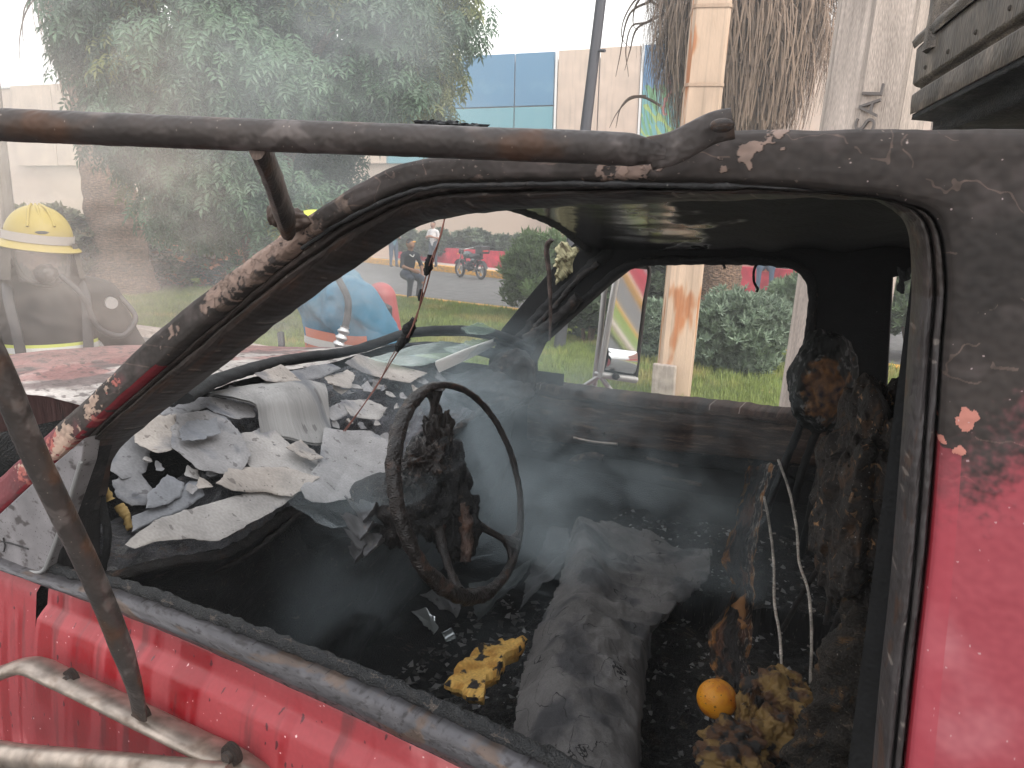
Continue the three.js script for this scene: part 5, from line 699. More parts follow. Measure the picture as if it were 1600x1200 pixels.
// ================================================================ loose things on the dashboard
const ashTex = paint(1024, 1024, (u, v) => { const n = fbm(u * 7, v * 7, 2, 5), g = nz(u * 120, v * 120, 3), f = fbm(u * 30, v * 30, 8, 3), st = sst(fbm(u * 5 + 5, v * 5, 12), 0.06, 0.3); let c = mixc([158, 153, 149], [116, 116, 119], st); if (f > 0.3) c = mixc(c, [96, 90, 88], 0.6); if (nz(u * 90, v * 90, 15) > 0.74) c = [80, 76, 76]; const k = 1 + n * 0.28 + g * 0.08; return [c[0] * k, c[1] * k, c[2] * k, 0.5 + n * 0.4 + g * 0.1]; }, { bump: true });
const mAsh = [[1, 1, 1], [0.82, 0.84, 0.88], [1.08, 1.02, 0.96], [0.6, 0.63, 0.68]].map((c) => mat({ ...ashTex, color: C(...c), bumpScale: 0.003, roughness: 0.85 }));
const mBlueAsh = mat({ ...ashTex, color: C(0.55, 0.6, 0.68), bumpScale: 0.002, roughness: 0.5 });
const flakes = [
  [[[-0.9955,1.2231,-0.0892],[-1.0082,1.2289,-0.1228],[-1.013,1.2311,-0.147],[-1.0129,1.2311,-0.1949],[-1.0083,1.2289,-0.2555],[-1.0009,1.2255,-0.3147],[-0.9653,1.2093,-0.376],[-0.9528,1.2036,-0.3051],[-0.9433,1.1992,-0.1978],[-0.9684,1.2107,-0.1639],[-0.9817,1.2168,-0.1224],[-0.984,1.2178,-0.0934]], 0, 0.016, 'long pale ash sheet along the near edge of the dashboard'],
  [[[-1.0229,1.2236,-0.1108],[-1.052,1.2369,-0.1316],[-1.0538,1.2377,-0.1604],[-1.0524,1.2371,-0.1831],[-1.0762,1.248,-0.2464],[-1.0668,1.2437,-0.2584],[-1.0406,1.2317,-0.2453],[-1.0326,1.228,-0.1952],[-1.0315,1.2275,-0.1489]], 5, 0.008, 'blue-grey cracked sheet beside the long pale ash sheet'],
  [[[-1.0501,1.244,-0.1536],[-1.078,1.2568,-0.1798],[-1.0972,1.2656,-0.2256],[-1.0732,1.2546,-0.2381],[-1.0527,1.2452,-0.2174],[-1.0451,1.2417,-0.1803]], 5, 0.008, 'small rounded blue-grey piece in the near left corner of the dashboard'],
  [[[-1.2087,1.3345,-0.3371],[-1.1966,1.329,-0.4005],[-1.1694,1.3165,-0.4151],[-1.1237,1.2957,-0.4048],[-1.0716,1.2719,-0.3796],[-1.0517,1.2628,-0.3472],[-1.0468,1.2605,-0.3191],[-1.0788,1.2752,-0.2773],[-1.1111,1.2899,-0.2775],[-1.1322,1.2995,-0.2734]], 1, 0.016, 'large pale plate with a darker peeled patch, lying mid-dashboard'],
  [[[-1.193,1.3274,-0.2434],[-1.2125,1.3363,-0.2814],[-1.2025,1.3317,-0.3251],[-1.1657,1.3149,-0.298],[-1.135,1.3009,-0.2665],[-1.1311,1.2991,-0.235],[-1.1732,1.3183,-0.2297]], 2, 0.014, 'cream plate nearest the windscreen pillar'],
  [[[-1.0261,1.2451,-0.2788],[-1.05,1.256,-0.3245],[-1.0402,1.2515,-0.3724],[-1.0136,1.2394,-0.4181],[-0.9645,1.2169,-0.4372],[-0.9582,1.2141,-0.3691],[-0.9874,1.2274,-0.3441],[-1.0068,1.2362,-0.2962]], 2, 0.016, 'pale pointed sheet just above the long ash sheet'],
  [[[-1.1235,1.2856,-0.4198],[-1.1228,1.2852,-0.4944],[-1.0811,1.2662,-0.4872],[-1.0384,1.2467,-0.4957],[-1.0149,1.2359,-0.5252],[-0.9726,1.2166,-0.5186],[-0.9548,1.2085,-0.4668],[-1.0127,1.2349,-0.4252],[-1.0433,1.2489,-0.3751],[-1.0824,1.2668,-0.3921]], 0, 0.014, 'broad pale sheet in the middle of the dashboard, left of the red wire'],
  [[[-1.0628,1.2678,-0.5892],[-1.0017,1.2549,-0.652],[-0.9341,1.234,-0.6356],[-0.895,1.2161,-0.5971],[-0.8835,1.2059,-0.5547],[-0.8929,1.2002,-0.4686],[-0.9112,1.1986,-0.4267],[-0.9312,1.2077,-0.3978],[-0.9514,1.2169,-0.4079],[-0.988,1.2337,-0.4864],[-1.0083,1.243,-0.5183]], 1, 0.03, 'large curved grey sheet against the steering wheel'],
  [[[-1.2243,1.3416,-0.4168],[-1.2379,1.3479,-0.4443],[-1.2156,1.3377,-0.4764],[-1.1857,1.324,-0.4958],[-1.1623,1.3133,-0.4837],[-1.1678,1.3158,-0.4375],[-1.1937,1.3276,-0.4211]], 1, 0.012, 'small pale plate behind the patched plate'],
  [[[-1.2569,1.3505,-0.3512],[-1.2598,1.3519,-0.4158],[-1.248,1.3465,-0.4447],[-1.2245,1.3357,-0.4196],[-1.2172,1.3324,-0.3651],[-1.231,1.3387,-0.3265]], 3, 0.014, 'dull mauve-grey sheet tucked behind the cream plate'],
  [[[-1.2446,1.3759,-0.5715],[-1.2515,1.3791,-0.6484],[-1.1949,1.3532,-0.6452],[-1.2149,1.3624,-0.57]], 2, 0.01, 'bright flat scrap on top of the draped sheet'],
  [[[-1.2448,1.351,-0.878],[-1.2576,1.3569,-0.9443],[-1.219,1.3392,-1.0088],[-1.147,1.3063,-1.0646],[-1.1341,1.3004,-0.9735],[-1.1644,1.3143,-0.9318],[-1.2004,1.3307,-0.8993]], 2, 0.02, 'cream curved panel piece near the far windscreen rubber'],
  [[[-1.22,1.3397,-0.7623],[-1.2209,1.3401,-0.8375],[-1.1976,1.3294,-0.8386],[-1.1684,1.3161,-0.787],[-1.1919,1.3269,-0.7461]], 2, 0.01, 'small bright block beside the draped sheet'],
  [[[-1.0433,1.2689,-0.4581],[-1.0484,1.2712,-0.4985],[-0.9932,1.246,-0.4963],[-0.9959,1.2473,-0.4705]], 2, 0.006, 'bright white sliver beside the red wire'],
  [[[-1.2161,1.3079,-0.1974],[-1.2453,1.3213,-0.2618],[-1.1897,1.2958,-0.2612],[-1.1424,1.2742,-0.2161],[-1.1432,1.2746,-0.1745],[-1.1715,1.2875,-0.1716]], 3, 0.012, 'dark slate scrap in the corner under the windscreen pillar'],
  [[[-1.1407,1.2685,-0.1584],[-1.143,1.2695,-0.2038],[-1.104,1.2517,-0.1984],[-1.0737,1.2378,-0.1714],[-1.0851,1.243,-0.1486],[-1.1121,1.2554,-0.1457]], 3, 0.01, 'brown-grey scrap below the dark slate scrap'],
  [[[-1.2513,1.359,-0.6431],[-1.2601,1.363,-0.7671],[-1.2483,1.3576,-0.8105],[-1.225,1.347,-0.8117],[-1.2172,1.3434,-0.7417],[-1.2223,1.3457,-0.6529]], 3, 0.012, 'grey sheet leaning below the windscreen rubber'],
  [[[-1.1373,1.2919,-0.6624],[-1.136,1.2913,-0.7256],[-1.1067,1.2779,-0.7132],[-1.0941,1.2721,-0.6447]], 1, 0.01, 'rounded grey chip right of the draped sheet'],
  [[[-1.1397,1.293,-0.7299],[-1.127,1.2872,-0.8075],[-1.0841,1.2676,-0.8142],[-1.063,1.2579,-0.7628],[-1.095,1.2725,-0.7103]], 0, 0.012, 'pale chip near the top of the steering wheel, left side'],
];
flakes.forEach(([o, m, c, l], i) => solo('ash_sheet', sheet(o, 0.005, { grow: 1.13, curl: c * 0.25, wrinkle: 0.003, jag: 0.0035, s: i * 5.3, dir: [Math.cos(i * 1.7), 0, Math.sin(i * 1.7)] }), m === 5 ? mBlueAsh : mAsh[m], l, 'burnt sheet', 'broken sheets on the dashboard'));
solo('ash_sheet', sheet([[-1.1508,1.3271,-0.297],[-1.1611,1.3317,-0.3347],[-1.1518,1.3275,-0.3824],[-1.1183,1.3122,-0.3601],[-1.1121,1.3094,-0.3241],[-1.1154,1.3109,-0.2962],[-1.122,1.3139,-0.28]], 0.002, { curl: 0.004, wrinkle: 0.002, jag: 0.006 }), mBlueAsh, 'thin dark peeled patch lying on the large plate', 'burnt sheet', 'broken sheets on the dashboard');
solo('draped_sheet', patch([[[-1.2369,1.3624,-0.4319],[-1.2224,1.3608,-0.5497],[-1.2072,1.3538,-0.6681],[-1.1799,1.3363,-0.7178]], [[-1.1804,1.3516,-0.4627],[-1.1713,1.3524,-0.5366],[-1.164,1.3491,-0.6388],[-1.1481,1.3268,-0.6907]], [[-1.1511,1.3382,-0.4817],[-1.1412,1.3357,-0.5423],[-1.1255,1.3215,-0.6105],[-1.1203,1.2941,-0.6626]], [[-1.136,1.3113,-0.4725],[-1.1208,1.3063,-0.5238],[-1.0981,1.284,-0.5891],[-1.0962,1.2731,-0.6389]], [[-1.1157,1.284,-0.4584],[-1.0968,1.2734,-0.5034],[-1.0582,1.2507,-0.5638],[-1.0807,1.261,-0.6251]]], 40, 40, (p, u, v) => [0, 0.004 * fbm(p.x * 18, p.z * 18, 3), 0], 0.5, 0.005), mat({ ...ashTex, color: C(0.75, 0.77, 0.78), bumpScale: 0.002, roughness: 0.7 }), 'grey vinyl sheet draped and folded over the dashboard', 'burnt sheet');
// crumbs that nothing tells apart
{
  const g = 'small crumbs between the dashboard sheets';
  const pts = [[-1.209,1.3166,-0.7056],[-1.1834,1.3049,-0.703],[-1.1872,1.3067,-0.7738],[-1.1672,1.2976,-0.785],[-1.1749,1.3011,-0.83],[-1.1625,1.2954,-0.8515],[-1.1682,1.298,-0.8969],[-1.148,1.2888,-0.8969],[-1.126,1.2787,-0.8943],[-1.1147,1.2736,-0.804],[-1.1169,1.2746,-0.7593],[-1.0751,1.2555,-0.8023],[-1.0813,1.2583,-0.861],[-1.1039,1.2686,-0.9181],[-1.1187,1.2754,-0.9889],[-1.1215,1.2767,-0.5749],[-1.1135,1.273,-0.6152],[-1.0871,1.2609,-0.6467],[-1.0861,1.2605,-0.6884],[-1.0644,1.2505,-0.7064],[-1.0495,1.2438,-0.7453],[-1.0039,1.2229,-0.7216],[-1.0425,1.2406,-0.626],[-1.1652,1.2966,-0.6214],[-1.1335,1.2821,-0.6071],[-1.0806,1.258,-0.4775],[-1.2995,1.358,-0.5138],[-1.266,1.3427,-0.5264],[-1.0945,1.2643,-0.3464],[-1.0396,1.2392,-0.3587],[-1.0146,1.2278,-0.35],[-1.0689,1.2526,-0.2949],[-1.0825,1.2588,-0.2655],[-1.0498,1.2439,-0.238],[-1.0471,1.2427,-0.2622],[-1.1176,1.2749,-0.2291],[-1.1389,1.2846,-0.2231],[-1.1364,1.2835,-1.0492],[-1.1054,1.2693,-1.0498],[-1.1255,1.2785,-1.1267],[-1.19,1.308,-0.9116],[-1.19,1.308,-0.8732]];
  pts.forEach((p, i) => { const w = rr(0.007, 0.022), a = rnd() * 6.28, o = []; for (let k = 0; k < 5; k++) { const q = a + k * 1.257, r = w * rr(0.6, 1.2); o.push([p[0] + Math.cos(q) * r, p[1] + 0.004 - 0.457 * Math.cos(q) * r + rr(-0.004, 0.008), p[2] + Math.sin(q) * r]); } solo('ash_crumb', sheet(o, 0.004, { n: 24, rings: 3, curl: 0.004, wrinkle: 0.004, jag: 0.003, s: i }), mAsh[i % 4], 'small pale crumb of burnt panel among the dashboard sheets', 'crumb', g); });
}
const mGlass = mat({ color: C(0.8, 0.88, 0.84), transmission: 0.8, roughness: 0.22, thickness: 0, specularIntensity: 1 });
[[[[-1.2252,1.362,-0.9309],[-1.2119,1.376,-1.0958],[-1.1911,1.3765,-1.2254],[-1.1734,1.3484,-1.3397],[-1.15,1.3277,-1.1968],[-1.1688,1.3263,-1.0358]], 'hazy sheet of windscreen glass lying behind the cream panel piece'], [[[-1.1449,1.3653,-1.1557],[-1.1401,1.3732,-1.322],[-1.1256,1.3665,-1.4215],[-1.1075,1.3383,-1.3435],[-1.1167,1.3325,-1.2129]], 'hazy sheet of windscreen glass against the white trim bar'], [[[-1.1093,1.4235,-1.2],[-1.0699,1.4316,-1.24],[-1.051,1.4138,-1.3],[-1.0831,1.396,-1.3],[-1.1125,1.4004,-1.24]], 'small glass piece stuck on top of the windscreen rubber']].forEach(([o, l], i) => solo('glass_sheet', sheet(o, 0.004, { curl: 0.02, wrinkle: 0.006, jag: 0.006, s: i * 3 }), mGlass, l, 'glass', 'broken windscreen glass'));
solo('trim_bar', patch([[[-1.1047,1.317,-1.0826],[-1.104,1.3317,-1.2274],[-1.1123,1.3504,-1.4146]], [[-1.1079,1.3435,-1.0689],[-1.1038,1.3566,-1.2093],[-1.0965,1.3682,-1.3623]], [[-1.1176,1.3429,-1.1147],[-1.1191,1.3585,-1.2693],[-1.1111,1.3699,-1.4038]]], 30, 12, null, 0.5, 0.004), mat({ color: C(0.72, 0.7, 0.66), roughness: 0.3 }), 'white half-round trim bar lying at the far end of the dashboard', 'trim');

// ================================================================ hanging wire with charred clumps
{
  const W = [[-0.6476,1.727,-0.42],[-0.657,1.6957,-0.42],[-0.6808,1.645,-0.43],[-0.7029,1.597,-0.44],[-0.7355,1.5505,-0.46],[-0.7693,1.5066,-0.48],[-0.807,1.4751,-0.5],[-0.8998,1.3968,-0.56],[-1.0072,1.3041,-0.62],[-1.074,1.2225,-0.62],[-1.0947,1.1716,-0.58],[-1.0745,1.1357,-0.5],[-1.0361,1.117,-0.4]];
  const t = thing('hanging_wire', 'thin copper wire with burnt black clumps hanging through the windscreen opening', 'wire', [W[12][0], W[12][1], W[12][2]]);
  const O = (g) => g.translate(-W[12][0], -W[12][1], -W[12][2]);
  const mCu = mat({ color: C(0.3, 0.13, 0.1), roughness: 0.6, metalness: 0.3 });
  part(t, 'strand', O(bar(W, 0.0013, { n: 160, m: 6, lump: 0.4, freq: 60 })), mCu);
  part(t, 'strand', O(bar(W.map((p, i) => [p[0] + 0.004 * Math.sin(i * 1.9), p[1] + 0.002 * Math.cos(i * 2.3), p[2] + 0.004]), 0.0009, { n: 160, m: 6 })), mCu);
  for (const [a, r] of [[[[-0.687,1.6569,-0.43],[-0.6883,1.6427,-0.43],[-0.692,1.6302,-0.43],[-0.6946,1.6239,-0.43]], 0.0055], [[[-0.7163,1.5988,-0.45],[-0.719,1.588,-0.45],[-0.7216,1.5793,-0.45]], 0.004], [[[-0.7525,1.544,-0.48],[-0.7635,1.5275,-0.48],[-0.772,1.5121,-0.48],[-0.7805,1.4942,-0.48]], 0.0088], [[[-0.7793,1.5092,-0.49],[-0.7907,1.4943,-0.49],[-0.7994,1.4819,-0.49]], 0.0065], [[[-0.6464,1.7241,-0.42],[-0.6475,1.7193,-0.42]], 0.003]]) part(t, 'burnt_clump', O(bar([a[0], ...a.slice(1, -1), a.length > 2 ? a[a.length - 1] : [a[1][0], a[1][1], a[1][2]]], (s) => r * (0.55 + 0.6 * Math.sin(s * Math.PI)), { n: 30, m: 12, lump: 1.2, freq: 90 })), mSoot);
}

// ================================================================ on the seat
{
  const clothTex = paint(1024, 1024, (u, v) => { const n = fbm(u * 6, v * 6, 2, 5), g = nz(u * 200, v * 200, 3) * 0.6 + nz(u * 90, v * 95, 5) * 0.4, c0 = Math.abs(nz(u * 11 + n * 1.5, v * 7, 7)), st = sst(fbm(u * 4, v * 4, 9), -0.02, 0.25); let c = mixc([92, 89, 88], [62, 61, 63], st); if (c0 < 0.012 && n > 0) c = [22, 21, 22]; const k = 1 + n * 0.4 + g * 0.16; return [c[0] * k, c[1] * k, c[2] * k, 0.5 + n * 0.5 + g * 0.18 - (c0 < 0.02 ? 0.2 : 0)]; }, { bump: true });
  const g = patch([
    [[-0.6943,0.953,-1.0773],[-0.6609,0.994,-1.0451],[-0.6154,0.969,-1.1289],[-0.5153,0.958,-1.1378],[-0.418,0.95,-1.114],[-0.3442,0.958,-1.1079]], [[-0.6356,0.953,-0.9143],[-0.5878,1.005,-0.8989],[-0.5513,0.958,-0.9844],[-0.4621,0.95,-1.025],[-0.3825,0.95,-1.0133],[-0.3269,0.953,-1.0127]],
    [[-0.5851,0.953,-0.7454],[-0.511,0.997,-0.7616],[-0.4683,0.969,-0.8014],[-0.408,0.956,-0.811],[-0.3578,0.953,-0.816],[-0.3386,0.943,-0.8801]], [[-0.5456,0.958,-0.5692],[-0.479,1.002,-0.604],[-0.428,0.991,-0.6377],[-0.3821,0.98,-0.634],[-0.3589,0.972,-0.6505],[-0.362,0.95,-0.7187]],
    [[-0.5055,0.953,-0.4379],[-0.4456,0.994,-0.4423],[-0.4014,1,-0.4784],[-0.3544,0.991,-0.4899],[-0.3324,0.972,-0.5258],[-0.3382,0.936,-0.6089]], [[-0.4738,0.943,-0.3554],[-0.4138,0.978,-0.352],[-0.3627,0.986,-0.3864],[-0.3235,0.975,-0.4087],[-0.3034,0.961,-0.4428],[-0.3155,0.922,-0.518]],
    [[-0.4291,0.929,-0.2621],[-0.3766,0.956,-0.2543],[-0.3167,0.964,-0.2773],[-0.2848,0.956,-0.3066],[-0.2719,0.943,-0.3395],[-0.2829,0.901,-0.4082]], [[-0.3886,0.915,-0.1874],[-0.3432,0.936,-0.187],[-0.2852,0.95,-0.2024],[-0.2575,0.936,-0.2355],[-0.2431,0.929,-0.2586],[-0.2503,0.887,-0.3138]]],
    130, 170, (p, u, v) => { const e = Math.min(u, 1 - u, v); const r = 0.016 * fbm(p.x * 7 + 2, p.z * 10, 3, 4) + 0.008 * fbm(p.x * 40, p.z * 40, 8, 3), ridge = 0.024 * (0.3 - Math.abs(nz(p.x * 8 + p.z * 6, p.z * 9, 4))) + 0.016 * (0.3 - Math.abs(nz(p.x * 19, p.z * 23 + p.x * 8, 9))) * sst(v, 0.3, 0.5), j = e < 0.02 ? 0.014 * fbm(p.x * 40, p.z * 40, 6) : 0; return [j, r + ridge, j]; }, 0.4, 0.004);
  solo('scorched_cloth', g, mat({ ...clothTex, bumpScale: 0.004, roughness: 0.9 }), 'large crumpled grey scorched cloth spread over the seat', 'cloth');
  solo('scorched_cloth', sheet([[-0.706,0.93,-0.8892],[-0.7332,0.94,-1.0417],[-0.6929,0.95,-1.0624],[-0.6255,0.95,-0.8883],[-0.6185,0.93,-0.7603],[-0.647,0.9,-0.712],[-0.7077,0.9,-0.8447]], 0.004, { jag: 0.01, wrinkle: 0.012, curl: 0.02 }), mat({ ...clothTex, color: C(0.5, 0.55, 0.58), bumpScale: 0.004, roughness: 0.9 }), 'dark flap of cloth left of the cloth ridge', 'cloth');
  const foamTex = paint(256, 256, (u, v) => { const n = fbm(u * 8, v * 8, 2), b = sst(fbm(u * 7 + 3, v * 7, 9, 5), 0.1, 0.2), g = nz(u * 60, v * 60, 3); let c = mixc([206, 164, 88], [176, 128, 58], sst(n, -0.1, 0.3)); c = mixc(c, [36, 32, 30], b); return [c[0] * (1 + g * 0.12), c[1] * (1 + g * 0.12), c[2] * (1 + g * 0.12), 0.5 + n * 0.6]; }, { bump: true });
  solo('foam_slab', sheet([[-0.5957,0.965,-0.3345],[-0.6025,0.965,-0.382],[-0.6058,0.965,-0.4308],[-0.6067,0.965,-0.4629],[-0.5899,0.965,-0.4751],[-0.5813,0.965,-0.502],[-0.5631,0.965,-0.5101],[-0.5459,0.965,-0.535],[-0.5344,0.965,-0.505],[-0.5429,0.965,-0.4537],[-0.5334,0.965,-0.4071],[-0.5513,0.965,-0.3762],[-0.5193,0.965,-0.3362],[-0.543,0.965,-0.3225],[-0.5749,0.965,-0.3406]], 0.026, { jag: 0.008, wrinkle: 0.012, curl: 0.01, uvs: 0.28, n: 120 }), mat({ ...foamTex, bumpScale: 0.01, roughness: 0.9 }), 'melted yellow foam slab at the front edge of the seat', 'foam');
  const or = [-0.1933,0.985,-0.5002], og = new THREE.SphereGeometry(0.031, 48, 32); { const p = og.attributes.position; for (let i = 0; i < p.count; i++) { const v = new THREE.Vector3().fromBufferAttribute(p, i), k = 1 + 0.02 * fbm(v.x * 40, v.y * 40, v.z * 40); p.setXYZ(i, v.x * k, v.y * k * 0.95, v.z * k); } og.computeVertexNormals(); }
  og.translate(...or);
  solo('orange_fruit', og, mat({ ...paint(512, 256, (u, v) => { const g = nz(u * 120, v * 60, 3), n = fbm(u * 6, v * 4, 2), d = nz(u * 40, v * 20, 8) > 0.55 ? 0.6 : 0; const c = mixc([226, 150, 30], [206, 118, 20], sst(n, -0.1, 0.3)), e = mixc(c, [70, 44, 20], d); return [...e, 0.5 + g * 0.5]; }, { bump: true }), bumpScale: 0.001, roughness: 0.35 }), 'whole orange lying on the burnt seat', 'fruit');
  const fo = (x, y, z) => { const n = fbm(x * 22, y * 22, z * 22, 4), m = fbm(x * 60, y * 60, z * 60, 3); let c = mixc([0.2, 0.12, 0.035], [0.075, 0.032, 0.012], sst(n + 0.03, -0.12, 0.1)); c = mixc(c, [0.015, 0.013, 0.012], sst(m + n * 0.8, 0.06, 0.22)); return c; };
  const mF = mat({ vertexColors: true, roughness: 0.75 });
  const t = thing('burnt_foam', 'brown and yellow lump of burnt foam beside the orange', 'foam', [-0.1302,0.93,-0.5548]); const b = t.position;
  const F = (q, r, s) => { const g = lump(q, r, 0.34, 1.7, 5, { s, crack: 0.25 }); colorBy(g, fo); g.translate(-b.x, -b.y, -b.z); part(t, 'foam_lobe', g, mF); };
  F([-0.1089,0.975,-0.5503], [0.05, 0.045, 0.04], 1); F([-0.0801,0.985,-0.5415], [0.036, 0.03, 0.035], 2); F([-0.1436,0.97,-0.5023], [0.022, 0.045, 0.03], 3); F([-0.1501,0.955,-0.4458], [0.05, 0.03, 0.04], 4); F([-0.1113,0.96,-0.485], [0.045, 0.04, 0.04], 5); F([-0.1451,0.95,-0.4019], [0.05, 0.03, 0.04], 6); F([-0.1071,0.99,-0.5936], [0.03, 0.022, 0.02], 7);
  [[[[-1.0422,0.7,-0.8958],[-1.0113,0.73,-0.8895],[-0.9813,0.71,-0.8807],[-0.9473,0.7,-0.8592],[-0.9483,0.69,-0.8433],[-1.006,0.69,-0.8701]], 'bright mirror shard on the dark footwell'], [[[-0.939,0.7,-0.8466],[-0.924,0.71,-0.8707],[-0.8986,0.69,-0.8551],[-0.9175,0.69,-0.8373]], 'dull metal shard beside the bright mirror shard']].forEach(([o, l], i) => solo('mirror_shard', sheet(o, 0.004, { n: 40, jag: 0.006, wrinkle: 0.004, curl: 0.008 }), mat({ color: i ? C(0.4, 0.42, 0.42) : C(0.85, 0.88, 0.88), metalness: 0.7, roughness: 0.25 }), l, 'shard'));
  solo('fallen_panel', sheet([[-1.0278,0.76,-0.9136],[-0.9941,0.78,-0.9296],[-0.9191,0.74,-0.93],[-0.9253,0.72,-0.9152],[-0.9861,0.72,-0.9176]], 0.005, { n: 60, jag: 0.006, wrinkle: 0.008, curl: 0.02 }), mAsh[3], 'grey curved strip under the steering wheel', 'burnt sheet');
  solo('fallen_panel', sheet([[-0.9234,0.76,-0.9751],[-0.8408,0.82,-1.0332],[-0.8039,0.85,-1.0709],[-0.7894,0.82,-1.0001],[-0.8064,0.78,-0.9038],[-0.8708,0.74,-0.8948]], 0.005, { n: 60, jag: 0.006, wrinkle: 0.012, curl: 0.03 }), mat({ ...ashTex, color: C(0.14, 0.17, 0.18), roughness: 0.6, bumpScale: 0.003 }), 'dark bent panel between the steering wheel and the cloth', 'burnt sheet');
}

{ // loose ash and soot chips over the seat and the footwell
  const chip = new THREE.TetrahedronGeometry(0.006, 0); chip.scale(1.3, 0.35, 1);
  const spots = []; for (let i = 0; i < 2600; i++) { const x = rr(-1.1, 0.02), z = rr(-0.12, -1.4), seat = x > -0.66, y = seat ? 0.905 + 0.05 * fbm(x * 7, z * 7, 3, 4) + 0.02 * fbm(x * 26, z * 26, 6, 3) - 0.06 * sst(z, -1.0, -1.4) + 0.003 : 0.525 + 0.004; const k = Math.pow(rnd(), 2) * 0.3 + 0.03; spots.push([[x, y, z], rr(0.3, 1.5) * (seat ? 1 : 1.8), rr(-0.5, 0.5), rnd() * 6.28, rr(-0.5, 0.5), [k, k * 0.97, k * 0.95]]); }
  tag(scatter(scene, 'ash_chips', chip, mat({ roughness: 0.95 }), spots), 'fine grey ash chips strewn over the burnt seat and footwell', 'ash', null, 'stuff');
}

// ================================================================ people
const mBody = mat({ vertexColors: true, roughness: 0.9 });
const skin = [0.32, 0.17, 0.11];
// head with brow, nose, mouth and ears, in local coordinates, facing +z
function headBones(c, s = 1, hair = [0.02, 0.018, 0.016]) {
  const q = (x, y, z) => [c[0] + x * s, c[1] + y * s, c[2] + z * s];
  return [[q(0, 0.045, -0.012), 0.088 * s, q(0, 0.03, 0.02), 0.078 * s, skin], [q(0, -0.035, 0.022), 0.06 * s, q(0, -0.075, 0.035), 0.038 * s, skin], [q(0, 0.015, 0.09), 0.012 * s, q(0, -0.015, 0.105), 0.016 * s, skin], [q(-0.085, 0, 0), 0.016 * s, q(-0.088, -0.03, 0), 0.012 * s, skin], [q(0.085, 0, 0), 0.016 * s, q(0.088, -0.03, 0), 0.012 * s, skin], [q(0, 0.075, -0.03), 0.083 * s, q(0, 0.03, -0.05), 0.08 * s, hair], [q(-0.02, -0.045, 0.082), 0.008 * s, q(0.02, -0.045, 0.082), 0.008 * s, [0.2, 0.08, 0.06]], [q(-0.032, 0.012, 0.08), 0.009 * s, q(-0.026, 0.012, 0.083), 0.009 * s, [0.03, 0.02, 0.02]], [q(0.032, 0.012, 0.08), 0.009 * s, q(0.026, 0.012, 0.083), 0.009 * s, [0.03, 0.02, 0.02]]];
}
function hand(w, d, s, c = skin) { // wrist point, direction, side
  const u = V(d).normalize(), side = V([s, 0, 0.3]).normalize(), b = [], P = (k, l) => [w[0] + u.x * k + side.x * l, w[1] + u.y * k + side.y * l, w[2] + u.z * k + side.z * l];
  b.push([P(0, 0), 0.026, P(0.08, 0), 0.034, c]); [[-0.03, 0.075], [-0.01, 0.09], [0.012, 0.085], [0.032, 0.065]].forEach(([l, n]) => { b.push([P(0.08, l), 0.011, P(0.08 + n * 0.55, l * 1.15), 0.0095, c], [P(0.08 + n * 0.55, l * 1.15), 0.0095, P(0.08 + n, l * 0.8), 0.008, c]); }); b.push([P(0.03, -0.03 * Math.sign(s || 1)), 0.012, P(0.08, -0.062 * Math.sign(s || 1)), 0.01, c]); return b;
}
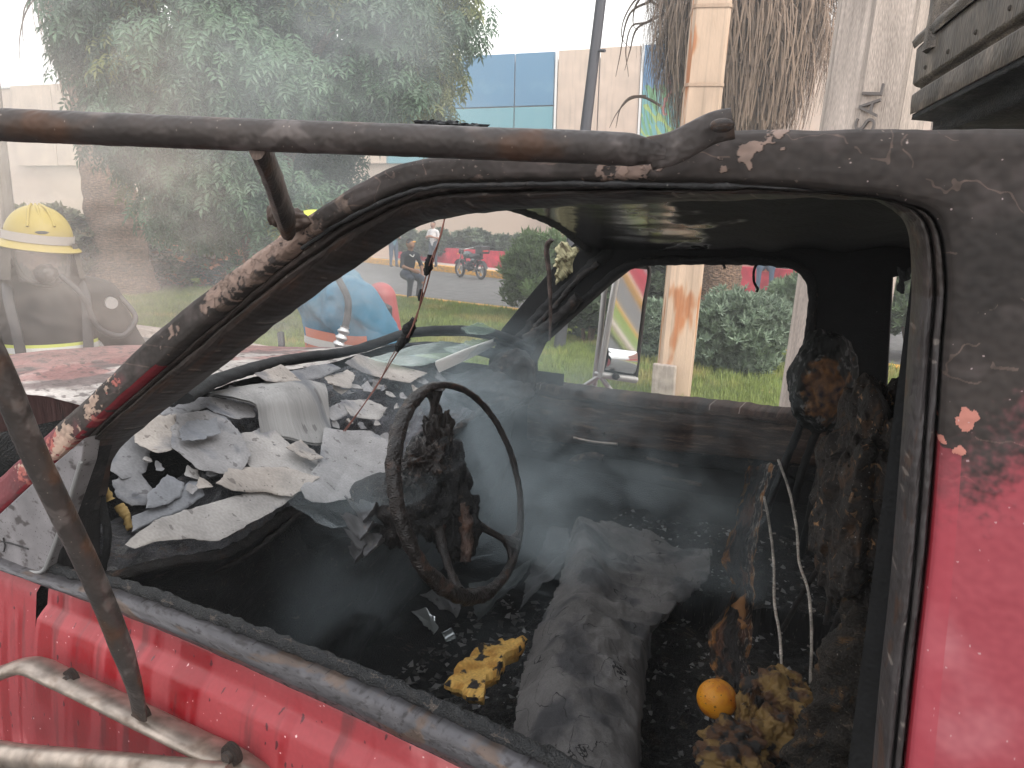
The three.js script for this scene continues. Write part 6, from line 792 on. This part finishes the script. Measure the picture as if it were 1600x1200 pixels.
// the firefighter facing us over the bonnet
{
  const p = [-3.341,1.4612,-1.3283], t = thing('person', 'firefighter in yellow helmet and clear face mask standing beyond the bonnet', 'person', [p[0], 0, p[2]], Math.atan2(-p[0] * 0.9 - 0.1, 0.57 - p[2] - 0.6));
  const coat = [0.03, 0.029, 0.03], pants = [0.055, 0.052, 0.05], boot = [0.02, 0.02, 0.02], glove = [0.06, 0.05, 0.04];
  part(t, 'body', bodyGeo([
    [[0, 1.0, 0], 0.17, [0, 1.2, 0.0], 0.175, coat, 1.15], [[0, 1.2, 0], 0.175, [0, 1.36, -0.01], 0.165, coat, 1.15], [[-0.16, 1.36, -0.01], 0.09, [0.16, 1.36, -0.01], 0.09, coat], [[0, 1.38, 0], 0.08, [0, 1.47, 0.01], 0.065, coat],
    [[-0.22, 1.35, 0], 0.082, [-0.3, 1.08, 0.04], 0.07, coat], [[-0.3, 1.08, 0.04], 0.068, [-0.25, 0.88, 0.2], 0.055, coat], [[0.22, 1.35, 0], 0.085, [0.31, 1.1, 0.03], 0.074, coat], [[0.31, 1.1, 0.03], 0.07, [0.27, 0.9, 0.2], 0.058, coat],
    [[-0.1, 0.98, 0], 0.12, [-0.11, 0.52, 0.02], 0.088, pants], [[-0.11, 0.52, 0.02], 0.085, [-0.12, 0.12, 0], 0.07, pants], [[0.1, 0.98, 0], 0.12, [0.12, 0.52, 0.02], 0.088, pants], [[0.12, 0.52, 0.02], 0.085, [0.13, 0.12, 0], 0.07, pants],
    [[-0.12, 0.06, 0], 0.06, [-0.13, 0.05, 0.15], 0.05, boot], [[0.13, 0.06, 0], 0.06, [0.14, 0.05, 0.15], 0.05, boot],
    ...headBones([0, 1.565, 0.03], 1.0), ...hand([-0.25, 0.88, 0.2], [0.1, -0.5, 0.8], 1, glove), ...hand([0.27, 0.9, 0.2], [-0.1, -0.5, 0.8], -1, glove)], 0.014, 0.016), mBody);
  const yel = mat({ color: C(0.38, 0.29, 0.06), roughness: 0.5 });
  const helm = part(t, 'helmet', (() => { const pr = []; for (let i = 0; i <= 16; i++) { const a = i / 16 * Math.PI / 2; pr.push(new THREE.Vector2(0.001 + Math.sin(a) * 0.128, Math.cos(a) * 0.135)); } pr.push(new THREE.Vector2(0.132, -0.02), new THREE.Vector2(0.16, -0.04), new THREE.Vector2(0.163, -0.047), new THREE.Vector2(0.128, -0.028)); const g = new THREE.LatheGeometry(pr, 48); g.scale(1, 1, 1.14); const q = g.attributes.position; for (let i = 0; i < q.count; i++) { const z = q.getZ(i), y = q.getY(i); if (y < -0.01 && z < -0.1) { q.setZ(i, z * 1.25); q.setY(i, y - 0.025); } } g.rotateZ(-0.1); g.rotateX(0.08); g.translate(0, 1.625, 0.02); g.computeVertexNormals(); return g; })(), yel);
  part(helm, 'helmet_band', (() => { const g = new THREE.CylinderGeometry(0.1335, 0.1345, 0.036, 48, 1, true); g.scale(1, 1, 1.14); g.rotateZ(-0.1); g.rotateX(0.08); g.translate(0, 1.628, 0.02); return g; })(), mat({ color: C(0.4, 0.36, 0.33), roughness: 0.5 }));
  for (const a of [-0.5, 0, 0.5]) part(helm, 'crest_rib', bar([[Math.sin(a) * 0.03, 1.762, 0.02], [Math.sin(a) * 0.07, 1.74, 0.1], [Math.sin(a) * 0.1, 1.67, 0.15]], 0.006, { n: 12, m: 6 }), yel);
  part(helm, 'neck_guard', gridGeo(24, 8, (u, v) => { const a = lerp(0.9, 2 * Math.PI - 0.9, u); return [Math.sin(a) * (0.14 + 0.02 * v), 1.6 - 0.15 * v, 0.02 + Math.cos(a) * (0.15 + 0.02 * v)]; }), mat({ color: C(0.09, 0.08, 0.07), roughness: 0.9 }));
  const mask = part(t, 'face_mask', gridGeo(24, 18, (u, v) => { const a = lerp(-1.15, 1.15, u), b = lerp(0.075, -0.12, v); const r = 0.118 - 0.02 * Math.abs(b) * 6 * (b < 0 ? 1 : 0.4); return [Math.sin(a) * r, 1.56 + b, 0.045 + Math.cos(a) * r]; }), mat({ color: C(0.85, 0.82, 0.8), transmission: 0.85, roughness: 0.12, thickness: 0 }));
  part(mask, 'mask_rim', bar([[-0.1, 1.63, 0.09], [0, 1.645, 0.16], [0.1, 1.63, 0.09], [0.105, 1.56, 0.08], [0.075, 1.46, 0.1], [0, 1.425, 0.13], [-0.075, 1.46, 0.1], [-0.105, 1.56, 0.08]], 0.009, { closed: true, n: 60, m: 8 }), mat({ color: C(0.04, 0.04, 0.04), roughness: 0.6 }));
  part(mask, 'regulator', lump([0, 1.475, 0.15], [0.045, 0.042, 0.045], 0.1, 2, 2), mat({ color: C(0.05, 0.045, 0.045), roughness: 0.5 }));
  const mH = mat({ color: C(0.045, 0.045, 0.05), roughness: 0.6 });
  part(t, 'air_hose', bar([[0.05, 1.47, 0.16], [0.12, 1.38, 0.2], [0.17, 1.24, 0.2], [0.26, 1.2, 0.18], [0.33, 1.27, 0.13], [0.29, 1.36, 0.06]], 0.012, { n: 60, m: 10 }), mH);
  part(t, 'harness_strap', bar([[0.13, 1.45, 0.03], [0.14, 1.38, 0.12], [0.13, 1.25, 0.18], [0.12, 1.1, 0.19]], 0.02, { n: 30, m: 8, flat: () => 0.35 }), mH);
  part(t, 'harness_strap', bar([[-0.13, 1.45, 0.03], [-0.14, 1.38, 0.12], [-0.13, 1.25, 0.18], [-0.12, 1.1, 0.19]], 0.02, { n: 30, m: 8, flat: () => 0.35 }), mH);
  part(t, 'reflective_band', (() => { const g = new THREE.CylinderGeometry(0.192, 0.194, 0.05, 40, 1, true); g.scale(1, 1, 0.92); g.translate(0, 1.155, 0); return g; })(), mat({ color: C(0.55, 0.6, 0.12), roughness: 0.5 }));
  part(t, 'reflective_band', (() => { const g = new THREE.CylinderGeometry(0.196, 0.197, 0.024, 40, 1, true); g.scale(1, 1, 0.92); g.translate(0, 1.155, 0); return g; })(), mat({ color: C(0.62, 0.62, 0.6), roughness: 0.4 }), 'silver stripe on the yellow band');
  part(t, 'gauge', (() => { const g = new THREE.CylinderGeometry(0.026, 0.026, 0.03, 18); g.rotateX(Math.PI / 2); g.translate(0.24, 1.34, 0.11); return g; })(), mat({ color: C(0.6, 0.6, 0.6), roughness: 0.3, metalness: 0.6 }));
  part(t, 'air_cylinder', (() => { const g = new THREE.CapsuleGeometry(0.08, 0.36, 8, 20); g.translate(0, 1.18, -0.25); return g; })(), mat({ color: C(0.3, 0.3, 0.05), roughness: 0.4 }));
}
// the firefighter in the blue coat, turned away to the left
{
  const p = [-2.0512,1.3911,-1.8666], t = thing('person', 'firefighter in blue coat with red air cylinder, turned away behind the windscreen pillar', 'person', [p[0], 0, p[2]], Math.atan2(-0.66, 0.75));
  const coat = [0.045, 0.16, 0.25], pants = [0.05, 0.06, 0.08], boot = [0.02, 0.02, 0.02], glove = [0.1, 0.08, 0.05];
  const g = bodyGeo([
    [[0, 0.98, -0.02], 0.17, [0, 1.2, 0.02], 0.18, coat, 1.1], [[0, 1.2, 0.02], 0.18, [0, 1.38, 0.08], 0.165, coat, 1.1], [[-0.16, 1.4, 0.08], 0.1, [0.16, 1.4, 0.08], 0.1, coat], [[0, 1.42, 0.1], 0.08, [0, 1.52, 0.15], 0.065, coat],
    [[-0.22, 1.4, 0.08], 0.088, [-0.27, 1.1, 0.1], 0.074, coat], [[-0.27, 1.1, 0.1], 0.072, [-0.2, 0.98, 0.32], 0.056, coat], [[0.2, 1.38, 0.04], 0.115, [0.28, 1.1, -0.12], 0.105, coat], [[0.28, 1.1, -0.12], 0.1, [0.32, 0.88, 0.08], 0.075, coat],
    [[-0.1, 0.96, -0.02], 0.12, [-0.11, 0.52, 0.02], 0.09, pants], [[-0.11, 0.52, 0.02], 0.088, [-0.12, 0.12, -0.02], 0.07, pants], [[0.1, 0.96, -0.02], 0.12, [0.12, 0.52, 0.03], 0.09, pants], [[0.12, 0.52, 0.03], 0.088, [0.13, 0.12, -0.02], 0.07, pants],
    [[-0.12, 0.06, -0.02], 0.06, [-0.13, 0.05, 0.14], 0.05, boot], [[0.13, 0.06, -0.02], 0.06, [0.14, 0.05, 0.14], 0.05, boot], ...headBones([0, 1.6, 0.19], 1), ...hand([-0.2, 0.98, 0.32], [0.1, -0.5, 0.8], 1, glove), ...hand([0.27, 0.9, 0.22], [-0.1, -0.5, 0.8], -1, glove)], 0.014, 0.018);
  { const q = g.attributes.position; for (let i = 0; i < q.count; i++) { const x = q.getX(i), y = q.getY(i), z = q.getZ(i); if (y > 0.85 && y < 1.5) { const k = 0.03 * fbm(x * 9, y * 7, z * 9, 4) + 0.02 * (0.25 - Math.abs(nz(x * 7 + y * 6, y * 8, z * 7))); q.setXYZ(i, x + k * 1.5, y, z + k); } } g.computeVertexNormals(); }
  colorBy(g, ((old) => { let i = 0; return (x, y, z) => { const c = [old.getX(i), old.getY(i), old.getZ(i)]; i++; const n = fbm(x * 6, y * 6, z * 6, 4), w = sst(n, 0.02, 0.3); return c[2] > 0.2 ? mixc(c, [0.16, 0.26, 0.32], w * 0.6) : c; }; })(g.attributes.color));
  part(t, 'body', g, mBody);
  const red = mat({ color: C(0.36, 0.08, 0.08), roughness: 0.5 }), mH = mat({ color: C(0.03, 0.032, 0.036), roughness: 0.5 });
  part(t, 'air_cylinder', (() => { const c = new THREE.CapsuleGeometry(0.068, 0.3, 10, 24); c.rotateX(0.15); c.translate(-0.16, 1.24, -0.16); return c; })(), red);
  part(t, 'back_plate', box(0, 1.2, -0.12, 0.2, 0.36, 0.04, 0.015), mH);
  const or = mat({ color: C(0.55, 0.17, 0.1), roughness: 0.6 }), sil = mat({ color: C(0.55, 0.53, 0.5), roughness: 0.4 });
  const band = (y, h, r, m, n) => part(t, n, gridGeo(48, 2, (u, v) => { const a = u * 6.2832; return [Math.sin(a) * (r + 0.15 * Math.max(0, Math.sin(a)) ** 3), y + (v - 0.5) * h, 0.03 + Math.cos(a) * r * 0.92]; }), m);
  band(1.24, 0.1, 0.196, or, 'reflective_band'); band(1.24, 0.03, 0.199, sil, 'reflective_band');
  part(t, 'air_hose', bar([[0.26, 1.5, 0.1], [0.36, 1.42, 0.08], [0.4, 1.3, 0.11], [0.39, 1.2, 0.16], [0.36, 1.15, 0.24], [0.32, 1.2, 0.31], [0.26, 1.3, 0.32]], 0.013, { n: 70, m: 10 }), mH);
  part(t, 'hose_coupling', bar([[0.398, 1.335, 0.1], [0.403, 1.3, 0.112], [0.4, 1.262, 0.126]], (s) => 0.019 - 0.004 * Math.sin(s * 20), { n: 24, m: 14 }), mat({ color: C(0.6, 0.6, 0.6), roughness: 0.3, metalness: 0.8 }));
  const helm = part(t, 'helmet', (() => { const pr = []; for (let i = 0; i <= 16; i++) { const a = i / 16 * Math.PI / 2; pr.push(new THREE.Vector2(0.001 + Math.sin(a) * 0.125, Math.cos(a) * 0.13)); } pr.push(new THREE.Vector2(0.158, -0.03), new THREE.Vector2(0.16, -0.037), new THREE.Vector2(0.124, -0.02)); const c = new THREE.LatheGeometry(pr, 48); c.scale(0.85, 0.85, 0.97); c.translate(0.03, 1.65, 0.16); return c; })(), mat({ color: C(0.5, 0.56, 0.06), roughness: 0.4 }));
  part(helm, 'helmet_band', (() => { const c = new THREE.TorusGeometry(0.128, 0.012, 8, 40); c.rotateX(Math.PI / 2); c.scale(0.85, 0.85, 0.97); c.translate(0.03, 1.645, 0.16); return c; })(), mat({ color: C(0.04, 0.04, 0.04), roughness: 0.6 }));
}
// onlookers across the road; simple standing, sitting and squatting poses
function onlooker(label, pos, turn, shirt, pants, pose, extra) {
  const t = thing('person', label, 'person', pos, turn); const boot = [0.04, 0.035, 0.03], S = shirt, Pn = pants; let b;
  const tor = (y, lean) => [[[0, y, 0], 0.13, [0, y + 0.25, lean * 0.5], 0.14, S, 1.2], [[0, y + 0.25, lean * 0.5], 0.14, [0, y + 0.42, lean], 0.13, S, 1.2], [[-0.13, y + 0.44, lean], 0.065, [0.13, y + 0.44, lean], 0.065, S], [[0, y + 0.46, lean], 0.05, [0, y + 0.56, lean + 0.02], 0.05, skin], ...headBones([0, y + 0.66, lean + 0.03], 1)];
  const arm = (s, y, lean, el, wr) => [[[s * 0.19, y + 0.42, lean], 0.056, el, 0.044, S], [el, 0.04, wr, 0.03, skin], ...hand(wr, [wr[0] - el[0], wr[1] - el[1], wr[2] - el[2]], -s)];
  if (pose === 'stand') { const y = 0.92; b = [...tor(y, 0), ...arm(-1, y, 0, [-0.26, 1.08, 0.02], [-0.14, 1.12, 0.24]), ...arm(1, y, 0, [0.26, 1.08, 0.02], [0.1, 1.14, 0.24]), [[-0.09, 0.9, 0], 0.1, [-0.1, 0.48, 0.02], 0.07, Pn], [[-0.1, 0.48, 0.02], 0.065, [-0.11, 0.1, -0.01], 0.05, Pn], [[0.09, 0.9, 0], 0.1, [0.11, 0.48, 0.02], 0.07, Pn], [[0.11, 0.48, 0.02], 0.065, [0.12, 0.1, -0.01], 0.05, Pn], [[-0.11, 0.05, 0], 0.045, [-0.12, 0.04, 0.14], 0.035, boot], [[0.12, 0.05, 0], 0.045, [0.13, 0.04, 0.14], 0.035, boot]]; }
  if (pose === 'crouch') { const y = 0.62; b = [...tor(y, 0.1), ...arm(-1, y, 0.1, [-0.25, 0.8, 0.16], [-0.08, 0.72, 0.36]), ...arm(1, y, 0.1, [0.27, 0.8, 0.16], [0.2, 0.55, 0.34]), [[-0.1, 0.6, 0], 0.11, [-0.14, 0.52, 0.38], 0.08, Pn], [[-0.14, 0.52, 0.38], 0.075, [-0.13, 0.1, 0.28], 0.055, Pn], [[0.1, 0.6, 0], 0.11, [0.14, 0.5, 0.36], 0.08, Pn], [[0.14, 0.5, 0.36], 0.075, [0.13, 0.1, 0.24], 0.055, Pn], [[-0.13, 0.05, 0.28], 0.045, [-0.14, 0.04, 0.44], 0.035, boot], [[0.13, 0.05, 0.24], 0.045, [0.14, 0.04, 0.4], 0.035, boot]]; }
  if (pose === 'sit') { const y = 0.86; b = [...tor(y, 0.04), ...arm(-1, y, 0.04, [-0.24, 1.05, 0.1], [-0.06, 1.08, 0.3]), ...arm(1, y, 0.04, [0.24, 1.05, 0.1], [0.06, 1.1, 0.3]), [[-0.1, 0.86, 0], 0.11, [-0.15, 0.86, 0.4], 0.08, Pn], [[-0.15, 0.86, 0.4], 0.07, [-0.16, 0.32, 0.42], 0.052, Pn], [[0.1, 0.86, 0], 0.11, [0.15, 0.86, 0.4], 0.08, Pn], [[0.15, 0.86, 0.4], 0.07, [0.16, 0.32, 0.42], 0.052, Pn], [[-0.16, 0.26, 0.42], 0.045, [-0.17, 0.25, 0.56], 0.035, boot], [[0.16, 0.26, 0.42], 0.045, [0.17, 0.25, 0.56], 0.035, boot]]; }
  part(t, 'body', bodyGeo(b, 0.022, 0.018), mBody); if (extra) extra(t); return t;
}
const toCam = (p) => Math.atan2(-p[0], 0.57 - p[2]);
{
  const navy = [0.02, 0.025, 0.035], jean = [0.07, 0.1, 0.15], dj = [0.045, 0.06, 0.085];
  let p = [-17.4086,0.2,-22.3749]; onlooker('onlooker in blue shirt and jeans standing at the far pavement, nearest the windscreen pillar', [p[0], 0.2, p[2]], toCam(p) + 0.4, [0.12, 0.28, 0.36], jean, 'stand');
  p = [-10.5442,0,-13.8874]; onlooker('onlooker in dark polo with white collar crouching on the near side of the road', [p[0], 0, p[2]], toCam(p) + 0.5, navy, dj, 'crouch', (t) => {
    part(t, 'collar', bar([[-0.08, 1.1, 0.12], [-0.05, 1.06, 0.2], [0, 1.02, 0.235], [0.05, 1.06, 0.2], [0.08, 1.1, 0.12]], 0.012, { n: 20, m: 6 }), mat({ color: C(0.7, 0.7, 0.68) }));
    part(t, 'cap', (() => { const g = new THREE.SphereGeometry(0.1, 20, 10, 0, 6.3, 0, 1.5); g.translate(0, 1.32, 0.12); return g; })(), mat({ color: C(0.05, 0.05, 0.06) }));
    part(t, 'cap_badge', lump([0.05, 1.36, 0.2], [0.05, 0.022, 0.02], 0.3, 2, 1), mat({ color: C(0.7, 0.36, 0.08) }));
  });
  p = [-16.4172,0.2,-23.5881]; onlooker('onlooker in white shirt standing behind the hanging wire by the red wall', [p[0], 0.2, p[2]], toCam(p) - 0.5, [0.68, 0.66, 0.66], dj, 'stand');
  p = [-3.3525,0,-19.6044]; onlooker('onlooker in orange vest sitting on the red wall right of the rusty post', [p[0], 0.02, p[2]], toCam(p), [0.62, 0.12, 0.06], [0.05, 0.09, 0.15], 'sit', (t) => { for (const s of [-1, 1]) part(t, 'vest_stripe', bar([[s * 0.07, 1.3, 0.13], [s * 0.075, 1.15, 0.175], [s * 0.08, 0.95, 0.16]], 0.018, { n: 12, m: 6, flat: () => 0.4 }), mat({ color: C(0.7, 0.68, 0.6) })); });
}

// ================================================================ motorcycle by the far kerb
{
  const p = [-13.4459,0,-21.4883], dir = Math.atan2(0.46, 0.88);
  const t = thing('motorcycle', 'black motorcycle with a top box parked by the far kerb', 'motorcycle', p, -0.44 + Math.PI);
  const blk = mat({ color: C(0.025, 0.025, 0.028), roughness: 0.4 }), met = mat({ color: C(0.4, 0.4, 0.4), metalness: 0.8, roughness: 0.35 }), paintM = mat({ color: C(0.03, 0.05, 0.05), roughness: 0.2, clearcoat: 1 }), redM = mat({ color: C(0.5, 0.03, 0.03), roughness: 0.3 });
  for (const [x, n] of [[0.66, 'front'], [-0.64, 'rear']]) {
    const w = part(t, 'wheel', (() => { const g = new THREE.TorusGeometry(0.255, 0.05, 12, 40); g.translate(x, 0.305, 0); return g; })(), blk);
    part(w, 'rim', (() => { const g = new THREE.TorusGeometry(0.205, 0.014, 8, 40); g.translate(x, 0.305, 0); return g; })(), met);
    for (let k = 0; k < 5; k++) { const a = k * 1.2566 + 0.3; part(w, 'spoke', cyl([x, 0.305, 0], [x + Math.cos(a) * 0.2, 0.305 + Math.sin(a) * 0.2, 0], 0.014, 8), met); }
    part(w, 'brake_disc', (() => { const g = new THREE.CylinderGeometry(0.1, 0.1, 0.008, 24); g.rotateX(Math.PI / 2); g.translate(x, 0.305, 0.06); return g; })(), met);
    part(t, 'mudguard', gridGeo(20, 4, (u, v) => { const a = lerp(n === 'front' ? 0.5 : 0.7, n === 'front' ? 2.4 : 2.9, u); return [x + Math.cos(a) * 0.33, 0.305 + Math.sin(a) * 0.33, lerp(-0.06, 0.06, v)]; }), blk);
  }
  for (const s of [-1, 1]) { part(t, 'fork', cyl([0.66, 0.305, s * 0.08], [0.46, 0.88, s * 0.08], 0.022), met); part(t, 'swingarm', cyl([-0.64, 0.305, s * 0.08], [-0.1, 0.38, s * 0.08], 0.022), blk); part(t, 'shock_absorber', cyl([-0.55, 0.36, s * 0.1], [-0.42, 0.68, s * 0.1], 0.026), blk); }
  part(t, 'frame', bar([[0.42, 0.82, 0], [0.25, 0.45, 0], [0.1, 0.3, 0], [-0.15, 0.32, 0], [-0.3, 0.6, 0], [-0.75, 0.72, 0]], 0.028, { n: 40, m: 8 }), blk);
  part(t, 'engine', lump([0.08, 0.42, 0], [0.2, 0.17, 0.14], 0.25, 2.2, 2), blk);
  part(t, 'fuel_tank', lump([0.2, 0.8, 0], [0.25, 0.13, 0.13], 0.05, 1.5, 3), paintM);
  part(t, 'seat', bar([[0.02, 0.78, 0], [-0.2, 0.75, 0], [-0.45, 0.8, 0], [-0.66, 0.83, 0]], 0.07, { n: 24, m: 12, flat: () => 1.5 }), blk);
  part(t, 'side_panel', lump([-0.22, 0.62, 0], [0.16, 0.09, 0.12], 0.08, 2, 2), paintM);
  part(t, 'exhaust', bar([[0.18, 0.32, 0.14], [0.0, 0.24, 0.15], [-0.3, 0.28, 0.15], [-0.75, 0.4, 0.16]], (s) => 0.022 + 0.03 * sst(s, 0.4, 0.6), { n: 30, m: 10 }), met);
  part(t, 'top_box', box(-0.72, 1.0, 0, 0.36, 0.26, 0.38, 0.04), blk); part(t, 'tail_light', box(-0.91, 0.96, 0, 0.02, 0.05, 0.22, 0.008), redM);
  part(t, 'handlebar', bar([[0.36, 1.04, -0.36], [0.42, 1.0, -0.15], [0.44, 0.98, 0], [0.42, 1.0, 0.15], [0.36, 1.04, 0.36]], 0.014, { n: 20, m: 8 }), met);
  part(t, 'headlight', lump([0.6, 0.9, 0], [0.09, 0.1, 0.1], 0.05, 2, 2), blk);
  for (const s of [-1, 1]) { const m = part(t, 'mirror_stalk', bar([[0.38, 1.03, s * 0.28], [0.36, 1.14, s * 0.3], [0.33, 1.2, s * 0.32]], 0.008, { n: 10, m: 6 }), blk); part(m, 'mirror', lump([0.32, 1.22, s * 0.34], [0.02, 0.04, 0.06], 0.05, 2, 1), blk); part(t, 'indicator', lump([0.56, 0.82, s * 0.16], [0.03, 0.025, 0.03], 0.1, 2, 1), mat({ color: C(0.6, 0.25, 0.03) })); }
  part(t, 'side_stand', cyl([-0.05, 0.3, 0.14], [-0.1, 0.02, 0.26], 0.014), met);
}
// pale van parked behind the trees
{
  const p = [-19.1258,0,-16.968], t = thing('parked_van', 'pale van partly hidden behind the tree and palm trunks', 'van', p, 0.55);
  const wh = mat({ color: C(0.62, 0.64, 0.66), roughness: 0.3, clearcoat: 0.6 }), gl = mat({ color: C(0.07, 0.09, 0.11), roughness: 0.08, metalness: 0.2 }), dk = mat({ color: C(0.03, 0.03, 0.03), roughness: 0.8 });
  const s = new THREE.Shape([[-2.2, 0.35], [2.2, 0.35], [2.25, 0.95], [1.75, 1.1], [1.2, 1.85], [0.9, 1.98], [-2.0, 1.98], [-2.2, 1.85]].map((q) => new THREE.Vector2(...q))), g = new THREE.ExtrudeGeometry(s, { depth: 1.6, bevelEnabled: true, bevelSize: 0.05, bevelThickness: 0.05, bevelSegments: 3 }); g.translate(0, 0, -0.8);
  const b = part(t, 'body', g, wh);
  for (const [x, w] of [[0.75, 0.75], [-0.3, 1.0], [-1.45, 1.0]]) for (const z of [-1, 1]) part(b, 'window', box(x, 1.52, z * 0.86, w, 0.5, 0.03, 0.02), gl);
  const ws = box(0, 0, 0, 0.03, 0.82, 1.4, 0.01); ws.rotateZ(0.63); ws.translate(1.52, 1.47, 0); part(b, 'windscreen', ws, gl);
  part(b, 'bumper', box(2.27, 0.5, 0, 0.16, 0.22, 1.7, 0.04), dk); for (const z of [-1, 1]) part(b, 'headlight', box(2.26, 0.82, z * 0.62, 0.08, 0.16, 0.3, 0.03), mat({ color: C(0.8, 0.8, 0.78), roughness: 0.1 }));
  for (const x of [-1.4, 1.4]) for (const z of [-1, 1]) { const w = part(t, 'wheel', (() => { const c = new THREE.CylinderGeometry(0.34, 0.34, 0.22, 28); c.rotateX(Math.PI / 2); c.translate(x, 0.34, z * 0.8); return c; })(), dk); part(w, 'hub_cap', (() => { const c = new THREE.CylinderGeometry(0.18, 0.18, 0.02, 20); c.rotateX(Math.PI / 2); c.translate(x, 0.34, z * 0.92); return c; })(), wh); }
}

// ================================================================ smoke
{
  const veil = (w, h, s, sx, sy, lo, hi) => { const d = new Uint8Array(w * h * 4); for (let j = 0; j < h; j++) for (let i = 0; i < w; i++) { const u = (i + 0.5) / w, v = (j + 0.5) / h, q = fbm(u * sx + s, v * sy, s, 5), wv = fbm(u * sx * 2 + q * 2, v * sy * 2 + q * 2, s + 4, 4), e = sst(u, 0, 0.3) * sst(1 - u, 0, 0.3) * sst(v, 0, 0.3) * sst(1 - v, 0, 0.3), a = sst(q * 0.8 + wv * 0.5, lo, hi) * e, k = (j * w + i) * 4; d[k] = d[k + 1] = d[k + 2] = a * 255; d[k + 3] = 255; } const t = new THREE.DataTexture(d, w, h); t.magFilter = t.minFilter = THREE.LinearFilter; t.needsUpdate = true; return t; };
  const T = [0, 1, 2].map((k) => veil(256, 256, 3.1 + k * 7.7, 2.2, 2.6, -0.3, 0.35));
  const plume = (label, sheets, color, op) => {
    const t = thing('smoke', label, 'smoke', sheets[0][0]); t.userData.kind = 'stuff'; const b = t.position;
    sheets.forEach(([c, U, H, W, s], i) => { const m = mat({ color: C(...color), roughness: 1, transmission: 0.5, transparent: true, opacity: op, alphaMap: T[i % 3], depthWrite: false }); const g = gridGeo(24, 24, (u, v) => { const k = fbm(u * 2 + s, v * 2, s, 3); return [c[0] + U[0] * (u - 0.5) + k * W[0] - b.x, c[1] + H * (v - 0.5) - b.y + 0.1 * k, c[2] + U[2] * (u - 0.5) + k * W[2] - b.z]; }); const q = part(t, 'wisp', g, m); q.castShadow = false; });
  };
  const R = [0.881, 0, -0.473], F = [-0.46, 0, -0.86];
  const sh = (c, w, h, s, turn = 0) => { const cs = Math.cos(turn), sn = Math.sin(turn), U = [(R[0] * cs + F[0] * sn) * w, 0, (R[2] * cs + F[2] * sn) * w]; return [c, U, h, [F[0] * 0.5, 0, F[2] * 0.5], s]; };
  plume('warm grey smoke drifting over the bonnet round the helmeted firefighter', [sh([-2.174,1.545,-0.6547], 1.3, 1.1, 1, 0.3), sh([-2.2828,1.727,-0.8716], 1.7, 1.5, 2, -0.3), sh([-2.547,1.7828,-0.8141], 1.6, 1.6, 3, 0.2), sh([-2.166,1.5558,-0.861], 1.1, 0.8, 4, 0.1)], [0.95, 0.86, 0.79], 0.17);
  plume('pale blue smoke rising in front of the large tree', [sh([-3.6217,2.5497,-2.7708], 3.4, 2.6, 6, 0.2), sh([-2.9471,2.3012,-2.7771], 2.4, 2.0, 7, -0.25), sh([-4.5258,2.9324,-3.1714], 4, 3, 8, 0.1), sh([-4.0284,3.136,-4.3249], 3.4, 3, 9, -0.1)], [0.86, 0.92, 0.95], 0.11);
  plume('grey smoke low over the bonnet beside the blue-coated firefighter', [sh([-1.6136,1.3695,-1.1756], 0.9, 0.5, 10, 0.2), sh([-1.8259,1.3862,-1.2542], 1.0, 0.6, 11, -0.2), sh([-1.888,1.4068,-1.4768], 0.7, 0.6, 12, 0.1)], [0.85, 0.83, 0.82], 0.17);
  plume('thin blue-grey smoke hanging inside the cab', [sh([-0.7175,1.1609,-0.85], 0.75, 0.6, 13, 0.2), sh([-0.7136,1.1704,-1.05], 0.8, 0.7, 14, -0.2), sh([-0.939,1.1888,-1.2], 0.8, 0.6, 15, 0.1), sh([-0.9889,1.2357,-0.95], 0.7, 0.5, 16, -0.1), sh([-0.6503,0.9988,-1], 0.8, 0.5, 17, 0.3), sh([-0.7279,1.1036,-0.55], 0.8, 0.5, 18, 0.1), sh([-0.3944,1.1759,-0.9], 0.7, 0.6, 19, -0.2)], [0.7, 0.82, 0.88], 0.22);
}

renderer.render(scene, camera);
